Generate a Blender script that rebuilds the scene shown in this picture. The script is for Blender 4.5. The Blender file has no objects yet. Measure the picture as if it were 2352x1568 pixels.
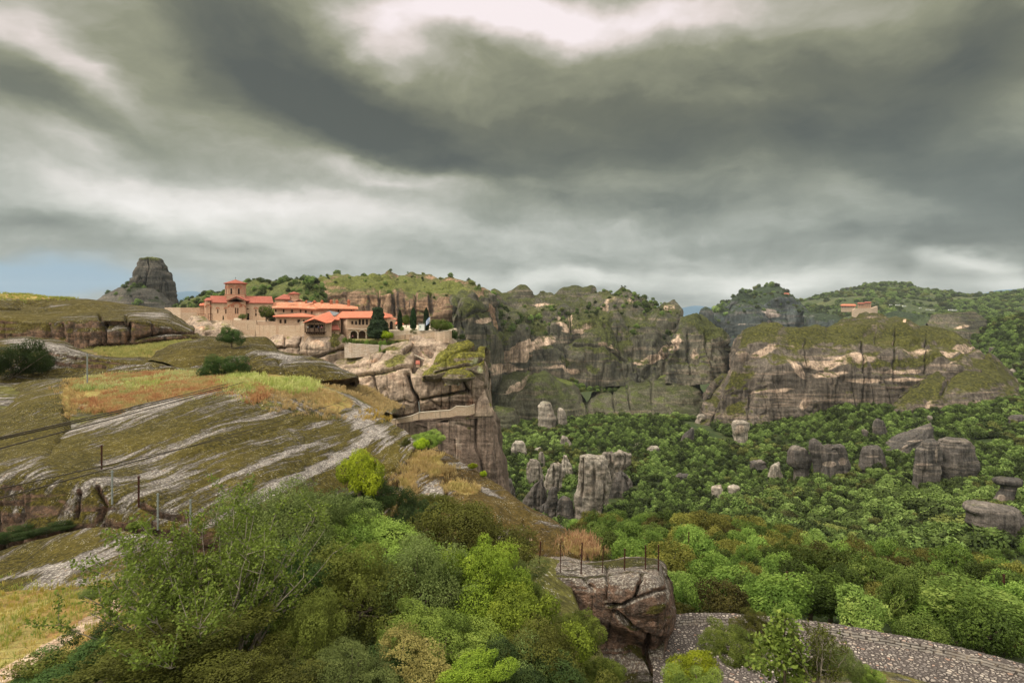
import bpy, bmesh, math, random
import numpy as np
from mathutils import Vector, Matrix
from mathutils.geometry import tessellate_polygon
R = math.radians
scene = bpy.context.scene
COL = scene.collection

# ------------------------------------------------------------------ camera
cam_d = bpy.data.cameras.new('camera'); cam = bpy.data.objects.new('camera', cam_d); COL.objects.link(cam)
cam.rotation_euler = (R(90), 0, 0); cam_d.lens = 20.0; cam_d.sensor_width = 36.0
cam_d.shift_y = -84 / 2352; cam_d.clip_start = 0.5; cam_d.clip_end = 60000
scene.camera = cam
F = 1307.0; H0 = 700.0
def P(u, v, D):
    """point seen at photo position (u, v) standing D metres ahead"""
    return Vector(((u - 1176) / F * D, D, (H0 - v) / F * D))

# ------------------------------------------------------------------ node helper
class G:
    def __init__(s, nt):
        s.nt = nt; s.n = nt.nodes; s.l = nt.links
    def new(s, t, **kw):
        nd = s.n.new(t)
        for k, v in kw.items(): setattr(nd, k, v)
        return nd
    def put(s, sock, v):
        if v is None: return
        if isinstance(v, bpy.types.NodeSocket): s.l.new(v, sock)
        elif isinstance(v, (tuple, list)) and len(v) == 3 and sock.type == 'RGBA': sock.default_value = (*v, 1)
        else: sock.default_value = v
    def math(s, op, a, b=None, c=None, clamp=False):
        nd = s.new('ShaderNodeMath', operation=op, use_clamp=clamp)
        s.put(nd.inputs[0], a); s.put(nd.inputs[1], b)
        if c is not None: s.put(nd.inputs[2], c)
        return nd.outputs[0]
    def add(s, a, b, clamp=False): return s.math('ADD', a, b, clamp=clamp)
    def mul(s, a, b, clamp=False): return s.math('MULTIPLY', a, b, clamp=clamp)
    def step(s, x, lo, hi):
        nd = s.new('ShaderNodeMapRange', interpolation_type='SMOOTHSTEP')
        s.put(nd.inputs[0], x); nd.inputs[1].default_value = lo; nd.inputs[2].default_value = hi
        return nd.outputs[0]
    def vscale(s, v, sc):
        nd = s.new('ShaderNodeVectorMath', operation='MULTIPLY'); s.put(nd.inputs[0], v); nd.inputs[1].default_value = sc
        return nd.outputs[0]
    def vadd(s, a, b):
        nd = s.new('ShaderNodeVectorMath', operation='ADD'); s.put(nd.inputs[0], a); s.put(nd.inputs[1], b)
        return nd.outputs[0]
    def rot(s, v, r):
        nd = s.new('ShaderNodeVectorRotate', rotation_type='EULER_XYZ'); s.put(nd.inputs[0], v); nd.inputs['Rotation'].default_value = r
        return nd.outputs[0]
    def noise(s, v, scale=1.0, detail=4, rough=0.55, out=0):
        nd = s.new('ShaderNodeTexNoise'); s.put(nd.inputs['Vector'], v); nd.inputs['Scale'].default_value = scale
        nd.inputs['Detail'].default_value = detail; nd.inputs['Roughness'].default_value = rough
        return nd.outputs[out]
    def vor(s, v, scale=1.0, feature='F1', out=0, rnd=1.0):
        nd = s.new('ShaderNodeTexVoronoi', feature=feature); s.put(nd.inputs['Vector'], v); nd.inputs['Scale'].default_value = scale
        nd.inputs['Randomness'].default_value = rnd
        return nd.outputs[out]
    def mix(s, f, a, b, mode='MIX'):
        nd = s.new('ShaderNodeMix', data_type='RGBA', blend_type=mode, clamp_factor=True)
        s.put(nd.inputs[0], f); s.put(nd.inputs[6], a); s.put(nd.inputs[7], b)
        return nd.outputs[2]
    def fmix(s, f, a, b):
        nd = s.new('ShaderNodeMix', data_type='FLOAT', clamp_factor=True)
        s.put(nd.inputs[0], f); s.put(nd.inputs[2], a); s.put(nd.inputs[3], b)
        return nd.outputs[0]
    def ramp(s, f, stops, interp='LINEAR'):
        nd = s.new('ShaderNodeValToRGB'); s.put(nd.inputs[0], f); cr = nd.color_ramp; cr.interpolation = interp
        while len(cr.elements) < len(stops): cr.elements.new(0.5)
        for e, (p, c) in zip(cr.elements, stops):
            e.position = p; e.color = (*c, 1)
        return nd.outputs[0]
    def attr(s, name):
        nd = s.new('ShaderNodeAttribute'); nd.attribute_name = name
        return nd.outputs['Fac']
    def pos(s): return s.new('ShaderNodeNewGeometry').outputs['Position']
    def nz(s):
        x = s.new('ShaderNodeSeparateXYZ'); s.l.new(s.new('ShaderNodeNewGeometry').outputs['Normal'], x.inputs[0]); return x.outputs[2]
    def bump(s, h, strength=0.5, dist=0.1):
        nd = s.new('ShaderNodeBump'); s.put(nd.inputs['Height'], h); nd.inputs['Strength'].default_value = strength
        nd.inputs['Distance'].default_value = dist
        return nd.outputs[0]
    def rnd(s): return s.new('ShaderNodeObjectInfo').outputs['Random']
def mat(name, rough=0.9):
    m = bpy.data.materials.new(name); m.use_nodes = True
    b = m.node_tree.nodes['Principled BSDF']; b.inputs['Roughness'].default_value = rough
    b.inputs['Specular IOR Level'].default_value = 0.2
    g = G(m.node_tree); g.b = b; g.out = m.node_tree.nodes['Material Output']
    return m, g
def hexc(h):
    c = [int(h[i:i+2], 16) / 255 for i in (0, 2, 4)]
    return tuple(x / 12.92 if x < 0.04045 else ((x + 0.055) / 1.055) ** 2.4 for x in c)

# ------------------------------------------------------------------ world: clouds over a sky texture
SUN_EL, SUN_AZ = 48.0, 250.0          # degrees; azimuth clockwise from +Y
world = bpy.data.worlds.new('World'); scene.world = world; world.use_nodes = True
g = G(world.node_tree); bg = world.node_tree.nodes['Background']
sky = g.new('ShaderNodeTexSky', sky_type='NISHITA'); sky.sun_disc = False
sky.sun_elevation = R(SUN_EL); sky.sun_rotation = R(SUN_AZ); sky.air_density = 1.5; sky.dust_density = 2.0
tc = g.new('ShaderNodeTexCoord').outputs['Generated']
sp = g.new('ShaderNodeSeparateXYZ'); g.l.new(tc, sp.inputs[0])
az = g.math('ARCTAN2', sp.outputs[0], sp.outputs[1]); el = g.math('ARCSINE', sp.outputs[2])
cv = g.new('ShaderNodeCombineXYZ'); g.l.new(az, cv.inputs[0]); g.l.new(el, cv.inputs[1]); ae = cv.outputs[0]
# wisps flatten towards the horizon, as a cloud deck seen in perspective does
zz = g.math('DIVIDE', 1.0, g.math('MAXIMUM', g.add(sp.outputs[2], 0.10), 0.05))
cp = g.new('ShaderNodeCombineXYZ'); g.l.new(g.mul(sp.outputs[0], zz), cp.inputs[0]); g.l.new(g.mul(sp.outputs[1], zz), cp.inputs[1])
deck = cp.outputs[0]
warp = g.noise(g.vscale(ae, (1, 1.7, 1)), 3.2, 5, 0.55, out=1)
wv = g.new('ShaderNodeVectorMath', operation='MULTIPLY_ADD'); g.l.new(warp, wv.inputs[0]); wv.inputs[1].default_value = (0.20, 0.15, 0); 
off = g.vadd(ae, (-0.10, -0.075, 0)); g.l.new(off, wv.inputs[2]); wae = wv.outputs[0]
def uvdir(u, v):
    x, z = (u - 1176) / F, (H0 - v) / F
    return math.atan2(x, 1), math.atan2(z, math.sqrt(1 + x * x))
# (u, v, half-width, half-height, tilt, brightness change): the layout of bright gaps and dark cloud bodies
CLOUDS = [
 (500, 500, 800, 95, -2, .20), (1250, 560, 600, 60, 0, .12), (1150, 45, 560, 70, 0, .25),
 (620, 130, 470, 210, -28, -.42), (900, 330, 560, 130, -14, -.36), (1400, 310, 600, 150, -4, -.30), (1950, 260, 520, 220, 2, -.30),
 (2250, 420, 420, 150, -10, -.30), (1250, 120, 420, 120, -8, -.12), (130, 200, 260, 130, -22, -.20), (60, 260, 200, 80, -10, -.10),
 (2300, 120, 300, 160, 0, -.22), (1750, 130, 380, 100, 5, -.16), (330, 370, 160, 60, -20, -.10), (90, 500, 200, 36, -6, -.18),
 (1500, 470, 500, 60, -4, -.14), (2100, 540, 420, 60, -6, -.20), (2060, 600, 120, 60, 60, -.16), (1100, 570, 700, 40, -3, -.08),
 (2330, 600, 70, 40, 0, -.12), (500, 560, 400, 30, -2, -.05), (1600, 560, 500, 30, -4, -.1),
 (1150, 40, 420, 90, -8, .42), (880, 110, 130, 130, -50, .28), (1600, 20, 360, 60, 0, .22), (90, 60, 170, 110, -35, .30), (240, 190, 170, 60, -38, .34),
 (180, 330, 260, 50, -12, .18), (900, 420, 320, 55, -6, .34), (760, 480, 440, 55, -4, .22), (300, 455, 360, 60, -8, .14),
 (2150, 590, 260, 46, -4, .16), (1800, 660, 400, 60, 0, .26), (2300, 650, 160, 50, 0, .22), (1300, 640, 500, 44, 0, .24), (1950, 20, 200, 40, 0, .08),
 (1350, 440, 420, 40, -6, .08), (2230, 590, 200, 30, -6, .14),
]
V = g.add(g.mul(g.add(g.noise(deck, 0.7, 8, 0.6), -0.5), 0.26), 0.52)
V = g.add(V, g.mul(g.add(g.noise(g.vscale(wae, (1, 1.6, 1)), 9.0, 10, 0.62), -0.5), 0.34))
V = g.add(V, g.mul(g.add(g.noise(g.vscale(wae, (1, 2.6, 1)), 3.6, 7, 0.58), -0.5), 0.50))
for (u, v, ru, rv, tilt, amp) in CLOUDS:
    a0, e0 = uvdir(u, v); k = math.cos(a0) ** 2
    mp = g.new('ShaderNodeMapping', vector_type='TEXTURE'); g.l.new(wae, mp.inputs['Vector'])
    mp.inputs['Location'].default_value = (a0, e0, 0); mp.inputs['Rotation'].default_value = (0, 0, R(tilt))
    mp.inputs['Scale'].default_value = (ru / F * k * 1.45, rv / F * math.cos(a0) * 1.45, 10)
    gr = g.new('ShaderNodeTexGradient', gradient_type='QUADRATIC_SPHERE'); g.l.new(mp.outputs[0], gr.inputs[0])
    # smooth bell from the spherical falloff
    f = g.step(gr.outputs['Fac'], 0.0, 0.75)
    V = g.add(V, g.mul(f, amp * 1.15))
elev = g.step(el, 0.02, 0.34)
low = g.ramp(V, [(0.0, (.06, .072, .075)), (.28, (.13, .15, .148)), (.5, (.25, .275, .262)), (.72, (.45, .47, .445)), (1.0, (.70, .70, .67))])
hi = g.ramp(V, [(0.0, (.060, .062, .045)), (.25, (.110, .110, .070)), (.45, (.205, .203, .128)), (.65, (.36, .34, .275)), (.82, (.57, .50, .46)), (1.0, (.72, .64, .635))])
cl = g.mix(elev, low, hi)
# bluish rain-dimmed strip low on the left
a0, e0 = uvdir(60, 665)
mp = g.new('ShaderNodeMapping', vector_type='TEXTURE'); g.l.new(wae, mp.inputs['Vector'])
mp.inputs['Location'].default_value = (a0 - .05, e0 + .005, 0); mp.inputs['Scale'].default_value = (.42, .075, 10)
gr = g.new('ShaderNodeTexGradient', gradient_type='QUADRATIC_SPHERE'); g.l.new(mp.outputs[0], gr.inputs[0])
cl = g.mix(g.step(gr.outputs['Fac'], 0.02, 0.45), cl, (.235, .34, .43))
cl = g.mix(1.0, cl, (.70, .70, .70), 'MULTIPLY')
# unseen sky above the frame is made brighter, as added light for the ground
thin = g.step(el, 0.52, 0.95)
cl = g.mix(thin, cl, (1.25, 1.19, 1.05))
behind = g.math('MULTIPLY', g.step(sp.outputs[1], 0.1, -0.6), g.step(el, 0.0, 0.5))  # unseen sky behind the camera, also brightened to light the ground
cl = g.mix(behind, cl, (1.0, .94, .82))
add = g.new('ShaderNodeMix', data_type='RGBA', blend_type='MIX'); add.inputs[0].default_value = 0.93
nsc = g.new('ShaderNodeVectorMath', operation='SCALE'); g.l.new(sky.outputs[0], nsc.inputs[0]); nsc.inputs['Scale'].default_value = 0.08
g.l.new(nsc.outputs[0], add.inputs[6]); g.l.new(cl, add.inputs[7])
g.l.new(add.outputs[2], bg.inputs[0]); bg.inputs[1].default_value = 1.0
world.cycles.sampling_method = 'MANUAL'; world.cycles.sample_map_resolution = 512

# ------------------------------------------------------------------ sun behind thin cloud, soft
sd = bpy.data.lights.new('sun', 'SUN'); sun = bpy.data.objects.new('sun', sd); COL.objects.link(sun)
sd.energy = 1.5; sd.angle = R(22); sd.color = (1.0, .91, .76)
sdir = Vector((math.sin(R(SUN_AZ)) * math.cos(R(SUN_EL)), math.cos(R(SUN_AZ)) * math.cos(R(SUN_EL)), math.sin(R(SUN_EL))))
sun.rotation_euler = sdir.to_track_quat('Z', 'Y').to_euler()
scene.view_settings.view_transform = 'Standard'; scene.view_settings.look = 'None'
scene.view_settings.exposure = 0.98; scene.view_settings.gamma = 1.0
scene.cycles.max_bounces = 5; scene.cycles.diffuse_bounces = 3; scene.cycles.transmission_bounces = 3; scene.cycles.volume_bounces = 1
scene.cycles.use_denoising = True

# ------------------------------------------------------------------ object helpers
def tag(o, label=None, cat=None, group=None, kind=None):
    if label: o['label'] = label
    if cat: o['category'] = cat
    if group: o['group'] = group
    if kind: o['kind'] = kind
    return o
def empty(name, loc, label=None, cat=None, group=None):
    o = bpy.data.objects.new(name, None); COL.objects.link(o); o.location = loc; o.empty_display_size = .5
    return tag(o, label, cat, group)
def link(name, me, m=None, parent=None, loc=None):
    o = bpy.data.objects.new(name, me); COL.objects.link(o)
    if m is not None and not me.materials: me.materials.append(m)
    if parent is not None:
        o.parent = parent
        if loc is None: o.matrix_parent_inverse = Matrix.Translation(parent.location).inverted()
    if loc is not None: o.location = loc
    return o
def np_mesh(name, verts, faces, smooth=True, attrs=None):
    """verts (n,3), faces (m,k) int -> mesh"""
    me = bpy.data.meshes.new(name); verts = np.asarray(verts, np.float32); faces = np.asarray(faces, np.int32)
    k = faces.shape[1]; me.vertices.add(len(verts)); me.vertices.foreach_set('co', verts.ravel())
    me.loops.add(faces.size); me.loops.foreach_set('vertex_index', faces.ravel())
    me.polygons.add(len(faces)); me.polygons.foreach_set('loop_start', np.arange(0, faces.size, k, dtype=np.int32))
    me.polygons.foreach_set('use_smooth', np.full(len(faces), smooth))
    for an, av in (attrs or {}).items():
        at = me.attributes.new(an, 'FLOAT', 'POINT'); at.data.foreach_set('value', np.asarray(av, np.float32).ravel())
    me.update(calc_edges=True)
    return me

# ------------------------------------------------------------------ vector noise
def _h(ix, iy, iz, seed):
    n = (ix * 374761393 + iy * 668265263 + iz * 2147483647 + seed * 974634777) & 0xffffffff
    n = ((n ^ (n >> 13)) * 1274126177) & 0xffffffff
    n = ((n ^ (n >> 16)) * 2246822519) & 0xffffffff
    return ((n ^ (n >> 15)) & 0xffff) / 32767.5 - 1.0
def vnoise(p, seed=0):
    p = np.asarray(p, np.float64); i = np.floor(p).astype(np.int64); f = p - i; f = f * f * f * (f * (f * 6 - 15) + 10)
    x, y, z = i[..., 0], i[..., 1], i[..., 2]; fx, fy, fz = f[..., 0], f[..., 1], f[..., 2]; r = 0
    for dx in (0, 1):
        for dy in (0, 1):
            for dz in (0, 1):
                w = (fx if dx else 1 - fx) * (fy if dy else 1 - fy) * (fz if dz else 1 - fz)
                r = r + w * _h(x + dx, y + dy, z + dz, seed)
    return r
def fbm(p, oct=4, seed=0, gain=.5):
    r = 0; a = 1; s = 0
    for k in range(oct):
        r = r + a * vnoise(p * (2.03 ** k) + 17.3 * k, seed + k); s += a; a *= gain
    return r / s

def pchip(xs, ys, x):
    xs = np.asarray(xs, float); ys = np.asarray(ys, float)
    if len(xs) == 1: return np.full_like(x, ys[0])
    h = np.diff(xs); d = np.diff(ys) / h; m = np.zeros_like(ys)
    m[0], m[-1] = d[0], d[-1]
    for i in range(1, len(xs) - 1):
        if d[i-1] * d[i] > 0:
            w1 = 2 * h[i] + h[i-1]; w2 = h[i] + 2 * h[i-1]; m[i] = (w1 + w2) / (w1 / d[i-1] + w2 / d[i])
    k = np.clip(np.searchsorted(xs, x) - 1, 0, len(h) - 1); t = (x - xs[k]) / h[k]; t = np.clip(t, 0, 1)
    return (ys[k] * (2*t**3 - 3*t**2 + 1) + h[k] * m[k] * (t**3 - 2*t**2 + t) + ys[k+1] * (-2*t**3 + 3*t**2) + h[k] * m[k+1] * (t**3 - t**2))

def polydist(U, V, pts):
    """distance in photo pixels to a polyline"""
    d = np.full(U.shape, 1e9)
    for (a, b), (c, e) in zip(pts[:-1], pts[1:]):
        dx, dy = c - a, e - b; L = dx * dx + dy * dy + 1e-9
        t = np.clip(((U - a) * dx + (V - b) * dy) / L, 0, 1)
        d = np.minimum(d, np.hypot(U - a - t * dx, V - b - t * dy))
    return d

NETS = {}
def net(name, rows, m, step=3.0, amp=1.0, size=8.0, strata=0.0, ssize=3.0, cleft=0.0, csize=6.0, back=20.0, drop=None,
        marks=(), cracks=(), seed=0, label=None, cat=None, kind='structure', key=None, sides=True, tilt=0.0, group=None, oct=5, base_attr=None, rim=True, billow=0.0, bsize=30.0):
    """a rock or ground body: control rows run from its crest down to its foot; its back and flanks are closed behind"""
    rows = [[tuple(map(float, q)) for q in r] for r in rows]
    wpx = np.mean([r[-1][0] - r[0][0] for r in rows]); ns = max(8, int(wpx / step)); s = np.linspace(0, 1, ns)
    RU, RV, RD = [], [], []
    for r in rows:
        us = np.array([q[0] for q in r]); t = (us - us[0]) / (us[-1] - us[0]); 
        RU.append(us[0] + s * (us[-1] - us[0])); RV.append(pchip(t, [q[1] for q in r], s)); RD.append(pchip(t, [q[2] for q in r], s))
    RU, RV, RD = map(np.array, (RU, RV, RD))
    X = (RU - 1176) / F * RD; Y = RD; Z = (H0 - RV) / F * RD
    # row parameter
    gaps = [max(1.0, np.mean(np.hypot(RU[i+1] - RU[i], RV[i+1] - RV[i]))) for i in range(len(rows) - 1)]
    wgap = [np.mean(np.sqrt((X[i+1]-X[i])**2 + (Y[i+1]-Y[i])**2 + (Z[i+1]-Z[i])**2)) * F / np.mean(RD) for i in range(len(rows) - 1)]
    gaps = [max(a, .4 * b) for a, b in zip(gaps, wgap)]
    T = np.concatenate([[0], np.cumsum(gaps)]); nt = max(4, int(T[-1] / step)); t = np.linspace(0, T[-1], nt)
    def up(A): return np.array([pchip(T, A[:, j], t) for j in range(A.shape[1])]).T
    X, Y, Z = up(X), up(Y), up(Z)
    zb = (drop if drop is not None else float(Z.min()) - 2)
    if rim:   # crest rolls over to the back
        bx, by, bz = [], [], []
        hgt = np.maximum(Z[0] - zb, 1)
        kb = 10
        for i in range(kb, 0, -1):
            q = i / kb; k = 1 + back * (q ** .8) / Y[0]
            bx.append(X[0] * k); by.append(Y[0] * k); bz.append(np.where(Z[0] < 0, Z[0] * k, Z[0]) - hgt * (1 - math.sqrt(max(0, 1 - q ** 2.2))))
        X = np.vstack([bx, X]); Y = np.vstack([by, Y]); Z = np.vstack([bz, Z])
    if sides:
        def side(j, jn, sg):
            dx, dy = X[:, j] - X[:, jn], Y[:, j] - Y[:, jn]
            o = []
            for q in (.35, .8, 1.25):
                k = 1 + back * q / Y[:, j]; out = sg * min(back, 30) * .05 * math.sin(q * 1.2)
                o.append((X[:, j] * k + out, Y[:, j] * k, np.where(Z[:, j] < 0, Z[:, j] * k, Z[:, j]) - np.abs(Z[:, j] - zb) * .12 * q * q))
            return o
        L = side(0, 1, -1)[::-1]; Rr = side(-1, -2, 1)
        X = np.hstack([np.array([q[0] for q in L]).T, X, np.array([q[0] for q in Rr]).T])
        Y = np.hstack([np.array([q[1] for q in L]).T, Y, np.array([q[1] for q in Rr]).T])
        Z = np.hstack([np.array([q[2] for q in L]).T, Z, np.array([q[2] for q in Rr]).T])
    Pt = np.stack([X, Y, Z], -1); U = X / Y * F + 1176; Vv = H0 - Z / Y * F
    du = np.gradient(Pt, axis=1); dt = np.gradient(Pt, axis=0); N = np.cross(dt, du); N /= (np.linalg.norm(N, axis=-1, keepdims=True) + 1e-9)
    # outward = towards the viewer on average
    if np.mean(np.sum(N[len(N)//2] * Pt[len(N)//2], -1)) > 0: N = -N
    off = seed * 31.7
    Pr = Pt.copy()
    if tilt: Pr[..., 2] = Pt[..., 2] - tilt * Pt[..., 0]
    disp = amp * fbm(Pt / size + off, oct, seed)
    if billow: disp = disp + billow * (np.abs(fbm(Pt * np.array([1, 1, .45]) / bsize + off, 3, seed + 70)) * 2.4 - .6)
    if strata:
        q = Pr * np.array([.12, .12, 1]) / ssize
        st = fbm(q + off, 3, seed + 50); disp = disp + strata * (np.abs(st) * 2.2 - .5)
    dark = np.zeros(U.shape)
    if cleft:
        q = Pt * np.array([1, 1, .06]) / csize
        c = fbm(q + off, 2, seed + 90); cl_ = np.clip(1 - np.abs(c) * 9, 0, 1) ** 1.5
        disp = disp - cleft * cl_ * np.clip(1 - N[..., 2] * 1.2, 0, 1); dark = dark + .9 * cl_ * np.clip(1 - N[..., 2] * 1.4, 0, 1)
    wob = 3.0 * fbm(np.stack([U / 22, Vv / 22, U * 0], -1), 3, 7)
    for (pts, w, dep, dk) in cracks:
        d = polydist(U + wob, Vv + wob[::-1, ::-1] * .7, pts); e = np.exp(-(d / w) ** 2); disp = disp - dep * e; dark = np.maximum(dark, dk * e)
    A = {'pale': np.zeros(U.shape), 'moss': np.zeros(U.shape), 'grass': np.zeros(U.shape), 'sand': np.zeros(U.shape)}
    for k_, v_ in (base_attr or {}).items(): A[k_] = A[k_] + v_
    for (kd, u, v, ru, rv, ang, a) in marks:
        c, s_ = math.cos(R(ang)), math.sin(R(ang)); x = (U + wob * 1.5 - u) * c + (Vv + wob - v) * s_; y = -(U + wob - u) * s_ + (Vv + wob - v) * c
        e = a * np.exp(-((x / ru) ** 2 + (y / rv) ** 2) ** 1.5)
        if kd == 'dark': dark = np.maximum(dark, e)
        else: A[kd] = np.maximum(A[kd], e) if a > 0 else np.minimum(A[kd], e)
    A['dark'] = dark
    Pt = Pt + N * disp[..., None]
    nr, nc = X.shape; idx = np.arange(nr * nc).reshape(nr, nc)
    a, b, c, d = idx[:-1, :-1], idx[:-1, 1:], idx[1:, 1:], idx[1:, :-1]
    faces = np.stack([a, d, c, b], -1).reshape(-1, 4)
    org = np.array([X.mean(), Y.mean(), Z.min()])
    me = np_mesh(name, (Pt - org).reshape(-1, 3), faces, True, {k_: v_.ravel() for k_, v_ in A.items()})
    o = link(name, me, m, None, Vector(org)); tag(o, label, cat, group, kind)
    NETS[key or name] = dict(P=Pt, N=N, U=U, V=Vv, A=A)
    return o

def loft(name, prof, D, m, k=.8, amp=.8, size=6, strata=.5, ssize=2.5, cleft=.5, csize=4, step=2.2, seed=0, label=None, cat='rock', group=None, kind=None, marks=(), sink=25, parent=None, ang=0, attr=None):
    """free-standing rock: (v, uL, uR) slices from its tip to its foot, closed all round"""
    prof = [tuple(map(float, q)) for q in prof]
    v0, v1 = prof[0][0], prof[-1][0]; n = max(10, int((v1 - v0) / step)); vs = np.linspace(v0, v1 , n)
    L = pchip([q[0] for q in prof], [q[1] for q in prof], vs); Rr = pchip([q[0] for q in prof], [q[2] for q in prof], vs)
    vs = np.append(vs, v1 + sink); L = np.append(L, L[-1] - 3); Rr = np.append(Rr, Rr[-1] + 3)
    na = max(24, int(np.max(Rr - L) * 3.3 / step)); na += na % 2; th = np.linspace(0, 2 * math.pi, na, endpoint=False)
    rx = (Rr - L) / 2 / F * D; cx = ((Rr + L) / 2 - 1176) / F * D; z = (H0 - vs) / F * D
    sg = lambda a, e: np.sign(a) * np.abs(a) ** e
    ct, st = sg(np.cos(th), .8), sg(np.sin(th), .8)
    Xr = rx[:, None] * ct[None]; Yr = (rx * k + .15 * rx.max())[:, None] * st[None] 
    tipw = np.minimum(1, np.arange(len(rx)) / 3 + .35)[:, None]; Yr = Yr * tipw
    Pt = np.stack([cx[:, None] + Xr, D + Yr, np.broadcast_to(z[:, None], Xr.shape)], -1)
    du = np.roll(Pt, -1, 1) - np.roll(Pt, 1, 1); dt = np.gradient(Pt, axis=0); N = np.cross(dt, du); N /= np.linalg.norm(N, axis=-1, keepdims=True) + 1e-9
    if np.sum(N[n//2] * (Pt[n//2] - Pt[n//2].mean(0))) < 0: N = -N
    off = seed * 13.1 + 5
    disp = amp * fbm(Pt / size + off, 5, seed)
    stn = fbm(Pt * np.array([.12, .12, 1]) / ssize + off, 3, seed + 5); disp += strata * (np.abs(stn) * 2.2 - .6)
    c = fbm(Pt * np.array([1, 1, .07]) / csize + off, 2, seed + 9); c = np.clip(1 - np.abs(c) * 8, 0, 1) ** 1.5; disp -= cleft * c
    Pt = Pt + N * disp[..., None]
    U = Pt[..., 0] / Pt[..., 1] * F + 1176; Vv = H0 - Pt[..., 2] / Pt[..., 1] * F
    A = {kk: np.zeros(U.shape) for kk in ('pale', 'moss', 'grass', 'sand')}; A['dark'] = .4 * c
    for kk, vv in (attr or {}).items(): A[kk] = A[kk] + vv
    for (kd, u, v, ru, rv, an, a) in marks:
        A[kd] = np.maximum(A[kd], a * np.exp(-(((U - u) / ru) ** 2 + ((Vv - v) / rv) ** 2) ** 1.5))
    nr, nc = U.shape; idx = np.arange(nr * nc).reshape(nr, nc); a, b = idx[:-1], idx[1:]
    faces = np.stack([a, b, np.roll(b, -1, 1), np.roll(a, -1, 1)], -1).reshape(-1, 4)
    tip = Pt[0].mean(0) + [0, 0, .2]; Vt = np.vstack([Pt.reshape(-1, 3), tip]); ti = len(Vt) - 1
    capf = np.stack([np.full(nc, ti), idx[0], np.roll(idx[0], -1), np.roll(idx[0], -1)], -1)
    # cap triangles are written as a fan of thin quads between neighbouring rim vertices
    capf = np.array([[ti, idx[0][j], idx[0][(j + 1) % nc], idx[0][(j + 2) % nc]] for j in range(0, nc - nc % 2, 2)])
    if nc % 2: capf = np.vstack([capf, [ti, idx[0][nc - 1], idx[0][0], idx[0][0]]]) if False else capf
    faces = np.vstack([faces, capf])
    org = np.array([cx.mean(), D, Pt[..., 2].min()])
    me = np_mesh(name, Vt - org, faces, True, {kk: np.append(vv.ravel(), 0) for kk, vv in A.items()})
    o = link(name, me, m, parent, Vector(org)); tag(o, label, cat if kind is None else None, group, kind)
    return o
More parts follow.
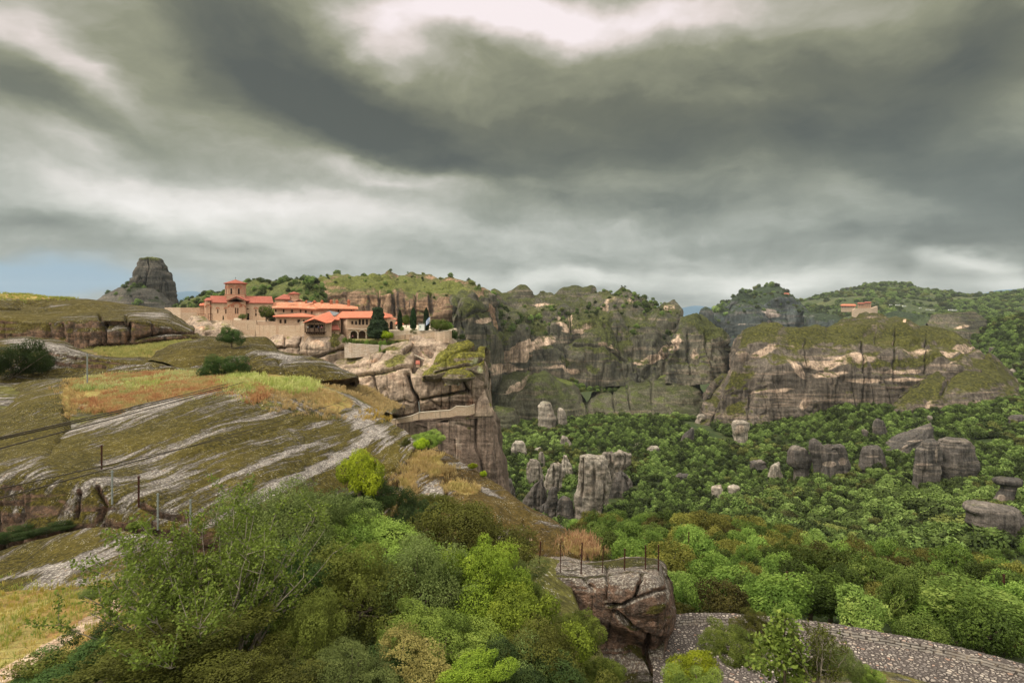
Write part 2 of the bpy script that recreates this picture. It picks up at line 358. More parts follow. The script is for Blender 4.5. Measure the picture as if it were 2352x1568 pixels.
# ------------------------------------------------------------------ materials
def rock_mat(name, s=4.0, c1='6f6860', c2='8c8073', pale='c4ab98', dark='37353a', moss='55551f', moss2='3c3d1c', grass='7f8440', mossup=.5, mossamt=0.0, pink='a88468', bumpd=.4, streak=1.0, lichen=0.0, strat=.45, iso=1.2):
    """sandstone-conglomerate cliff: grey-brown tone, level strata, hanging dark stains, moss where it faces up, bare pale scars"""
    m, g = mat(name, .95); p = g.pos(); nz = g.nz()
    big = g.noise(p, 1 / (9 * s), 4, .6); med = g.noise(p, 1 / (2.2 * s), 5, .65); fine = g.noise(p, 1 / (.35 * s), 6, .7)
    vert = g.noise(g.vscale(p, (1 / (1.5 * s), 1 / (1.5 * s), .05 / s)), 1, 5, .65)
    vert2 = g.noise(g.vscale(p, (1 / (.6 * s), 1 / (.6 * s), .03 / s)), 1, 3, .6)
    lev = g.noise(g.rot(g.vscale(p, (.06 / s, .06 / s, 1.3 / s)), (0, 0, 0)), 1, 4, .6)
    col = g.mix(g.step(big, .35, .65), hexc(c1), hexc(c2))
    col = g.mix(g.mul(g.step(med, .5, .75), .5), col, hexc(pink))
    col = g.mix(g.mul(g.step(lev, .52, .66), strat), col, hexc(pale))
    # bare scars
    pa = g.step(g.add(g.add(g.attr('pale'), g.mul(g.add(med, -.5), .75)), g.mul(g.add(lev, -.5), .9)), .40, .58)
    pcol = g.mix(g.step(med, .35, .7), hexc(pale), hexc(pink))
    col = g.mix(pa, col, pcol)
    # hanging water stains
    stv = g.step(vert, .50, .70); stv2 = g.mul(g.step(vert2, .52, .68), .7)
    st = g.mul(g.math('MAXIMUM', stv, stv2), g.step(nz, .75, .25))
    st = g.mul(st, streak)
    col = g.mix(g.mul(st, .72), col, hexc(dark))
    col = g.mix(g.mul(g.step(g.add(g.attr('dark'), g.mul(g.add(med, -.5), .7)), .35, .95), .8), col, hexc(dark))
    # moss
    ms = g.add(g.add(g.mul(nz, 1.0), g.mul(g.attr('moss'), 1.2)), g.add(g.mul(g.add(med, -.5), 1.1), g.mul(g.add(vert, -.5), .9)))
    ms = g.step(g.add(ms, mossamt), mossup + .1, mossup + .5)
    mcol = g.mix(g.step(fine, .4, .65), hexc(moss2), hexc(moss)); mcol = g.mix(g.mul(g.step(big, .45, .7), .5), mcol, hexc(grass))
    mcol = g.mix(g.mul(stv2, .5), mcol, hexc(moss2))
    col = g.mix(g.mul(ms, .93), col, mcol)
    gr = g.step(g.add(g.attr('grass'), g.mul(g.add(med, -.5), .9)), .35, .6)
    col = g.mix(gr, col, g.mix(fine, hexc(grass), hexc(moss)))
    sa = g.step(g.add(g.attr('sand'), g.mul(g.add(med, -.5), .6)), .35, .6); col = g.mix(sa, col, hexc('c9ad92'))
    if lichen:
        li = g.mul(g.step(g.noise(p, 1 / (.22 * s), 4, .7), .58, .68), g.step(med, .4, .62)); col = g.mix(g.mul(li, lichen), col, hexc('b9b6a4'))
    tone = g.add(g.mul(g.add(fine, -.5), 2.6), g.add(g.mul(g.add(g.noise(p, 1 / (.9 * s), 4, .7), -.5), iso), g.mul(g.add(g.noise(g.vscale(p, (1 / (.35 * s), 1 / (.35 * s), .045 / s)), 1, 4, .65), -.5), 4.4 - iso)))
    tv = g.math('POWER', 2.0, g.math('MULTIPLY', tone, 1.0)); cc = g.new('ShaderNodeCombineXYZ'); [g.l.new(tv, cc.inputs[i_]) for i_ in range(3)]
    col = g.mix(1.0, col, cc.outputs[0], 'MULTIPLY')
    g.put(g.b.inputs['Base Color'], col)
    h = g.add(g.add(g.mul(med, 1.0), g.mul(fine, .45)), g.add(g.mul(lev, .25), g.mul(vert2, .8)))
    g.put(g.b.inputs['Normal'], g.bump(h, .9, bumpd * s))
    return m

def slab_mat(name, ang=(0, 0, 0), s=1.0, mossamt=0.0, base='8d857f', moss='584c20', moss2='322910', white='c4beb4', tan='9b7a52', wamt=0.0):
    """near rock: dark moss mats between diagonal runs of grey lichen-spotted conglomerate"""
    m, g = mat(name, .95); p = g.pos(); nz = g.nz()
    q = g.rot(p, ang)
    band = g.noise(g.vscale(q, (.05 / s, .55 / s, .3 / s)), 1, 5, .62)
    band2 = g.noise(g.vscale(q, (.2 / s, 1.9 / s, 1.0 / s)), 1, 5, .7)
    med = g.noise(p, .9 / s, 6, .7); fine = g.noise(p, 5.5 / s, 5, .72); big = g.noise(p, .09 / s, 3, .5)
    rockc = g.mix(g.step(med, .35, .65), hexc('6d6560'), hexc(base)); rockc = g.mix(g.mul(g.step(fine, .48, .62), .75), rockc, hexc(white))
    rockc = g.mix(g.mul(g.step(g.noise(p, 2.2 / s, 3, .6), .58, .7), .4), rockc, hexc(tan))
    mossc = g.mix(g.step(g.noise(p, 3.2 / s, 5, .75), .4, .62), hexc(moss2), hexc(moss)); mossc = g.mix(g.mul(g.step(big, .45, .65), .35), mossc, hexc('6a5e2a'))
    x = g.add(g.add(g.mul(g.add(band, -.5), 2.2), g.mul(g.add(band2, -.5), 1.5)), g.mul(g.add(med, -.5), 1.0))
    x = g.add(x, g.add(g.mul(g.attr('moss'), .8), mossamt))
    x = g.add(x, g.mul(g.attr('pale'), -.9))
    mm = g.step(x, -.12, .22)
    col = g.mix(mm, rockc, mossc)
    # pebbles and lichen rosettes
    cell = g.vor(g.vscale(q, (.6, 1.0, 1.0)), 3.4 / s); r2 = g.noise(p, 1.3 / s, 3, .6)
    peb = g.mul(g.step(cell, .26, .13), g.step(g.add(r2, g.mul(mm, -.10)), .47, .60)); col = g.mix(g.mul(peb, .8), col, hexc(white))
    cell2 = g.vor(p, 8.0 / s); col = g.mix(g.mul(g.mul(g.step(cell2, .3, .15), g.step(med, .5, .6)), .7), col, hexc('d8d2c6'))
    # steep bare conglomerate
    steep = g.step(g.add(g.add(nz, g.mul(g.add(med, -.5), .5)), g.mul(g.attr('moss'), .5)), .48, .26)
    sc = g.mix(g.step(g.noise(p, 1.5 / s, 5, .7), .4, .62), hexc('584840'), hexc('8a6c5a')); sc = g.mix(g.mul(peb, .5), sc, hexc('c8b8a8'))
    vt = g.noise(g.vscale(p, (.8, .8, .07)), 1, 4, .6); sc = g.mix(g.mul(g.step(vt, .52, .62), .7), sc, hexc('2a241e'))
    col = g.mix(g.mul(steep, .85), col, sc)
    col = g.mix(g.mul(g.step(g.add(g.attr('dark'), g.mul(g.add(med, -.5), .7)), .4, .95), .8), col, hexc('2b2620'))
    gr = g.step(g.add(g.attr('grass'), g.mul(g.add(med, -.5), 1.1)), .3, .6)
    gc = g.mix(g.step(g.noise(p, .7 / s, 4, .6), .4, .6), hexc('a8965a'), hexc('b08a58')); gc = g.mix(g.mul(g.step(fine, .45, .6), .5), gc, hexc('8a8c50'))
    col = g.mix(gr, col, gc)
    sa = g.step(g.add(g.attr('sand'), g.mul(g.add(med, -.5), .7)), .35, .6); scl = g.mix(g.step(fine, .4, .65), hexc('b89a80'), hexc('d6bfa8')); col = g.mix(sa, col, scl)
    tone = g.add(g.mul(g.add(fine, -.5), 2.2), g.mul(g.add(med, -.5), 1.6)); tv = g.math('POWER', 2.0, tone); cc = g.new('ShaderNodeCombineXYZ'); [g.l.new(tv, cc.inputs[i_]) for i_ in range(3)]
    col = g.mix(1.0, col, cc.outputs[0], 'MULTIPLY')
    g.put(g.b.inputs['Base Color'], col)
    h = g.add(g.add(g.mul(med, .9), g.mul(fine, .4)), g.add(g.mul(mm, .45), g.mul(band2, .8)))
    g.put(g.b.inputs['Normal'], g.bump(h, 1.0, .5 * s))
    return m

def leaf_mat(name, cols, var=.25, trans=.35, sat=1.0):
    m, g = mat(name, .75); t = g.attr('tint'); r = g.rnd()
    x = g.add(g.mul(t, .75), g.mul(g.add(r, -.5), var)); n = len(cols)
    c = g.ramp(x, [(i / (n - 1), hexc(h)) for i, h in enumerate(cols)])
    hs = g.new('ShaderNodeHueSaturation'); g.put(hs.inputs['Hue'], g.add(g.mul(g.add(r, -.5), .035), .5)); g.put(hs.inputs['Value'], g.add(g.mul(r, .45), .78)); g.put(hs.inputs['Color'], c)
    c = hs.outputs[0]
    g.put(g.b.inputs['Base Color'], c)
    tr = g.new('ShaderNodeBsdfTranslucent'); g.put(tr.inputs[0], c)
    mx = g.new('ShaderNodeMixShader'); mx.inputs[0].default_value = trans
    g.l.new(g.b.outputs[0], mx.inputs[1]); g.l.new(tr.outputs[0], mx.inputs[2]); g.l.new(mx.outputs[0], g.out.inputs[0])
    return m
def plain(name, c, c2=None, sc=2.0, rough=.8, bumpd=0, metal=0):
    m, g = mat(name, rough)
    n = g.noise(g.pos(), sc, 5, .65); g.put(g.b.inputs['Base Color'], g.mix(g.step(n, .35, .65), hexc(c), hexc(c2 or c)))
    g.b.inputs['Metallic'].default_value = metal
    if bumpd: g.put(g.b.inputs['Normal'], g.bump(n, .6, bumpd))
    return m
def stone_mat(name, a='a08774', b='bfa894', mort='8c7666', w=.55, h=.24, stain=.4, warm='ad8b72'):
    m, g = mat(name, .95); p = g.pos()
    sp_ = g.new('ShaderNodeSeparateXYZ'); g.l.new(p, sp_.inputs[0]); cb = g.new('ShaderNodeCombineXYZ')
    g.l.new(g.add(sp_.outputs[0], sp_.outputs[1]), cb.inputs[0]); g.l.new(sp_.outputs[2], cb.inputs[1])
    wv_ = g.vadd(cb.outputs[0], g.vscale(g.noise(p, 1.4, 3, .5, out=1), (.25, .25, 0)))
    br = g.new('ShaderNodeTexBrick'); g.l.new(wv_, br.inputs['Vector']); br.inputs['Scale'].default_value = 1.0
    br.inputs['Brick Width'].default_value = w; br.inputs['Row Height'].default_value = h; br.inputs['Mortar Size'].default_value = .03; br.inputs['Bias'].default_value = 0
    br.inputs['Color1'].default_value = (*hexc(a), 1); br.inputs['Color2'].default_value = (*hexc(b), 1); br.inputs['Mortar'].default_value = (*hexc(mort), 1)
    n = g.noise(p, .5, 5, .65); vt = g.noise(g.vscale(p, (1.4, 1.4, .12)), 1, 4, .65); fi = g.noise(p, 4, 4, .7)
    c = g.mix(g.mul(g.step(n, .45, .7), .45), br.outputs[0], hexc(warm)); c = g.mix(g.mul(g.step(fi, .5, .65), .35), c, hexc('d8c8b4'))
    c = g.mix(g.mul(g.step(vt, .55, .72), stain), c, hexc('5e5348'))
    g.put(g.b.inputs['Base Color'], c); g.put(g.b.inputs['Normal'], g.bump(g.add(g.mul(br.outputs[1], -.6), g.mul(fi, .6)), .6, .06))
    return m
def tile_mat(name, a, b, c3, sc=1.0):
    m, g = mat(name, .85); p = g.pos(); uv = g.new('ShaderNodeTexCoord').outputs['UV']
    s_ = g.new('ShaderNodeSeparateXYZ'); g.l.new(uv, s_.inputs[0])
    rib = g.math('ABSOLUTE', g.math('SINE', g.mul(s_.outputs[0], 3.14159 / .30 / sc)))
    row = g.math('FRACT', g.mul(s_.outputs[1], 1 / .42))
    n = g.noise(p, .8, 4, .7); ce = g.vor(g.vscale(uv, (3.3 / sc, 2.4, 1)), 1, out=1)
    hv = g.new('ShaderNodeSeparateColor'); g.l.new(ce, hv.inputs[0])
    c = g.mix(hv.outputs[0], hexc(a), hexc(b)); c = g.mix(g.mul(g.step(n, .5, .68), .6), c, hexc(c3))
    c = g.mix(g.mul(g.step(rib, .55, .05), .55), c, hexc('5a2a1e'))
    g.put(g.b.inputs['Base Color'], c); g.put(g.b.inputs['Normal'], g.bump(g.add(rib, g.mul(row, -.3)), .8, .09))
    return m

M = {}
M['cliff'] = rock_mat('cliff_rock', 5.0, grass='54582a', c1='45443a', c2='5a564a', pale='cdb29c', dark='24262a', moss='474a20', moss2='2f341a', mossup=.60, mossamt=.14, bumpd=.4, pink='6f6252', strat=.15, streak=1.0)
M['cliff_red'] = rock_mat('plateau_cliff_rock', 5.0, c1='6e5a4a', c2='8a705a', pale='ab8c70', dark='2a2828', moss='50532a', moss2='3d4220', grass='60642f', mossup=.45, mossamt=.0, pink='96745a', bumpd=.3, strat=.3, streak=.6)
M['cliff_right'] = rock_mat('striped_cliff_rock', 5.0, c1='4e473f', c2='605850', pale='bba38e', dark='242122', moss='4a4a1a', moss2='323310', grass='50501c', mossup=.52, mossamt=.04, pink='75665a', bumpd=.35, strat=.35, streak=.9)
M['dome'] = rock_mat('mossy_dome_rock', 4.0, c1='484838', c2='555244', pale='b59e8a', dark='282922', moss='3a3e20', moss2='2c301a', grass='6c763a', mossup=.55, mossamt=.04, bumpd=.3, strat=.15, pink='5f5a48', streak=.8)
M['grey'] = rock_mat('grey_pinnacle_rock', 2.5, c1='45423f', c2='5a544f', pale='9c8f82', dark='2a292b', moss='4e4e30', moss2='3c3d24', mossup=.8, mossamt=-.1, pink='6c6057', bumpd=.35, streak=.7, strat=.35)
M['pinn'] = rock_mat('pale_pinnacle_rock', 2.5, c1='7a7268', c2='989084', pale='b8a898', dark='3c3937', moss='55532f', moss2='434326', mossup=.9, mossamt=-.1, pink='94806e', bumpd=.4, streak=.95, strat=.3, iso=2)
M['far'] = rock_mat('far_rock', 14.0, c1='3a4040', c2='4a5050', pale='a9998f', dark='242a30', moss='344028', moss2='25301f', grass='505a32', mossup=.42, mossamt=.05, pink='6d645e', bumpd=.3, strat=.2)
M['spire'] = rock_mat('spire_rock', 5.0, c1='3f3d38', c2='56524a', pale='7d7268', dark='1f2023', moss='333a20', moss2='242a18', mossup=.8, mossamt=.0, pink='6b5d50', bumpd=.5, strat=.3)
M['mon'] = rock_mat('monastery_rock', 1.8, c1='8c7c6e', c2='a69280', pale='c9b49e', dark='2c2723', moss='5f5c22', moss2='434218', grass='858a40', mossup=.66, mossamt=.0, pink='a07860', bumpd=.35, streak=.85, lichen=.35, strat=.3, iso=2.4)
M['knob'] = rock_mat('mossy_knob_rock', 1.6, c1='6e6458', c2='857866', pale='a9ad88', dark='2c2723', moss='68651c', moss2='454314', grass='7d7f34', mossup=.26, mossamt=.22, pink='8f7058', bumpd=.35, streak=.5, lichen=.45, strat=.2, iso=3)
M['pillar'] = rock_mat('pillar_rock', 1.8, c1='64554b', c2='7a6a5e', pale='998a7c', dark='2b2523', moss='504b20', moss2='3b371a', mossup=.85, mossamt=-.05, pink='735a4c', bumpd=.4, streak=.95, lichen=.3, strat=.15)
SA = (0, 0, R(-75))
M['slab'] = slab_mat('slab_rock', SA, .62, mossamt=.17, white='c4bdb2', moss='625824', moss2='353014')
M['slab2'] = slab_mat('outcrop_rock', (0, 0, R(-25)), 1.3, mossamt=.27, moss='5e5424', moss2='352e12')
M['ridge'] = slab_mat('ridge_rock', (0, 0, R(-50)), 1.0, mossamt=.26, moss='64502a', moss2='3d3018', tan='a87f4c')
M['head'] = slab_mat('overhang_rock', (R(0), R(10), R(0)), .8, mossamt=-.10, moss='4e4c20', moss2='33311a', base='6c5e54', white='b4ada0')
M['soil'] = slab_mat('meadow_soil', (0, 0, 0), 2.0, mossamt=.2, moss='77743a', moss2='55522c')
M['hill'] = rock_mat('grassy_hill', 6.0, c1='4a4c28', c2='58582e', pale='857a50', dark='2e361c', moss='50542a', moss2='3a4422', grass='686a38', mossup=-.2, mossamt=.4, bumpd=.2, streak=.2)
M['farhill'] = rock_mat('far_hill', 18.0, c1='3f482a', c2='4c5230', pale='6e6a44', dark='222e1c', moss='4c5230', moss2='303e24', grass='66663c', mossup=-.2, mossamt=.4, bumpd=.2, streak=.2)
M['floor'] = plain('forest_floor', '2c3a1c', '3d4424', .15, .95)
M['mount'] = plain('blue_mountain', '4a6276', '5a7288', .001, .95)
# ------------------------------------------------------------------ far terrain
def ground_sheet():
    n = 60; xs = np.linspace(-1, 1, n) * 4400; ys = np.linspace(-.1, 1, n) * 4400 
    X, Y = np.meshgrid(xs, ys); Z = np.full(X.shape, -175.0) 
    idx = np.arange(n * n).reshape(n, n); a, b, c, d = idx[:-1, :-1], idx[:-1, 1:], idx[1:, 1:], idx[1:, :-1]
    me = np_mesh('ground', np.stack([X, Y, Z], -1).reshape(-1, 3), np.stack([a, b, c, d], -1).reshape(-1, 4), True)
    tag(link('ground', me, M['floor']), kind='structure')
ground_sheet()
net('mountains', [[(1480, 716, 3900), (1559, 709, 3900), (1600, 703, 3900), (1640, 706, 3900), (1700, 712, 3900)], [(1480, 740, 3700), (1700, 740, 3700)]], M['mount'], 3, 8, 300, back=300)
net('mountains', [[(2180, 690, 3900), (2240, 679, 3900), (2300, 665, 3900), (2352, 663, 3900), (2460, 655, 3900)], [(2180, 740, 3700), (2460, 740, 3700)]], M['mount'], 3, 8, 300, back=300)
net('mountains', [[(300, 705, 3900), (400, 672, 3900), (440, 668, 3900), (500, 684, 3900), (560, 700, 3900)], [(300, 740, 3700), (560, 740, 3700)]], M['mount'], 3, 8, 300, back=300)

# far wooded hill on the right
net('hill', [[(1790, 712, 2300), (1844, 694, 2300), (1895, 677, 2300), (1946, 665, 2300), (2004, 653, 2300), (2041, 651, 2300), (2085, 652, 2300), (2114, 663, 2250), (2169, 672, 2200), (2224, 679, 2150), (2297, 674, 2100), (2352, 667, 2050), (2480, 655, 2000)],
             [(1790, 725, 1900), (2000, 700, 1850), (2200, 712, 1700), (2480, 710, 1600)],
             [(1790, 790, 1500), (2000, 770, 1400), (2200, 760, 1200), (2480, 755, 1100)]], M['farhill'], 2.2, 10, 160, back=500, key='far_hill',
    marks=[('moss', 2100, 665, 160, 14, 8, 1.0)], cracks=[([(1960, 697), (2040, 708), (2140, 722), (2230, 735)], 3, 0, 0)])
# far rock plateau with buildings
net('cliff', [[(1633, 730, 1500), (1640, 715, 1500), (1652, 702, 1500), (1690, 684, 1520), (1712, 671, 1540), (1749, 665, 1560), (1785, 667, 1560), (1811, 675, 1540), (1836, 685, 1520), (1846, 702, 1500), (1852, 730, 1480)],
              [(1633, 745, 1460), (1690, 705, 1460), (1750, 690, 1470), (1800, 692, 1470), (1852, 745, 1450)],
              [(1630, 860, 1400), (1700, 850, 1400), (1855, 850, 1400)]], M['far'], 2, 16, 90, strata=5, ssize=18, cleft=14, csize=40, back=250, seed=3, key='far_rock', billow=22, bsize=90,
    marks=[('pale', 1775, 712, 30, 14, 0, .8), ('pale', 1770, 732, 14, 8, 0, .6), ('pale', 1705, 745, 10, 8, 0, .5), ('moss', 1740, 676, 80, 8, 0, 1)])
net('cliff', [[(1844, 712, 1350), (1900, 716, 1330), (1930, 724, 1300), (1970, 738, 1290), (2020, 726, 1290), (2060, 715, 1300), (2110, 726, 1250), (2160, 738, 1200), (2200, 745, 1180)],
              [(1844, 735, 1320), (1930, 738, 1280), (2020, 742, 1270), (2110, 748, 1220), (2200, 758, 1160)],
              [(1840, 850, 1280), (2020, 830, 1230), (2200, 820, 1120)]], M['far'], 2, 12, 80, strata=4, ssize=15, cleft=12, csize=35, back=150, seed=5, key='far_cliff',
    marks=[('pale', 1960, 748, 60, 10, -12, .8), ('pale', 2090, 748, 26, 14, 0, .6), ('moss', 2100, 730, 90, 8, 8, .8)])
net('cliff', [[(2130, 740, 900), (2150, 722, 900), (2190, 718, 900), (2230, 715, 900), (2252, 724, 900), (2270, 745, 900)],
              [(2128, 770, 880), (2200, 768, 870), (2275, 770, 880)], [(2125, 800, 860), (2275, 800, 860)]], M['cliff'], 2, 4, 25, strata=2.5, ssize=8, cleft=3, csize=15, back=60, seed=6, key='shelf',
    marks=[('pale', 2210, 752, 30, 6, -10, .7)])
loft('rock_pinnacle', [(703, 1618, 1622), (708, 1611, 1630), (716, 1607, 1636), (730, 1605, 1638), (745, 1604, 1640)], 1450, M['far'], amp=5, size=30, seed=4,
     label='small dark rock tooth on the skyline left of the distant rounded plateau')
# wooded slope at the right edge
net('slope', [[(2170, 770, 1000), (2230, 752, 950), (2290, 738, 900), (2352, 726, 860), (2480, 700, 820)],
              [(2200, 830, 800), (2290, 810, 740), (2352, 800, 700), (2480, 790, 660)],
              [(2250, 900, 620), (2352, 905, 560), (2480, 900, 520)]], M['floor'], 4, 6, 50, back=100, key='right_slope', seed=8)
# tall isolated spire on the left: a tower rising from a long sloping shoulder
net('cliff', [[(170, 712, 700), (200, 702, 700), (223, 690, 700), (256, 670, 700), (285, 655, 702), (310, 648, 704), (340, 655, 704), (380, 680, 702), (405, 705, 700)],
              [(170, 722, 665), (223, 705, 668), (270, 685, 672), (320, 668, 678), (360, 680, 678), (410, 720, 676)],
              [(170, 780, 640), (290, 780, 645), (410, 780, 650)]], M['spire'], 1.6, 4, 30, strata=2, ssize=12, cleft=3, csize=16, back=50, seed=11, key='spire',
    marks=[('moss', 300, 675, 40, 6, -25, .5), ('moss', 350, 690, 40, 6, 10, .4)], label='long sloping left shoulder of the tall rock spire')
loft('cliff', [(592, 332, 356), (594, 328, 363), (604, 324, 371), (616, 319, 381), (630, 314, 388), (650, 309, 393), (675, 305, 397), (704, 300, 401), (740, 296, 404)], 712, M['spire'], .8, 3.4, 20, 2.0, 10, 5, 14, step=1.6, seed=12, kind='structure',
     label='tall dark rock spire standing alone on the left skyline', marks=[('moss', 345, 594, 30, 6, 0, .9), ('moss', 385, 614, 12, 10, 0, .8), ('dark', 350, 640, 40, 4, 0, .6), ('pale', 335, 625, 10, 14, 0, .4)])
# hill behind the church
net('hill', [[(395, 715, 480), (419, 697, 480), (470, 681, 480), (518, 668, 470), (561, 653, 460), (589, 642, 450), (645, 641, 450), (706, 646, 440), (728, 652, 430), (745, 680, 425), (750, 720, 420)],
             [(395, 722, 440), (500, 700, 430), (600, 678, 420), (700, 678, 410), (740, 690, 415), (752, 730, 410)],
             [(395, 790, 380), (600, 780, 370), (760, 780, 370)]], M['hill'], 2.4, 5, 30, strata=2.0, ssize=8, cleft=1.5, csize=10, back=120, seed=12, key='church_hill')
# grassy plateau with striped cliff
net('cliff', [[(690, 700, 520), (722, 650, 520), (738, 634, 540), (762, 629, 560), (830, 631, 580), (909, 629, 600), (982, 634, 600), (1055, 645, 580), (1103, 654, 560), (1112, 664, 550), (1134, 672, 560), (1142, 690, 560)],
              [(690, 715, 500), (738, 660, 500), (762, 659, 500), (817, 664, 500), (872, 666, 505), (945, 675, 505), (1019, 671, 510), (1060, 672, 515), (1100, 680, 520), (1142, 700, 530)],
              [(690, 730, 495), (762, 672, 492), (872, 678, 492), (945, 688, 493), (1019, 686, 500), (1142, 712, 522)],
              [(690, 770, 488), (800, 725, 484), (1019, 728, 490), (1142, 740, 515)],
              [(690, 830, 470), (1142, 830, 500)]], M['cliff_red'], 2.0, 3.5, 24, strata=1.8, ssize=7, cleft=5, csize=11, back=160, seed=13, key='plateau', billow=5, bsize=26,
    marks=[('grass', 850, 646, 130, 16, 3, 1.1), ('grass', 980, 655, 110, 16, 6, 1.1), ('pale', 850, 690, 60, 22, 0, .45), ('pale', 960, 700, 70, 22, 0, .5), ('pale', 1050, 690, 20, 14, 0, .5),
           ('dark', 869, 695, 4, 34, 0, 1), ('dark', 900, 695, 7, 40, 0, 1), ('dark', 912, 695, 6, 40, 0, 1), ('dark', 846, 700, 5, 30, 0, .9), ('dark', 928, 692, 3, 30, 0, .9), ('dark', 941, 700, 3, 30, 0, .9),
           ('dark', 953, 690, 3, 36, 0, 1), ('dark', 986, 690, 5, 40, 0, 1), ('dark', 993, 700, 4, 40, 0, 1), ('dark', 1040, 685, 4, 30, 0, .8), ('dark', 790, 680, 10, 30, 20, .7)],
    cracks=[([(869, 665), (871, 720)], 2.6, 3.2, 0.68), ([(900, 665), (905, 725)], 3.9, 4.8, 0.85), ([(953, 668), (955, 720)], 2.6, 4, 0.85), ([(988, 668), (990, 720)], 3.9, 4.8, 0.85)])
# middle line of cliffs
net('cliff', [[(1022, 760, 470), (1032, 715, 478), (1050, 690, 485), (1062, 684, 490), (1100, 690, 510), (1130, 682, 560), (1139, 670, 680), (1158, 664, 690), (1172, 660, 690), (1202, 660, 690), (1222, 668, 690), (1229, 674, 690), (1242, 665, 700), (1275, 668, 710), (1311, 667, 710), (1335, 668, 710), (1359, 664, 710), (1374, 671, 710), (1405, 670, 710), (1440, 674, 700), (1465, 684, 690), (1485, 692, 690), (1502, 694, 680), (1510, 702, 680), (1517, 692, 670), (1532, 690, 670), (1546, 692, 665), (1556, 715, 655), (1568, 745, 640)],
              [(1020, 775, 465), (1050, 712, 472), (1100, 725, 480), (1150, 700, 580), (1200, 700, 640), (1235, 710, 640), (1300, 690, 660), (1370, 700, 650), (1440, 705, 640), (1510, 716, 640), (1568, 760, 620)],
              [(1018, 790, 462), (1100, 760, 474), (1180, 745, 540), (1260, 740, 600), (1340, 735, 600), (1420, 738, 600), (1500, 745, 600), (1572, 780, 600)],
              [(1016, 830, 458), (1100, 800, 472), (1200, 790, 535), (1300, 800, 580), (1400, 800, 580), (1500, 800, 580), (1580, 820, 590)],
              [(1014, 900, 452), (1117, 890, 485), (1202, 880, 535), (1311, 890, 560), (1458, 885, 560), (1580, 880, 570)]],
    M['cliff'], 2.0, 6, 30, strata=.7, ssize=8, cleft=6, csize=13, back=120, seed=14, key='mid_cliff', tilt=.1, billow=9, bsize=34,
    marks=[('pale', 1108, 738, 24, 8, -15, 1.00), ('pale', 1225, 790, 55, 15, -17, 1.25), ('pale', 1300, 735, 32, 22, 0, 1.00), ('pale', 1330, 752, 50, 10, -12, 1.00), ('pale', 1150, 845, 60, 14, 0, 0.75), ('pale', 1190, 820, 40, 16, 0, 0.88),
           ('pale', 1395, 800, 30, 5, 20, 0.75), ('pale', 1500, 822, 50, 8, -12, 1.19), ('pale', 1530, 800, 30, 8, -40, 0.75), ('pale', 1400, 703, 30, 5, -12, 0.62), ('pale', 1290, 848, 50, 8, 5, 0.69), ('pale', 1240, 700, 50, 3, -8, 0.62),
           ('pale', 1535, 712, 18, 12, 0, 0.88), ('pale', 1450, 700, 14, 6, -30, 0.88),
           ('moss', 1140, 790, 40, 40, 0, .5), ('moss', 1410, 780, 60, 60, 0, .35), ('moss', 1360, 740, 50, 20, 0, .6), ('moss', 1230, 740, 26, 16, 40, .8), ('moss', 1330, 840, 60, 10, 20, .6), ('moss', 1380, 815, 60, 22, 25, .45), ('moss', 1080, 720, 40, 16, 0, .7), ('moss', 1080, 820, 40, 60, 0, .5)],
    cracks=[([(1166, 730), (1168, 830)], 2.1, 8, 0.85), ([(1180, 745), (1230, 728), (1300, 715)], 3.2, 4, 0.34), ([(1309, 718), (1311, 762)], 2.6, 4.8, 0.85), ([(1263, 735), (1264, 760)], 2.6, 3.2, 0.77), ([(1130, 690), (1160, 725), (1205, 745)], 3.9, 6.4, 0.26),
            ([(1298, 800), (1300, 845)], 2, 4, 0.68), ([(1060, 700), (1068, 750)], 2.6, 3.2, 0.42), ([(1390, 745), (1395, 800)], 3.2, 3.2, 0.42), ([(1420, 750), (1424, 830)], 2.6, 3.2, 0.51), ([(1455, 800), (1458, 850)], 2.6, 3.2, 0.51), ([(1320, 790), (1380, 800), (1440, 830)], 3.2, 4.8, 0.34), ([(1050, 735), (1120, 715)], 2, 3.2, 0.51)])
net('cliff', [[(1548, 760, 590), (1556, 742, 600), (1564, 726, 610), (1577, 722, 615), (1606, 720, 620), (1628, 729, 620), (1648, 742, 610), (1665, 760, 600), (1674, 790, 590), (1673, 830, 580)],
              [(1540, 790, 560), (1556, 768, 570), (1600, 760, 575), (1640, 775, 570), (1665, 800, 575), (1674, 845, 572)],
              [(1530, 880, 540), (1600, 885, 540), (1674, 880, 550)]], M['cliff'], 2, 3.5, 26, strata=1.8, ssize=8, cleft=4, csize=12, back=70, seed=15, key='mid_dome', billow=5, bsize=22,
    marks=[('pale', 1552, 790, 12, 30, 15, .7), ('pale', 1600, 810, 16, 16, 0, .6), ('pale', 1630, 830, 20, 30, 0, .4), ('moss', 1630, 745, 40, 26, 20, .9)],
    cracks=[([(1582, 760), (1585, 860)], 2.6, 4, 0.77), ([(1620, 765), (1640, 850)], 3.2, 3.2, 0.51)])
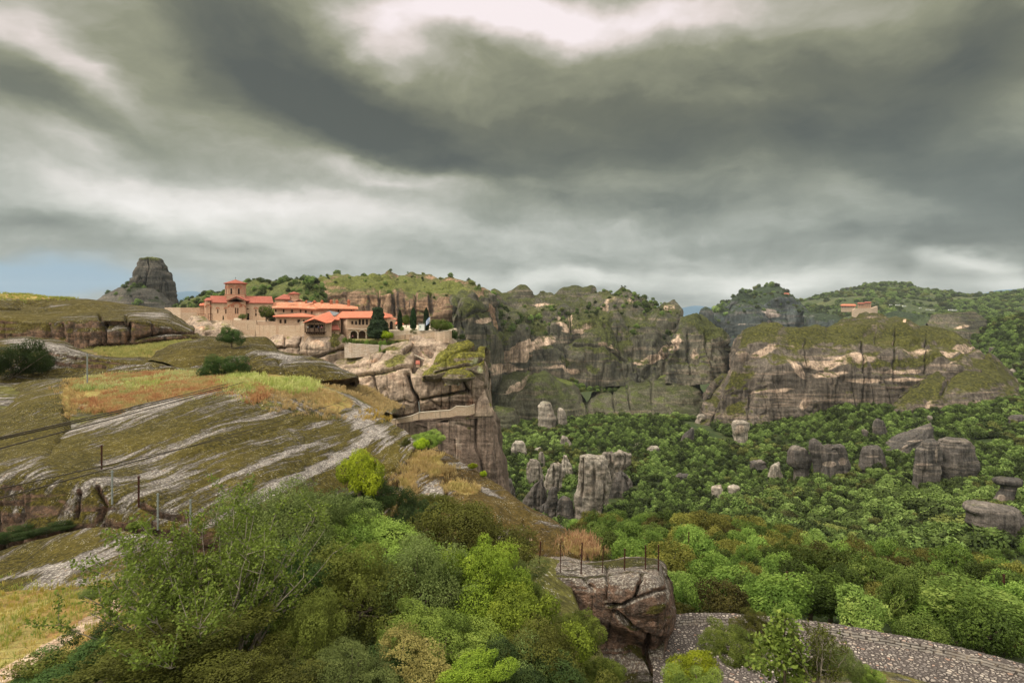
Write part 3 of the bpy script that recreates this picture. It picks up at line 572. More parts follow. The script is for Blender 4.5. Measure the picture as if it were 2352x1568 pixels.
# low mossy domes before them
net('cliff', [[(1110, 905, 520), (1117, 876, 530), (1147, 853, 540), (1180, 842, 545), (1202, 839, 545), (1218, 846, 545), (1226, 856, 540), (1240, 855, 540), (1280, 868, 540), (1311, 881, 540), (1335, 895, 545), (1352, 908, 560), (1380, 893, 570), (1403, 888, 575), (1440, 880, 575), (1495, 867, 575), (1550, 858, 570), (1600, 876, 560), (1622, 920, 545)],
              [(1110, 930, 505), (1160, 885, 508), (1222, 876, 510), (1300, 905, 508), (1352, 925, 520), (1403, 905, 530), (1500, 888, 535), (1590, 900, 530), (1624, 940, 520)],
              [(1112, 1010, 490), (1220, 1000, 490), (1350, 990, 490), (1500, 975, 500), (1626, 960, 500)]], M['dome'], 2, 2.5, 26, strata=1.5, ssize=6, cleft=2.5, csize=10, back=60, seed=16, key='low_domes', billow=4, bsize=30,
    marks=[('pale', 1192, 885, 36, 7, -36, 1.3), ('pale', 1160, 905, 10, 10, 0, .4), ('grass', 1290, 872, 36, 6, 22, .9), ('grass', 1540, 862, 50, 5, -4, .9), ('moss', 1250, 900, 60, 40, 20, .3), ('pale', 1480, 900, 30, 3, -3, .4), ('pale', 1580, 905, 20, 10, 0, .3)],
    cracks=[([(1224, 858), (1205, 880), (1172, 915)], 3.2, 4, 0.17), ([(1350, 905), (1352, 960)], 3.9, 5.6, 0.77), ([(1403, 892), (1415, 950)], 2.6, 3.2, 0.51), ([(1440, 882), (1450, 940)], 2.6, 3.2, 0.51), ([(1495, 870), (1500, 930)], 2.6, 3.2, 0.42), ([(1355, 912), (1400, 905)], 2, 3.2, 0.77)])
# terrace of scrub between the cliff lines
net('slope', [[(1200, 832, 600), (1300, 850, 600), (1400, 852, 600), (1560, 850, 600), (1600, 862, 600)],
              [(1220, 852, 560), (1300, 874, 560), (1352, 895, 560), (1400, 885, 585), (1500, 866, 585), (1600, 872, 575)],
              [(1220, 900, 550), (1600, 900, 560)]], M['hill'], 4, 1, 20, back=20, seed=17, key='shelf_slope')
net('cliff', [[(1126, 940, 480), (1140, 930, 480), (1160, 934, 480), (1180, 940, 480), (1192, 960, 480), (1200, 985, 480)], [(1126, 965, 470), (1160, 955, 465), (1202, 1000, 470)], [(1124, 1040, 460), (1204, 1040, 460)]],
    M['dome'], 2, 1.8, 12, strata=1, cleft=2, csize=6, back=30, seed=18)
loft('rock_pinnacle', [(921, 1246, 1258), (926, 1240, 1264), (940, 1236, 1270), (960, 1235, 1279), (990, 1234, 1281), (1015, 1230, 1284)], 455, M['pinn'], .7, 1.2, 8, .8, 3, 1.2, 5, seed=21,
     attr={'moss': .3}, label='blunt grey-green rock tower with a flat top standing below the mossy domes')
loft('rock_pinnacle', [(936, 1284, 1290), (942, 1281, 1296), (955, 1280, 1302), (975, 1280, 1303), (990, 1278, 1304)], 452, M['pinn'], .7, .9, 8, .6, 3, .6, 5, seed=22,
     attr={'moss': .3}, label='smaller rounded rock finger right beside the flat-topped tower')
# long striped cliff on the right
net('cliff', [[(1590, 985, 470), (1598, 955, 475), (1617, 910, 485), (1639, 885, 495), (1662, 866, 505), (1676, 850, 515), (1679, 810, 530), (1686, 780, 540), (1700, 764, 548), (1720, 753, 552), (1745, 742, 555), (1765, 739, 560), (1785, 744, 560), (1798, 752, 560), (1820, 754, 560), (1840, 753, 560), (1868, 749, 562), (1895, 748, 565), (1915, 740, 575), (1950, 727, 590), (1985, 725, 600), (2019, 726, 600), (2050, 733, 590), (2077, 739, 580), (2115, 746, 575), (2150, 751, 570), (2187, 757, 560), (2210, 773, 552), (2231, 790, 545), (2249, 812, 535)],
              [(1590, 990, 462), (1610, 945, 469.2), (1640, 905, 480.5), (1662, 880, 484.32), (1680, 830, 486.6), (1700, 792, 486), (1740, 778, 486), (1800, 782, 486), (1860, 778, 486), (1920, 775, 494), (1980, 775, 494), (2060, 780, 494), (2140, 790, 494), (2200, 800, 494), (2252, 828, 494)],
              [(1590, 995, 458), (1650, 910, 466.8), (1690, 860, 470), (1760, 835, 470), (1900, 825, 470), (2060, 830, 470), (2180, 840, 470), (2254, 850, 470)],
              [(1588, 1005, 452), (1650, 945, 458.2), (1720, 905, 461), (1820, 880, 461), (1960, 870, 461), (2100, 872, 461), (2255, 880, 461)],
              [(1586, 1035, 445), (1654, 1020, 445), (1727, 1000, 447), (1833, 985, 450), (1950, 965, 455), (2100, 960, 455), (2256, 950, 460)]],
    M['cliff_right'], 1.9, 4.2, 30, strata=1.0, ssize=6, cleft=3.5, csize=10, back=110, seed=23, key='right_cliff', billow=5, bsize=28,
    marks=[('pale', 1755, 806, 40, 14, -24, .8), ('pale', 1705, 815, 22, 24, 0, .55), ('pale', 1830, 850, 40, 12, 40, .9), ('pale', 1890, 835, 60, 14, -5, 1.0), ('pale', 1960, 825, 60, 14, -5, .9), ('pale', 1900, 860, 60, 10, -3, .8), ('pale', 1985, 874, 60, 8, 3, .8), ('pale', 1790, 895, 50, 6, -5, .7), ('pale', 1750, 898, 40, 5, -5, .6), ('pale', 1850, 930, 12, 22, 25, .7),
           ('pale', 2120, 806, 60, 8, 3, 1.0), ('pale', 2200, 806, 46, 8, -12, 1.1), ('pale', 2030, 780, 40, 8, -8, .65), ('pale', 2080, 850, 60, 6, -3, .7), ('pale', 2080, 870, 60, 7, 0, .7), ('pale', 2190, 833, 22, 4, -30, .9), ('pale', 1700, 960, 60, 6, -6, .35),
           ('moss', 1850, 770, 50, 22, -20, .4), ('moss', 1950, 765, 70, 24, 0, .45), ('moss', 2080, 770, 60, 22, 4, .45), ('moss', 2180, 775, 50, 22, 20, .45), ('moss', 1745, 760, 50, 16, -20, .6), ('moss', 1700, 870, 40, 26, -35, .5), ('moss', 2080, 830, 120, 10, -4, .55), ('moss', 1690, 930, 20, 30, 0, .4), ('sand', 2077, 748, 5, 6, 0, .65), ('sand', 2128, 757, 6, 3, 0, .6),
           ('moss', 1930, 905, 70, 14, 0, .25)],
    cracks=[([(1982, 775), (1984, 850), (1983, 925)], 2.6, 4.8, 0.85), ([(2056, 760), (2060, 880)], 2.6, 4, 0.77), ([(2128, 770), (2130, 850)], 2.6, 4, 0.77), ([(1849, 775), (1852, 840)], 2, 3.2, 0.68), ([(1640, 905), (1635, 1010)], 3.2, 4.8, 0.68), ([(1727, 900), (1717, 965)], 3.9, 4, 0.68), ([(2013, 760), (2015, 790)], 2, 2.4, 0.68),
            ([(1680, 905), (1760, 890)], 2.6, 1.5, 0.2), ([(1900, 760), (1960, 768), (2010, 755)], 3.2, 3.2, 0.26), ([(2130, 806), (2200, 818), (2250, 800)], 2, 1.5, 0.3), ([(1780, 965), (1900, 958), (2040, 935)], 3.2, 2.4, 0.26)])
net('cliff', [[(2030, 970, 430), (2040, 940, 432), (2070, 905, 440), (2110, 880, 450), (2150, 858, 465), (2185, 842, 478), (2205, 828, 490), (2235, 818, 495), (2271, 814, 500), (2290, 826, 500), (2315, 845, 500), (2335, 868, 500), (2350, 890, 500)],
              [(2030, 985, 422), (2090, 935, 424), (2160, 910, 430), (2240, 890, 436), (2352, 905, 445)],
              [(2030, 1040, 415), (2130, 1010, 415), (2240, 960, 420), (2355, 950, 430)]], M['cliff_right'], 1.9, 2.8, 26, strata=1.2, ssize=6, cleft=2.5, csize=9, back=80, seed=24, key='right_buttress', billow=2, bsize=20,
    marks=[('moss', 2230, 850, 90, 34, 10, .6), ('moss', 2130, 895, 40, 16, -10, .5), ('sand', 2185, 840, 26, 3, -32, .9), ('pale', 2140, 925, 14, 26, 30, .6), ('pale', 2280, 905, 30, 6, -20, .3)],
    cracks=[([(2210, 835), (2180, 862), (2165, 900)], 4, 4, .6)])

# ------------------------------------------------------------------ valley floor under the woods
net('slope', [[(1010, 935, 640), (1150, 960, 560), (1330, 955, 520), (1600, 965, 480), (1800, 950, 480), (2050, 925, 470), (2300, 885, 500), (2500, 850, 560)],
              [(1010, 1010, 480), (1150, 1010, 430), (1400, 1010, 410), (1700, 1010, 400), (2050, 990, 380), (2300, 970, 380), (2500, 960, 400)],
              [(1010, 1100, 360), (1150, 1095, 340), (1400, 1095, 330), (1700, 1100, 310), (2000, 1090, 300), (2300, 1080, 290), (2500, 1080, 280)],
              [(1010, 1200, 270), (1200, 1195, 265), (1500, 1190, 255), (1800, 1190, 240), (2100, 1190, 220), (2300, 1190, 205), (2500, 1190, 195)],
              [(1010, 1300, 215), (1200, 1290, 210), (1500, 1290, 200), (1800, 1290, 180), (2100, 1290, 160), (2300, 1290, 150), (2500, 1290, 140)],
              [(1010, 1420, 180), (1500, 1420, 160), (2000, 1420, 130), (2500, 1420, 110)]], M['floor'], 7, 5.5, 45, back=150, seed=30, key='valley', rim=True)
# wooded shoulder just beyond the road
net('slope', [[(1180, 1215, 120), (1300, 1235, 112), (1420, 1232, 105), (1600, 1235, 98), (1800, 1262, 92), (2000, 1310, 84), (2200, 1335, 78), (2500, 1390, 70)],
              [(1180, 1270, 95), (1400, 1280, 85), (1700, 1300, 75), (2000, 1360, 66), (2300, 1400, 60), (2500, 1430, 58)],
              [(1180, 1370, 66), (1400, 1370, 60), (1700, 1385, 54), (2000, 1420, 49), (2300, 1475, 45), (2500, 1500, 44)],
              [(1180, 1475, 50), (1500, 1460, 46), (1700, 1450, 42), (2000, 1480, 40), (2300, 1540, 37.5), (2500, 1600, 36)]], M['floor'], 6, .6, 8, back=60, seed=31, key='shoulder')

# ------------------------------------------------------------------ monastery rock
ML = dict(cat=None, kind='structure')
net('cliff', [[(640, 800, 166), (700, 806, 166), (760, 815, 160), (800, 818, 156), (850, 808, 154), (900, 797, 153), (935, 785, 153), (960, 800, 154), (985, 812, 153), (1020, 800, 152), (1060, 800, 150), (1095, 805, 150), (1112, 830, 148), (1118, 860, 148), (1116, 890, 148)],
              [(640, 830, 160), (700, 842, 158), (780, 850, 150), (850, 832, 147), (920, 812, 147), (960, 830, 149), (990, 838, 146), (1060, 830, 143), (1112, 850, 143), (1116, 900, 144)],
              [(640, 870, 156), (720, 872, 152), (800, 870, 145), (870, 860, 143), (940, 850, 143), (1000, 868, 142), (1060, 868, 140), (1110, 880, 141), (1114, 915, 142)],
              [(640, 920, 152), (760, 915, 147), (850, 905, 142), (920, 915, 141), (1000, 915, 140.5), (1060, 915, 140.5), (1090, 918, 141), (1112, 935, 141)],
              [(640, 1000, 150), (800, 990, 146), (930, 960, 142.5), (1000, 948, 142), (1060, 940, 142), (1112, 945, 142)],
              [(640, 1060, 148), (930, 1010, 143), (1110, 990, 143)]],
    M['mon'], 1.7, 1.6, 9, strata=.3, ssize=2.6, cleft=.8, csize=4, back=30, drop=-60, seed=40, key='mon_block', **ML,
    marks=[('dark', 765, 868, 8, 40, 0, .45), ('dark', 905, 880, 5, 30, 0, .6), ('dark', 800, 900, 12, 18, 0, .5), ('dark', 1085, 895, 12, 16, 20, .4), ('pale', 860, 825, 40, 8, -14, .4), ('pale', 1000, 890, 60, 26, 0, .15), ('pale', 1047, 885, 14, 18, 5, 1.0), ('pale', 980, 930, 60, 10, -8, .5), ('pale', 1085, 925, 24, 22, -50, .6), ('dark', 861, 880, 3, 30, 5, .9), ('dark', 890, 880, 3, 26, 0, .8), ('dark', 820, 870, 3, 24, 0, .6),
           ('dark', 970, 862, 6, 8, 0, .6), ('dark', 1000, 862, 5, 10, 0, .6), ('dark', 1075, 862, 8, 8, 0, .5), ('moss', 905, 838, 26, 14, -35, .55), ('moss', 890, 806, 20, 4, -16, .7), ('dark', 930, 890, 8, 26, 0, .5)],
    cracks=[([(790, 847), (840, 838), (868, 829), (885, 812)], 2.5, 1.3, .95), ([(818, 864), (862, 860), (905, 850), (935, 845), (957, 838)], 2.6, 1.5, .95), ([(856, 861), (862, 895), (868, 905)], 2.5, 1.3, .95), ([(937, 862), (940, 885), (955, 912), (960, 945)], 4.5, 3.0, 1.0), ([(805, 900), (870, 925), (930, 920), (955, 928)], 2.5, 1.2, .6),
            ([(960, 923), (1000, 912), (1060, 903), (1078, 900)], 3.5, 2.2, .95), ([(850, 955), (920, 958), (1000, 948)], 4, 1.6, .6), ([(955, 800), (962, 825), (950, 850)], 6, 3.0, .8), ([(1062, 870), (1070, 890), (1078, 905)], 3, 1.6, .8), ([(930, 810), (968, 795), (988, 815)], 5, 2.0, .5), ([(855, 820), (850, 845)], 2, .8, .7)])
net('cliff', [[(975, 850, 143), (988, 838, 143.5), (1000, 822, 144), (1022, 800, 145), (1040, 785, 146), (1052, 780, 146), (1072, 779, 146), (1086, 787, 146), (1094, 798, 146), (1105, 794, 146), (1120, 797, 146), (1129, 806, 145), (1125, 822, 144), (1121, 845, 143), (1117, 870, 142)],
              [(972, 858, 140.2), (990, 846, 140), (1020, 826, 140.5), (1060, 812, 141), (1095, 815, 141.5), (1125, 828, 142), (1117, 880, 141)],
              [(970, 866, 139), (1000, 858, 138.8), (1040, 850, 138.6), (1080, 850, 139), (1110, 862, 139.6), (1116, 890, 140)],
              [(970, 872, 139.6), (1020, 866, 139.4), (1050, 864, 139.4), (1080, 864, 139.8), (1114, 885, 140.5)],
              [(970, 877, 142), (1040, 872, 142), (1112, 895, 143)]], M['knob'], 1.6, 1.2, 8, strata=.45, ssize=2.2, cleft=.2, back=10, drop=-24, seed=41, key='knob', **ML,
    cracks=[([(995, 835), (1040, 812), (1080, 798), (1094, 800)], 2.2, 1.4, .9), ([(1000, 856), (1040, 845), (1080, 838), (1110, 826)], 2.0, 1.2, .85), ([(1022, 822), (1024, 850)], 2, .8, .8)],
    marks=[('pale', 1090, 830, 22, 12, -10, .7), ('pale', 1105, 848, 14, 20, 0, .6), ('pale', 1000, 864, 22, 5, 0, .4), ('moss', 1040, 805, 50, 20, -25, .8)])
loft('boulder', [(848, 1040, 1058), (852, 1028, 1075), (860, 1020, 1088), (866, 1015, 1092), (872, 1018, 1080), (880, 1022, 1050)], 137, M['knob'], .45, .4, 4, .2, 1.5, .1, seed=42, sink=2,
     label='moss-topped lens-shaped boulder lodged under the green cap of the cliff')
# lower pillar with the path ledge
net('cliff', [[(840, 990, 150), (880, 972, 147), (918, 963, 145), (960, 956, 144.5), (1000, 952, 144), (1048, 948, 143.6), (1080, 948, 143), (1110, 946, 143), (1132, 944, 144), (1139, 950, 146)],
              [(840, 1000, 147), (880, 982, 143.5), (918, 972, 141), (960, 966, 139.6), (1030, 962, 138.6), (1080, 960, 138), (1125, 956, 139), (1142, 975, 142)],
              [(845, 1030, 146), (890, 1010, 143), (930, 1000, 140.5), (1000, 1000, 138.8), (1080, 1000, 138), (1130, 1000, 138.6), (1148, 1015, 141)],
              [(850, 1070, 146), (920, 1065, 142), (1000, 1060, 138.6), (1090, 1060, 137), (1135, 1060, 137.5), (1157, 1065, 140)],
              [(860, 1140, 145), (1050, 1140, 137), (1140, 1140, 136.5), (1168, 1135, 139)],
              [(870, 1260, 142), (1050, 1260, 135), (1180, 1250, 137)]], M['pillar'], 1.7, 1.3, 10, strata=.12, ssize=2.0, cleft=1.3, csize=5, back=26, drop=-70, seed=43, key='pillar', **ML,
    marks=[('pale', 1040, 975, 60, 10, 0, .7), ('pale', 1050, 1040, 14, 60, 5, .75), ('pale', 930, 975, 40, 10, 0, .6), ('pale', 1150, 1110, 20, 20, 0, .4), ('pale', 1120, 958, 20, 8, 0, .6), ('dark', 1000, 1010, 30, 50, 0, .55), ('moss', 1078, 1000, 6, 40, -8, .9), ('moss', 1105, 985, 8, 40, 0, .8), ('dark', 1090, 1040, 20, 60, 0, .35), ('dark', 1055, 1090, 5, 30, 8, .8)],
    cracks=[([(955, 968), (985, 963), (1025, 968)], 3, 1.8, .9), ([(1050, 975), (1090, 985)], 3, .5, .3), ([(1044, 1010), (1046, 1080), (1040, 1120)], 2, .5, .6)])
net('cliff', [[(1090, 935, 141), (1096, 915, 141), (1104, 900, 141), (1112, 892, 141), (1118, 905, 141), (1122, 920, 141), (1130, 930, 141), (1131, 940, 141)],
              [(1088, 945, 139), (1100, 925, 138.5), (1115, 920, 138.5), (1132, 945, 139)], [(1088, 957, 138.5), (1110, 955, 138), (1132, 955, 139)]], M['mon'], 1.4, .6, 3, strata=.2, back=4, drop=-28, seed=44, **ML, base_attr={'pale': .3},
    marks=[('moss', 1126, 925, 8, 10, 0, .6)])
# rock below the balcony house, greys left of it
net('cliff', [[(690, 790, 158), (700, 768, 158), (730, 764, 157.5), (760, 764, 158), (782, 766, 159), (795, 780, 161)],
              [(690, 810, 156), (720, 795, 154.5), (760, 790, 155), (795, 800, 158)], [(690, 850, 156), (740, 845, 154), (800, 845, 156)]], M['mon'], 1.6, .7, 6, strata=.3, ssize=2, cleft=.2, back=12, drop=-32, seed=45, base_attr={'pale': .22}, **ML,
    marks=[('pale', 727, 790, 22, 12, 0, .8), ('moss', 768, 790, 12, 26, 20, .8), ('dark', 778, 780, 8, 14, 0, .6), ('dark', 745, 812, 40, 3, -18, .8)], cracks=[([(700, 830), (745, 815), (795, 800)], 2.5, 1.2, .9)])
net('cliff', [[(600, 795, 164), (612, 778, 164), (640, 768, 163), (665, 772, 163), (690, 770, 163), (700, 785, 164)],
              [(600, 815, 160), (640, 795, 159), (690, 800, 160), (702, 810, 162)], [(600, 850, 159), (700, 860, 158)]], M['mon'], 1.6, .9, 5, strata=.5, ssize=2, cleft=.6, csize=3, back=12, drop=-32, seed=46, **ML,
    marks=[('dark', 640, 800, 60, 16, 10, .55), ('dark', 690, 800, 12, 40, 0, .8)], cracks=[([(625, 800), (660, 795), (700, 788)], 3, 1.6, .9), ([(655, 772), (650, 800)], 2.5, 1, .8), ([(694, 780), (697, 850)], 3, 2.2, 1)])
net('cliff', [[(405, 760, 172), (425, 740, 172), (445, 728, 172), (468, 728, 172), (490, 745, 170), (510, 742, 168), (540, 752, 168), (556, 762, 168), (600, 778, 166)],
              [(405, 775, 165), (460, 760, 163), (520, 768, 160), (600, 792, 160)], [(405, 800, 160), (600, 830, 156)]], M['mon'], 1.6, .8, 6, strata=.4, ssize=2, cleft=.2, back=14, drop=-24, seed=47, **ML,
    marks=[('pale', 450, 745, 30, 16, 35, .55), ('dark', 530, 768, 34, 4, 10, .8)], cracks=[([(470, 768), (500, 758), (520, 762)], 3, 1.2, .8)])
# rock rising under the garden terrace
net('cliff', [[(925, 800, 157), (945, 778, 157), (965, 768, 157), (985, 770, 157), (1010, 774, 157), (1035, 782, 157), (1050, 790, 157), (1056, 800, 157)],
              [(925, 812, 154), (960, 795, 153.5), (1010, 795, 153), (1056, 815, 154)], [(925, 845, 153), (1060, 840, 152)]], M['mon'], 1.5, .9, 5, strata=.3, ssize=2, cleft=.5, csize=3, back=10, drop=-26, seed=48, **ML,
    marks=[('pale', 955, 785, 18, 10, 0, .4), ('dark', 1000, 800, 40, 20, 0, .35)])
# level ground carrying the buildings
def slabpoly(name, pts, ztop, zbot, m, kind='structure'):
    """a level platform: outline in (u, D), top at ztop"""
    bm = bmesh.new(); top = [bm.verts.new(((u - 1176) / F * D, D, ztop)) for u, D in pts]; bot = [bm.verts.new(((u - 1176) / F * D, D, zbot)) for u, D in pts]
    bm.faces.new(top); bm.faces.new(bot[::-1]); n = len(pts)
    for i in range(n): bm.faces.new((top[i], bot[i], bot[(i + 1) % n], top[(i + 1) % n]))
    bmesh.ops.recalc_face_normals(bm, faces=bm.faces); me = bpy.data.meshes.new(name); bm.to_mesh(me); bm.free()
    return tag(link(name, me, m), kind=kind)
M['court'] = plain('courtyard_ground', 'b3a28c', 'c4b6a2', .8, .95)
M['garden'] = plain('garden_soil', '6b6a3c', '8a7d55', .6, .95)
slabpoly('courtyard', [(480, 173.6), (640, 173.6), (700, 165.5), (700, 215), (400, 215), (388, 184)], -4.9, -22, M['court'])
slabpoly('courtyard', [(797, 153.4), (930, 155), (960, 160), (900, 185), (802, 185), (799, 158)], -9.6, -16, M['garden'])
slabpoly('garden', [(903, 158.5), (968, 157.5), (1035, 158), (1050, 172), (960, 200), (880, 200), (885, 162)], -7.15, -13, M['court'])

# ------------------------------------------------------------------ near left: outcrops and meadow
LK = dict(cat=None, kind='structure')
net('meadow', [[(-260, 775, 150), (0, 772, 140), (250, 780, 135), (460, 772, 130), (620, 800, 110), (760, 850, 95), (900, 930, 85)],
               [(-260, 800, 110), (0, 800, 105), (230, 808, 98), (460, 785, 105), (620, 815, 92), (760, 880, 80), (900, 950, 72)],
               [(-260, 850, 75), (0, 860, 72), (230, 855, 72), (460, 855, 70), (620, 862, 68), (760, 895, 64), (880, 950, 62)],
               [(-260, 915, 55), (0, 910, 56), (230, 918, 56), (460, 900, 57), (620, 890, 58), (760, 918, 60), (870, 960, 60)],
               [(-260, 1040, 42), (0, 1020, 44), (230, 985, 46), (460, 940, 50), (620, 925, 52), (760, 950, 55), (860, 985, 57)],
               [(-260, 1190, 38), (0, 1180, 39), (230, 1180, 40), (460, 1140, 44), (620, 1080, 48), (860, 1080, 54)]],
    M['soil'], 3, .25, 5, back=40, seed=50, key='meadow', **LK,
    marks=[('grass', 380, 900, 280, 46, -2, .9), ('grass', 330, 805, 140, 30, -4, .8), ('grass', 650, 880, 130, 30, 10, .9), ('grass', 780, 930, 90, 24, 30, .9), ('sand', 390, 853, 70, 4, -2, .6), ('sand', 200, 795, 26, 7, 0, .8), ('grass', 560, 830, 90, 30, 10, .6), ('sand', 470, 890, 90, 4, -16, .5)])
net('outcrop', [[(-120, 676, 135), (0, 677, 135), (77, 678, 135), (108, 684, 133), (160, 686, 132), (220, 690, 132), (295, 700, 132), (340, 704, 130), (379, 708, 130), (395, 716, 128), (410, 728, 126), (430, 742, 122), (448, 753, 120), (462, 770, 118)],
                [(-120, 700, 120), (0, 712, 118), (100, 722, 115), (200, 722, 113), (300, 724, 113), (380, 728, 115), (430, 752, 114), (464, 772, 115)],
                [(-120, 740, 108), (0, 738, 107), (100, 741, 106), (160, 738, 105.6), (230, 733, 105), (300, 735, 105.6), (380, 742, 109), (430, 760, 111), (466, 775, 113)],
                [(-120, 790, 107), (0, 780, 106.4), (74, 775, 105.6), (123, 782, 105.2), (185, 803, 104.4), (218, 805, 104.2), (256, 798, 104.4), (307, 788, 105), (384, 779, 108), (430, 776, 110), (468, 778, 112.6)],
                [(-120, 840, 107), (468, 800, 112)]], M['slab2'], 2.2, .9, 12, strata=.35, ssize=2.5, cleft=.5, csize=5, back=30, seed=51, key='upper_outcrop', **LK,
    marks=[('grass', 60, 678, 100, 9, 1, .9), ('moss', 60, 730, 80, 30, -30, .8), ('moss', 150, 705, 120, 14, 0, .5), ('moss', 290, 720, 60, 10, 0, .3), ('pale', 120, 702, 50, 6, 0, .6), ('pale', 330, 720, 60, 8, 0, .4)],
    cracks=[([(228, 722), (238, 760), (240, 790)], 3, 2.0, 1), ([(290, 725), (293, 770), (288, 790)], 3, 1.6, 1), ([(240, 745), (262, 742), (292, 748)], 8, .8, .7), ([(350, 740), (352, 770)], 3, 1, .8), ([(110, 740), (112, 775)], 4, .8, .7), ([(140, 742), (142, 775)], 4, .8, .7), ([(310, 778), (370, 764), (455, 760)], 2.5, 1.2, .9), ([(205, 800), (230, 792), (300, 795)], 3, 1, .5), ([(30, 700), (60, 690), (110, 700)], 3, .8, .5)])
loft('boulder', [(702, 5, 20), (706, -14, 34), (716, -24, 42), (730, -30, 44), (745, -30, 38)], 118, M['slab2'], .8, .5, 4, .2, cleft=.1, seed=52, sink=2, label='rounded bare boulder at the left edge under the grassy skyline')
net('outcrop', [[(-120, 800, 84), (-40, 780, 84), (0, 773, 84), (60, 770, 84), (90, 773, 84), (123, 778, 83), (150, 786, 82), (175, 798, 80), (190, 806, 78), (230, 813, 78), (307, 823, 78), (384, 834, 77), (420, 846, 75)],
                [(-120, 830, 74), (0, 800, 74), (80, 797, 74), (150, 808, 73), (230, 824, 72), (330, 834, 72), (420, 850, 72)],
                [(-120, 900, 64), (0, 876, 65), (100, 858, 69), (230, 856, 69.5), (330, 852, 70.5), (422, 856, 72)],
                [(-120, 940, 62), (0, 912, 62.5), (100, 897, 64), (230, 893, 65), (330, 890, 66), (422, 887, 68)]], M['slab2'], 2.2, .5, 8, strata=.3, ssize=1.6, back=10, seed=53, key='left_dome', **LK,
    marks=[('pale', 100, 795, 100, 12, 8, .5)], cracks=[([(60, 800), (140, 815), (230, 830), (330, 836)], 2.5, .5, .6), ([(20, 835), (120, 835), (240, 845)], 3, .4, .5)])
net('outcrop', [[(348, 818, 84), (354, 805, 85), (375, 797, 87), (410, 787, 88), (440, 782, 89), (487, 775, 90), (510, 778, 90), (540, 790, 89), (575, 778, 90), (606, 778, 90), (625, 792, 88), (640, 806, 86)],
                [(348, 824, 79), (400, 808, 80), (450, 800, 80), (510, 805, 80), (560, 808, 80), (640, 815, 82)],
                [(345, 832, 76), (400, 842, 74), (448, 856, 72), (512, 842, 73), (560, 840, 74), (640, 840, 78)]], M['slab2'], 2.0, .5, 7, strata=.3, ssize=1.6, back=10, seed=54, key='centre_dome', **LK,
    marks=[('moss', 430, 815, 80, 24, 10, .4), ('moss', 500, 790, 40, 10, 0, .4)])
net('outcrop', [[(548, 822, 78), (553, 809, 79), (570, 803, 80), (589, 801, 80), (620, 804, 80), (657, 810, 79), (690, 816, 78), (725, 822, 77), (755, 831, 76), (780, 842, 75), (800, 852, 74), (816, 863, 73.4)],
                [(548, 836, 73), (600, 826, 73), (660, 834, 72.5), (725, 844, 72), (780, 855, 71.5), (816, 865, 72.6)],
                [(548, 858, 70), (600, 862, 69), (660, 868, 68.5), (725, 876, 69), (780, 872, 70), (815, 866, 72)],
                [(548, 866, 71), (600, 872, 70), (660, 880, 70), (725, 884, 70.5), (780, 880, 71), (815, 868, 72.5)],
                [(548, 872, 75), (660, 892, 75), (760, 894, 75), (813, 876, 75)]], M['slab2'], 1.9, .45, 6, strata=.25, ssize=1.4, back=9, drop=-13, seed=55, key='tip_dome', **LK,
    marks=[('moss', 740, 862, 60, 10, 8, .8), ('pale', 640, 820, 60, 6, 8, .5), ('moss', 600, 850, 40, 14, 0, .5)], cracks=[([(560, 815), (572, 850), (575, 870)], 3, .6, .7), ([(640, 830), (655, 850), (700, 868)], 3, .4, .5)])
# left flank of the foreground
net('outcrop', [[(-260, 905, 64), (0, 892, 63), (51, 880, 62), (110, 872, 62), (150, 869, 62), (182, 900, 60.5)],
                [(-260, 960, 52), (0, 940, 51), (80, 925, 51), (140, 928, 51), (176, 962, 50)],
                [(-260, 1050, 41), (0, 1030, 40.5), (60, 1020, 41), (125, 1003, 42), (165, 1030, 42.5)],
                [(-260, 1120, 34.5), (0, 1085, 34), (60, 1075, 34.2), (100, 1060, 36), (140, 1055, 38)],
                [(-260, 1220, 32.5), (0, 1212, 32.5), (60, 1215, 32.5), (130, 1200, 34)],
                [(-260, 1300, 32), (130, 1260, 34)]], M['slab'], 2.3, .35, 6, strata=.2, ssize=1.2, cleft=.25, csize=3, back=12, seed=56, key='left_flank', **LK,
    marks=[('grass', 168, 915, 26, 46, 0, .9), ('moss', 60, 960, 150, 70, -15, .45), ('dark', 20, 1130, 26, 60, 10, .7), ('dark', 55, 1170, 8, 60, 0, .8)])
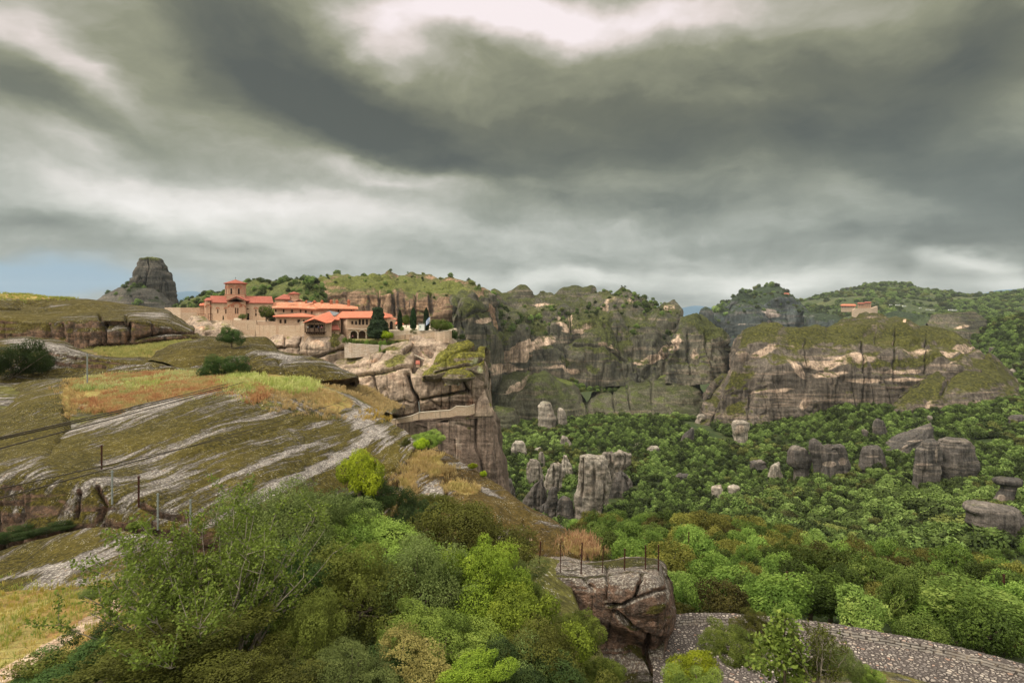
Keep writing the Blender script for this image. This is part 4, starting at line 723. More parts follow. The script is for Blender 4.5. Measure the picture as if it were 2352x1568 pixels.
net('outcrop', [[(56, 1080, 38), (66, 1040, 40), (80, 1015, 42), (110, 1000, 44), (150, 985, 46), (200, 965, 48), (250, 948, 49.5), (320, 930, 51), (400, 913, 53), (470, 900, 54), (525, 892, 55), (600, 889, 57), (660, 893, 59), (720, 905, 60.5), (790, 922, 61), (850, 945, 60), (900, 972, 58), (935, 992, 56), (955, 1010, 54.5)],
                [(56, 1100, 35), (90, 1050, 37), (150, 1028, 39), (250, 1000, 42), (400, 965, 45.5), (525, 945, 48), (660, 945, 52), (790, 970, 54.5), (880, 1000, 54), (950, 1030, 52)],
                [(57, 1085, 34.2), (100, 1052, 35.5), (170, 1048, 36.4), (280, 1060, 36.6), (400, 1040, 39), (525, 1015, 42), (660, 1010, 45.5), (790, 1030, 49), (870, 1050, 50), (935, 1060, 50)],
                [(58, 1115, 31.4), (120, 1090, 32), (200, 1092, 32.3), (280, 1118, 32.5), (400, 1130, 33.4), (525, 1110, 36), (660, 1080, 40.5), (790, 1080, 45.5), (870, 1085, 48), (918, 1088, 49)],
                [(58, 1220, 30.6), (140, 1218, 30.6), (250, 1200, 31), (330, 1215, 31), (430, 1225, 31.2), (560, 1210, 33), (700, 1165, 38), (790, 1130, 43), (870, 1118, 46.5), (908, 1110, 48.5)],
                [(58, 1270, 31), (330, 1270, 31), (560, 1280, 32), (905, 1180, 47)]], M['slab'], 2.0, .32, 6, strata=.14, ssize=1.0, cleft=.12, csize=3, back=14, drop=-22, seed=57, key='main_slab', **LK,
    marks=[('pale', 300, 950, 240, 12, -17, .55), ('pale', 640, 910, 120, 10, 0, .7), ('pale', 680, 1100, 200, 11, -27, 1.0), ('pale', 580, 1075, 120, 6, -22, .5), ('pale', 850, 985, 60, 24, 35, .6), ('pale', 380, 1090, 60, 50, 0, .25), ('moss', 720, 1130, 100, 12, -27, .9), ('moss', 160, 1050, 60, 40, 0, .8), ('moss', 300, 1010, 200, 20, -17, .5), ('moss', 560, 1000, 200, 14, -18, .4), ('moss', 905, 1060, 18, 40, 0, .7),
           ('dark', 64, 1160, 10, 60, 0, .8), ('dark', 175, 1180, 5, 30, 0, .6)],
    cracks=[([(60, 1100), (70, 1050), (100, 1010), (150, 985)], 4, .7, .8), ([(180, 1130), (175, 1190)], 4, .5, .7), ([(225, 1120), (240, 1160), (230, 1200)], 5, .5, .4), ([(420, 1050), (560, 1010), (700, 965)], 3, .15, .3), ([(330, 1160), (370, 1180), (440, 1190)], 6, .4, .4)])
net('outcrop', [[(-260, 1300, 29), (-60, 1275, 29), (0, 1264, 29), (50, 1250, 29), (100, 1236, 29), (160, 1220, 29), (205, 1209, 29), (250, 1206, 29), (285, 1212, 29), (320, 1222, 29), (360, 1232, 29), (400, 1246, 28.6)],
                [(-260, 1340, 26), (0, 1315, 26), (100, 1295, 26), (205, 1268, 26.4), (300, 1268, 26.4), (400, 1290, 26)],
                [(-260, 1410, 23), (0, 1386, 23), (100, 1368, 23), (205, 1345, 23.2), (300, 1338, 23.4), (400, 1345, 23.5)],
                [(-260, 1450, 22.6), (400, 1400, 22.8)]], M['slab'], 2.2, .22, 4, strata=.14, ssize=.8, back=4, drop=-15, seed=58, key='low_slab', **LK,
    marks=[('pale', 120, 1300, 160, 8, -12, .6), ('pale', 230, 1325, 100, 8, -8, .8), ('moss', 150, 1260, 120, 16, -14, .5), ('pale', 60, 1370, 60, 8, -10, .6)])
net('grassy_slope', [[(-300, 1360, 24.5), (0, 1350, 24.5), (150, 1340, 24.5), (300, 1325, 25), (500, 1300, 26), (800, 1230, 32), (1100, 1250, 34), (1300, 1290, 38)],
                     [(-300, 1400, 22.2), (0, 1385, 22.2), (150, 1370, 22), (300, 1350, 22), (500, 1340, 22), (800, 1320, 25), (1100, 1330, 28), (1320, 1380, 32)],
                     [(-300, 1500, 18), (0, 1480, 18), (150, 1470, 18), (300, 1460, 18), (500, 1460, 18), (800, 1450, 19), (1100, 1460, 20), (1380, 1500, 22)],
                     [(-300, 1640, 14.5), (150, 1640, 14.5), (500, 1640, 14), (800, 1640, 14), (1100, 1680, 14), (1420, 1720, 15)],
                     [(-300, 1900, 10), (500, 1900, 10), (1500, 1950, 10)]], M['soil'], 4, .15, 3, back=6, seed=59, key='near_slope', **LK, base_attr={'moss': .3},
    marks=[('grass', 60, 1430, 270, 130, 0, .8), ('sand', 200, 1430, 60, 16, -35, 1), ('sand', 110, 1490, 90, 14, -30, 1), ('sand', 30, 1540, 80, 18, -25, 1), ('sand', 260, 1395, 40, 14, -40, .9), ('grass', 120, 1400, 140, 30, -15, 1)])
# descending ridge in the middle
net('outcrop', [[(880, 1040, 56), (915, 1028, 56), (945, 1020, 55), (985, 1028, 54), (1030, 1040, 53), (1065, 1062, 51.5), (1090, 1076, 50.5), (1120, 1095, 49.5), (1150, 1118, 48.5), (1200, 1152, 46.5), (1240, 1177, 45.5), (1290, 1210, 44), (1320, 1232, 43), (1340, 1252, 42)],
                [(880, 1080, 50), (940, 1070, 49), (1000, 1072, 48), (1050, 1095, 46.5), (1100, 1118, 45.5), (1180, 1160, 43.5), (1250, 1210, 42), (1345, 1275, 40.6)],
                [(880, 1140, 45), (940, 1130, 44), (1000, 1130, 43), (1060, 1145, 41.5), (1130, 1170, 40.5), (1200, 1215, 40), (1345, 1300, 39.4)],
                [(880, 1230, 39), (1000, 1230, 37.5), (1100, 1260, 37), (1200, 1310, 37.4), (1345, 1320, 38.6)],
                [(880, 1330, 36), (1100, 1400, 34), (1345, 1400, 38)]], M['ridge'], 2.0, .4, 6, strata=.2, ssize=1.3, cleft=.15, csize=3, back=14, drop=-45, seed=60, key='ridge', **LK,
    marks=[('grass', 985, 1060, 60, 22, 25, .95), ('grass', 940, 1105, 16, 40, 0, .7), ('grass', 1060, 1115, 40, 14, 20, .9), ('pale', 1000, 1120, 40, 22, 0, .6), ('pale', 1130, 1130, 50, 8, 25, .6), ('moss', 1160, 1180, 80, 30, 30, .5), ('sand', 1210, 1240, 12, 6, 0, .8), ('sand', 1195, 1262, 14, 6, 0, .8), ('grass', 1320, 1262, 30, 14, 20, .9), ('moss', 1250, 1250, 60, 30, 30, .3)],
    cracks=[([(1025, 1062), (1030, 1090), (1022, 1130)], 4, .8, .8), ([(915, 1080), (908, 1110), (890, 1150)], 5, .8, .8), ([(1205, 1195), (1215, 1230), (1200, 1260)], 4, .3, .5)])
# overhanging head that ends the ridge
net('outcrop', [[(1150, 1262, 40.5), (1200, 1268, 39.6), (1300, 1275, 39.15), (1345, 1288, 38.7), (1400, 1284, 38.34), (1460, 1280, 37.98), (1500, 1284, 37.8), (1525, 1298, 37.44), (1533, 1320, 36.9)],
                [(1150, 1290, 36.45), (1250, 1300, 36), (1345, 1305, 35.64), (1400, 1310, 35.28), (1460, 1304, 35.1), (1505, 1302, 35.28), (1534, 1330, 35.64)],
                [(1160, 1330, 35.1), (1250, 1325, 34.38), (1345, 1330, 34.02), (1400, 1334, 33.66), (1460, 1330, 33.3), (1510, 1330, 33.66), (1536, 1350, 34.92)],
                [(1170, 1400, 34.65), (1280, 1380, 34.02), (1380, 1390, 33.3), (1440, 1395, 32.76), (1500, 1395, 32.58), (1530, 1390, 33.12), (1546, 1400, 34.56)],
                [(1180, 1460, 34.65), (1300, 1430, 34.02), (1400, 1440, 33.48), (1450, 1448, 32.94), (1500, 1460, 32.76), (1530, 1455, 33.3), (1547, 1446, 34.38)],
                [(1200, 1500, 34.38), (1330, 1480, 33.84), (1420, 1475, 34.02), (1470, 1485, 34.38), (1505, 1490, 34.2), (1525, 1475, 34.38), (1538, 1466, 34.74)],
                [(1230, 1580, 33), (1360, 1570, 33), (1440, 1570, 32.5), (1490, 1570, 32), (1505, 1560, 32.3), (1515, 1545, 32.8), (1524, 1520, 33.8)],
                [(1230, 1700, 28), (1500, 1700, 28), (1530, 1650, 29)]], M['head'], 1.8, .4, 4, strata=.12, ssize=1.0, cleft=.1, csize=2.5, back=9, drop=-26, seed=61, key='head', **LK,
    marks=[('moss', 1430, 1292, 80, 8, -2, 1.0), ('pale', 1440, 1345, 40, 26, 0, .8), ('pale', 1520, 1345, 14, 22, 0, .6), ('moss', 1510, 1400, 28, 10, -20, .9), ('moss', 1510, 1420, 30, 6, -10, .8), ('pale', 1400, 1310, 60, 4, 0, .8), ('moss', 1460, 1490, 10, 40, -40, .7)],
    cracks=[([(1395, 1300), (1392, 1380)], 3, .3, .1), ([(1395, 1392), (1430, 1390), (1455, 1378), (1468, 1350), (1475, 1320)], 3, .7, .9), ([(1415, 1410), (1450, 1440), (1480, 1462), (1515, 1470)], 4, 1.0, 1), ([(1455, 1378), (1500, 1360), (1530, 1352)], 3, .4, .6), ([(1490, 1470), (1480, 1500), (1500, 1540)], 5, .6, .5), ([(1345, 1325), (1358, 1350)], 5, .3, .4)])
# ------------------------------------------------------------------ rocks standing in the valley
ROCKS = []
def valley_D(u, v):
    N = NETS['valley']; d = (N['U'] - u) ** 2 + ((N['V'] - v) * 1.5) ** 2 + 1e9 * (N['P'][..., 1] > 640); i = np.unravel_index(np.argmin(d), d.shape); return float(N['P'][i][1])
def Lf(prof, D, m, *a, **k):
    nm = 'rock_pinnacle' if k.pop('pin', False) else 'boulder'; q = prof[-1]; w_ = (q[2] - q[1]) / 2 / F * 300
    if not (q[0] < 870 or D < 190): D = valley_D((q[1] + q[2]) / 2, q[0] - 4) * (.90 if q[0] > 1140 and q[1] > 2200 else .97) + w_ * .5
    ROCKS.append((min(x[1] for x in prof), max(x[2] for x in prof), prof[0][0], q[0], D)); a = list(a); a[0] *= .55
    if len(a) > 3: a[1] *= 1.7; a[2] *= .7; a[3] *= .22
    k['cleft'] = (a[5] if len(a) > 5 else k.get('cleft', .5))
    if len(a) > 5: a = a[:5] + [a[5] * 1.5] + a[6:]; k.pop('cleft')
    return loft(nm, prof, D, m, *a, **k)
def vnet(name, rows, *a, **k):
    q = rows[-1]; b = rows[-1]; u = (b[0][0] + b[-1][0]) / 2; v = np.mean([x[1] for x in b]) - 10; s_ = valley_D(u, v) / np.mean([x[2] for x in b]); ROCKS.append((rows[0][0][0] + 4, rows[0][-1][0] - 4, min(x[1] for x in rows[0]), np.mean([x[1] for x in b]), q[0][2] * s_)); return net(name, [[(x, y, d * s_) for x, y, d in r] for r in rows], *a, **k)
Lf([(1042, 1350, 1372), (1046, 1332, 1388), (1056, 1328, 1394), (1080, 1327, 1396), (1110, 1325, 1397), (1140, 1321, 1396), (1170, 1318, 1385), (1185, 1318, 1380)], 335, M['pinn'], .6, 1.2, 7, .8, 2.5, 2.4, 4, seed=80, label='tallest pale fluted pinnacle standing in the valley wood', pin=True)
Lf([(1036, 1385, 1402), (1042, 1380, 1412), (1060, 1380, 1414), (1090, 1382, 1412), (1110, 1384, 1404), (1150, 1384, 1396)], 341, M['pinn'], .6, 1.0, 6, .7, 2.5, 1.8, 3.5, seed=81, label='fluted column joined to the right of the tallest pale pinnacle', pin=True)
Lf([(1036, 1412, 1440), (1044, 1405, 1450), (1055, 1405, 1450), (1070, 1404, 1442), (1090, 1406, 1420)], 348, M['pinn'], .5, 1.0, 5, .8, 2.5, 1.4, 3, seed=82, label='jagged low crag right of the fluted columns', pin=True)
Lf([(1062, 1268, 1282), (1070, 1262, 1292), (1085, 1256, 1296), (1105, 1252, 1290), (1130, 1250, 1285)], 342, M['pinn'], .6, 1.0, 5, .9, 2, 1.6, 3, seed=83, label='blocky upper crag left of the tallest pinnacle', pin=True)
Lf([(1046, 1296, 1301), (1054, 1293, 1304), (1070, 1290, 1312), (1090, 1284, 1316)], 346, M['pinn'], .6, .9, 4, .7, 2, 1.2, 2.5, seed=84, label='thin forked spike between the blocky crag and tallest pinnacle', pin=True)
Lf([(1096, 1240, 1246), (1104, 1234, 1248), (1120, 1222, 1252), (1140, 1208, 1256), (1160, 1203, 1254), (1175, 1204, 1252)], 325, M['grey'], .6, 1.0, 6, .6, 2.5, .9, 5, seed=85, label='dark grey sloping crag lowest left in the pinnacle group', pin=True)
Lf([(1114, 1272, 1276), (1125, 1264, 1278), (1145, 1254, 1280), (1170, 1240, 1278), (1185, 1238, 1276)], 318, M['grey'], .5, .9, 6, .5, 2.5, .8, 5, seed=86, label='grey fin leaning up to the right beside the dark sloping crag', pin=True)
Lf([(1140, 1290, 1305), (1150, 1284, 1312), (1170, 1278, 1318), (1190, 1276, 1318)], 315, M['grey'], .6, .8, 5, .5, 2, .6, 4, seed=87, label='squat grey rock at the foot of the pinnacle group')
Lf([(1012, 1184, 1200), (1018, 1177, 1208), (1034, 1175, 1210), (1050, 1180, 1206)], 402, M['pinn'], .7, 1, 6, .6, 3, .8, 5, seed=88, label='rounded pale rock in the wood below the mossy domes')
Lf([(1038, 1242, 1246), (1046, 1239, 1250), (1066, 1237, 1252)], 372, M['pinn'], .7, .7, 4, .5, 2, .5, 3, seed=89, label='thin pale rock finger alone in the left valley wood', pin=True)
Lf([(1000, 1290, 1298), (1008, 1286, 1306), (1020, 1282, 1312)], 400, M['pinn'], .7, .8, 4, .6, 2, .6, 3, seed=90, label='small double-pointed pale rock above the pinnacle group')
Lf([(1028, 1240 - 10, 1246 - 4), (1036, 1228, 1244)], 392, M['pinn'], .7, .6, 4, .4, 2, .3, 3, seed=91, label='tiny pale rock near the thin rock finger')
Lf([(1100, 1166, 1172), (1115, 1160, 1180), (1135, 1158, 1186), (1160, 1158, 1190)], 300, M['grey'], .6, .8, 5, .6, 2, .8, 3, seed=92, label='grey crag directly right of the monastery pillar foot')
Lf([(1056, 1220, 1232), (1066, 1212, 1240), (1084, 1208, 1246), (1104, 1206, 1248)], 350, M['pinn'], .6, 1.2, 5, .5, 2, 1.6, 3, seed=140, label='leaning pale crag at the upper left of the pinnacle group', pin=True)
Lf([(1084, 1418, 1432), (1096, 1402, 1446), (1112, 1398, 1452), (1128, 1396, 1454)], 345, M['grey'], .6, 1.0, 6, .4, 2, 1.2, 4, seed=141, label='brownish rock shoulder at the lower right of the fluted columns')
# right hand rocks
Lf([(1023, 1826, 1838), (1030, 1815, 1850), (1045, 1808, 1858), (1060, 1808, 1863), (1070, 1812, 1862), (1074, 1822, 1858), (1095, 1824, 1860)], 345, M['grey'], .8, .7, 8, .9, 2.2, .3, 6, seed=93, label='dark helmet-shaped boulder, left one of the valley group')
Lf([(1006, 1866, 1872), (1016, 1858, 1886), (1030, 1857, 1892), (1050, 1864, 1892), (1075, 1866, 1892), (1098, 1866, 1892)], 348, M['grey'], .7, .7, 8, .8, 2.2, .8, 5, seed=94, label='knob-topped grey rock squeezed between two bigger ones')
Lf([(1019, 1898, 1930), (1026, 1888, 1938), (1045, 1886, 1948), (1068, 1888, 1950), (1080, 1886, 1946), (1102, 1880, 1948)], 345, M['grey'], .7, .8, 9, .8, 2.5, 1.0, 6, seed=95, label='broadest rock of the valley group, with pale scars', marks=[('pale', 1905, 1065, 20, 8, 0, .9), ('pale', 1935, 1060, 12, 12, 0, .7)])
Lf([(1060, 1786, 1790), (1066, 1776, 1792), (1076, 1768, 1794), (1090, 1764, 1796)], 352, M['pinn'], .7, .7, 5, .7, 2, .5, 4, seed=97, label='pale stepped rock at the left end of the valley group')
Lf([(1023, 1990, 2014), (1030, 1983, 2022), (1045, 1979, 2028), (1058, 1976, 2032), (1070, 1974, 2034), (1078, 1978, 2030)], 340, M['grey'], .8, .8, 8, .8, 2.2, .3, 6, seed=98, label='single dark layered boulder right of the valley group', marks=[('pale', 2005, 1048, 26, 3, 0, .9)])
Lf([(960, 2012, 2020), (968, 2008, 2030), (982, 2006, 2036), (996, 2006, 2038)], 378, M['grey'], .7, .7, 6, .7, 2, .4, 4, seed=99, label='small dark rock with pointed top in the upper valley wood')
Lf([(985, 1980, 1990), (990, 1979, 1995), (998, 1981, 1996)], 372, M['grey'], .7, .5, 4, .4, 2, .2, 4, seed=100, label='tiny grey rock left of the small pointed dark one')
vnet('crag', [[(2034, 1018, 372), (2048, 1006, 372), (2080, 990, 374), (2108, 980, 376), (2128, 972, 378), (2138, 968, 378), (2142, 990, 376), (2144, 1010, 374)], [(2034, 1032, 366), (2080, 1010, 366), (2120, 1000, 368), (2146, 1030, 370)], [(2034, 1052, 362), (2080, 1058, 360), (2146, 1050, 364)]], M['grey'], 1.7, .9, 6, strata=1.2, ssize=2.2, cleft=.8, csize=4, back=12, seed=101, tilt=.35, kind=None, label='long dark slanting crag rising right to a spike', cat='rock', marks=[('pale', 2105, 1012, 24, 3, -5, .8), ('pale', 2070, 1030, 24, 4, -30, .8)])
Lf([(954, 2132, 2140), (958, 2130, 2142), (963, 2133, 2140), (968, 2130, 2141), (980, 2128, 2142)], 377, M['pinn'], .9, .3, 3, .3, 1.5, .1, 3, seed=102, label='pale knobbly spike at the right end of the slanting crag', pin=True, sink=6)
Lf([(1010, 2124, 2146), (1018, 2116, 2156), (1040, 2106, 2164), (1065, 2102, 2160), (1090, 2101, 2160), (1115, 2100, 2155)], 308, M['grey'], .7, .9, 8, .9, 2.5, .5, 6, seed=103, label='left half of the big dark split rock with pale stripes', marks=[('pale', 2124, 1066, 26, 3, -8, 1), ('pale', 2151, 1045, 3, 20, 0, 1), ('pale', 2130, 1093, 30, 2, 0, .6)])
Lf([(1005, 2190, 2214), (1010, 2160, 2226), (1030, 2154, 2236), (1060, 2156, 2242), (1090, 2160, 2240), (1105, 2168, 2230)], 316, M['grey'], .7, 1.0, 9, .8, 2.5, .4, 7, seed=104, label='larger smooth right half of the big dark split rock')
Lf([(1095, 2296, 2334), (1099, 2286, 2344), (1106, 2284, 2346), (1113, 2292, 2342), (1117, 2304, 2334), (1126, 2302, 2332), (1134, 2296, 2330), (1148, 2286, 2328)], 262, M['grey'], .9, .35, 5, .5, 1.5, .1, 4, seed=105, label='mushroom-shaped rock with a flat cap near the right edge', pin=True, marks=[('pale', 2300, 1142, 12, 10, 0, .7)])
Lf([(1157, 2256, 2300), (1161, 2230, 2324), (1170, 2221, 2338), (1180, 2228, 2346), (1200, 2228, 2352), (1215, 2238, 2352), (1228, 2250, 2344), (1233, 2262, 2330)], 222, M['grey'], .8, .6, 8, .8, 1.6, .05, 6, seed=106, label='huge smooth dark loaf-shaped boulder at the right edge', sink=1)
net('crag', [[(2108, 1292, 172), (2116, 1278, 174), (2140, 1270, 175), (2170, 1276, 175), (2190, 1284, 174), (2198, 1300, 172)], [(2108, 1305, 168), (2150, 1298, 167), (2200, 1308, 168)], [(2106, 1345, 162), (2200, 1345, 162)]], M['grey'], 1.7, 1.0, 4, strata=.9, ssize=1.6, cleft=.8, csize=3, back=8, seed=108, kind=None, label='rough dark crag above the wooded shoulder on the right', cat='rock')
net('crag', [[(2200, 1292, 166), (2240, 1282, 168), (2300, 1290, 168), (2352, 1296, 168), (2420, 1300, 166)], [(2200, 1310, 160), (2300, 1312, 160), (2420, 1320, 160)], [(2200, 1360, 156), (2420, 1360, 154)]], M['grey'], 1.8, 1.0, 4, strata=.9, ssize=1.6, cleft=.8, csize=3, back=8, seed=109, kind=None, label='dark rocky bank at the right edge behind the rusty pole', cat='rock')
Lf([(965, 1690, 1712), (970, 1682, 1720), (982, 1680, 1721), (996, 1684, 1716), (1006, 1686, 1716), (1020, 1684, 1716)], 392, M['pinn'], .8, .8, 6, .8, 2.5, .2, 5, seed=110, label='skull-shaped pale and pinkish rock under the striped cliff', marks=[('pale', 1700, 985, 12, 12, 0, .9)])
Lf([(982, 1588, 1592), (992, 1578, 1594), (1005, 1568, 1594), (1018, 1562, 1594)], 412, M['grey'], .6, .7, 6, .5, 2.5, .3, 5, seed=111, label='grey triangular fin at the left foot of the striped cliff')
Lf([(1113, 1640, 1656), (1119, 1636, 1660), (1134, 1634, 1662), (1150, 1628, 1664)], 318, M['pinn'], .8, .6, 4, .7, 1.6, .2, 4, seed=112, label='left one of the twin small pale rocks in the valley')
Lf([(1113, 1680, 1696), (1118, 1672, 1700), (1130, 1674, 1700), (1144, 1678, 1698)], 318, M['pinn'], .8, .6, 4, .7, 1.6, .2, 4, seed=113, label='right one of the twin small pale rocks in the valley')
for i, (u, v, w, h, D, lb_) in enumerate([(1610, 958, 20, 14, 428, 'small rounded pale rock left of the striped cliff foot'), (1570, 1094, 36, 12, 322, 'flat grey outcrop in the middle of the valley wood'), (1500, 1030, 30, 12, 380, 'low broken outcrop right of the jagged crag'), (1840, 1238, 60, 22, 176, 'grey slab outcrop just above the wooded shoulder'), (1400, 1225, 14, 16, 132, 'small grey stone between trees at the edge of the shoulder'),
     (2340, 960, 40, 16, 400, 'broken grey outcrop in the wood at the right'), (2330, 855, 30, 16, 640, 'grey crag on the wooded slope at the right edge'), (2296, 800, 40, 8, 760, 'flat grey ledge on the wooded slope at the right edge'), (1468, 1020, 20, 8, 388, 'small pale ledge in the wood right of the pinnacles'), (1740, 1062, 36, 10, 342, 'low grey outcrop left of the valley rock group')]):
    Lf([(v - h / 2, u - w * .25, u + w * .2), (v - h * .3, u - w * .42, u + w * .38), (v, u - w * .5, u + w * .5), (v + h / 2, u - w * .52, u + w * .52)], D, M['grey'] if i % 2 else M['pinn'], .7, .8, 4, .7, 1.6, .4, 3, seed=120 + i, label=lb_, sink=8)

WORDS = 'first second third fourth fifth sixth seventh eighth ninth tenth eleventh twelfth thirteenth fourteenth fifteenth sixteenth seventeenth eighteenth nineteenth'.split()
def ordinal(n):
    if n <= 19: return WORDS[n - 1]
    t, o_ = divmod(n, 10); tens = ['', '', 'twent', 'thirt', 'fort', 'fift', 'sixt', 'sevent', 'eight', 'ninet'][t]
    return tens + 'ieth' if o_ == 0 else tens + 'y-' + WORDS[o_ - 1]
# ------------------------------------------------------------------ foliage
rng = np.random.default_rng(7)
def unit(n, r=None):
    r = r or rng; v = r.normal(size=(n, 3)); return v / np.linalg.norm(v, axis=1, keepdims=True)
def leaves(C, Nrm, L, W, tint, r):
    """kite-shaped leaves at centres C with rough facing Nrm"""
    n = len(C); a = np.cross(Nrm, unit(n, r)); a /= np.linalg.norm(a, axis=1, keepdims=True) + 1e-9; b = np.cross(Nrm, a); b /= np.linalg.norm(b, axis=1, keepdims=True) + 1e-9
    l = (L * r.uniform(.6, 1.35, n))[:, None]; w = (W * r.uniform(.7, 1.3, n))[:, None]
    V = np.stack([C - a * l * .5, C + b * w * .5 + a * l * .08, C + a * l * .5, C - b * w * .5 + a * l * .08], 1)
    return V.reshape(-1, 3), np.repeat(tint, 4)
def crown_mesh(name, n, L, lobes, seed, sx=1.0, sz=.8, W=None, m=None, lr=(.26, .46), gap=.25, up=.3, spiky=0, base=-.35, dr=(.45, .72)):
    r = np.random.default_rng(seed); W = W or L * .62
    d = unit(lobes * 3, r); d = d[d[:, 2] > base][:lobes]; lobes = len(d)
    c = d * (r.uniform(*dr, lobes))[:, None] * np.array([sx, sx, sz]); rad = r.uniform(*lr, lobes)
    c = np.vstack([c, [[0, 0, .05]]]); rad = np.append(rad, .5 * min(sx, sz) + .1); lt = np.append(r.uniform(0, 1, lobes), .3)
    w = rad ** 2; k = r.choice(len(c), int(n * 1.7), p=w / w.sum()); q = unit(len(k), r)
    nz = fbm(q * 2.6 + k[:, None] * 3.1, 3, seed)
    rr = rad[k] * (1 + .42 * nz) * (1 - .35 * r.random(len(k)) ** 2.2)
    if spiky: rr = rr * (1 + spiky * np.clip(q[:, 2], 0, 1) * np.clip(vnoise(q * 7 + k[:, None], seed + 3), 0, 1))
    p = c[k] + q * rr[:, None] * np.array([1, 1, .9])
    inside = np.zeros(len(p), bool)
    for j in range(len(c)): inside |= (np.linalg.norm((p - c[j]) / rad[j], axis=1) < .62) & (k != j)
    hole = fbm(p * 3.2 + 9, 2, seed + 8) < -gap * 1.25 - .12
    keep = ~inside & ~hole & (p[:, 2] > base - .25); p, q, k = p[keep][:n], q[keep][:n], k[keep][:n]
    Nr = q + 1.0 * unit(len(p), r) + np.array([0, 0, up]); Nr /= np.linalg.norm(Nr, axis=1, keepdims=True)
    t = np.clip(.42 * lt[k] + .33 * (fbm(p * 5, 2, seed + 4) * .9 + .5) + .25 * r.random(len(p)) + .12 * q[:, 2], 0, 1)
    V, tt = leaves(p, Nr, L, W, t, r)
    me = np_mesh(name, V, np.arange(len(V)).reshape(-1, 4), False, {'tint': tt}); 
    if m: me.materials.append(m)
    return me, c, rad
def tube_np(pts, rads, k=5):
    pts = np.asarray(pts, float); n = len(pts); T = np.gradient(pts, axis=0); T /= np.linalg.norm(T, axis=1, keepdims=True) + 1e-9
    ref = np.where(np.abs(T[:, 2:3]) > .9, np.array([[1., 0, 0]]), np.array([[0., 0, 1]])); A = np.cross(T, ref); A /= np.linalg.norm(A, axis=1, keepdims=True); B = np.cross(T, A)
    th = np.linspace(0, 2 * math.pi, k, endpoint=False)
    V = pts[:, None] + (A[:, None] * np.cos(th)[None, :, None] + B[:, None] * np.sin(th)[None, :, None]) * np.asarray(rads, float)[:, None, None]
    i = np.arange(n * k).reshape(n, k); a, b = i[:-1], i[1:]
    return V.reshape(-1, 3), np.stack([a, np.roll(a, -1, 1), np.roll(b, -1, 1), b], -1).reshape(-1, 4)
def joinmesh(name, parts, m=None, smooth=True):
    V, Fc, o = [], [], 0
    for v, f in parts: V.append(v); Fc.append(f + o); o += len(v)
    me = np_mesh(name, np.vstack(V), np.vstack(Fc), smooth)
    if m: me.materials.append(m)
    return me
def trunk_mesh(name, c, seed, H, m, r0=.06, n=8, k=5):
    """tapered trunk with limbs into the lobes of the crown; foot at z = -H"""
    r = np.random.default_rng(seed); parts = []; top = np.array([r.uniform(-.1, .1), r.uniform(-.1, .1), -.1 * H])
    z = np.linspace(0, 1, 6)[:, None]; st = np.array([0, 0, -H]) + (top - np.array([0, 0, -H])) * z + np.stack([.05 * np.sin(z[:, 0] * 4), .04 * np.cos(z[:, 0] * 3), 0 * z[:, 0]], 1)
    parts.append(tube_np(st, np.linspace(r0 * 1.5, r0 * .8, 6), k + 1))
    for j in range(min(n, len(c))):
        a = st[r.integers(2, 6)]; b = c[j] * 1.0; mid = (a + b) / 2 + r.normal(size=3) * .08
        parts.append(tube_np([a, mid, b, b + (b - mid) * .45], [r0 * .6, r0 * .4, r0 * .22, r0 * .08], k))
    return joinmesh(name, parts, m)

M['bark'] = plain('bark', '4a4036', '6e6455', 6, .95, .02)
M['twig'] = plain('grey_twig', '6f675a', '938a7c', 9, .95)
M['lf_bright'] = leaf_mat('leaf_bright_green', ['46551a', '70862a', '94a838', 'b4c44e'])
M['lf_oak'] = leaf_mat('leaf_oak_green', ['424f20', '647630', '869642', 'a6b258'])
M['lf_grey'] = leaf_mat('leaf_grey_green', ['3e4826', '5c6a36', '7c884c', '9ea66a'])
M['lf_olive'] = leaf_mat('leaf_olive_brown', ['3a3e1a', '565a24', '747a34', '949848'])
M['lf_cream'] = leaf_mat('leaf_cream_yellow', ['55502a', '7d7640', 'a89c5c', 'cbbb7c'])
M['lf_yellow'] = leaf_mat('leaf_yellow_green', ['56681a', '86981f', 'a9b92c', 'c6cf4a'])
M['lf_dark'] = leaf_mat('leaf_dark_green', ['24301a', '384a24', '506230', '6c7c40'])
M['lf_mid'] = leaf_mat('leaf_wood_green', ['303e1a', '4a5e26', '687e34', '8a9c48'], var=.7)
M['lf_mid2'] = leaf_mat('leaf_wood_olive', ['3c3a18', '5a5826', '767234', '948e46'], var=.7)
M['lf_mid3'] = leaf_mat('leaf_wood_bright', ['42541e', '5c6e30', '7c8c42', '9ca456'], var=.5)
M['lf_far'] = leaf_mat('leaf_valley_green', ['2c3a1a', '48582a', '66783a', '869250'], var=.8, trans=.2)
M['lf_far2'] = leaf_mat('leaf_valley_olive', ['303418', '484c26', '626632', '7c8042'], var=.8, trans=.2)
M['lf_cyp'] = leaf_mat('leaf_cypress', ['141f12', '1e2e18', '2c3f20', '3c5028'], trans=.15)
M['lf_con'] = leaf_mat('leaf_conifer', ['1c2619', '2a3823', '3a4a2f', '50603e'], trans=.15)

M['lf_sap'] = leaf_mat('leaf_sapling_green', ['3a421a', '545e26', '728032', '909c44'])
CR = {}
def proto(key, mname, n, L, lobes, seed, H=1.0, r0=.05, nl=8, bark='bark', **kw):
    me, c, rad = crown_mesh('crown_' + key, n, L, lobes, seed, m=M[mname], **kw)
    tm = trunk_mesh('trunk_' + key, c, seed, H, M[bark], r0, nl); CR[key] = (me, tm)
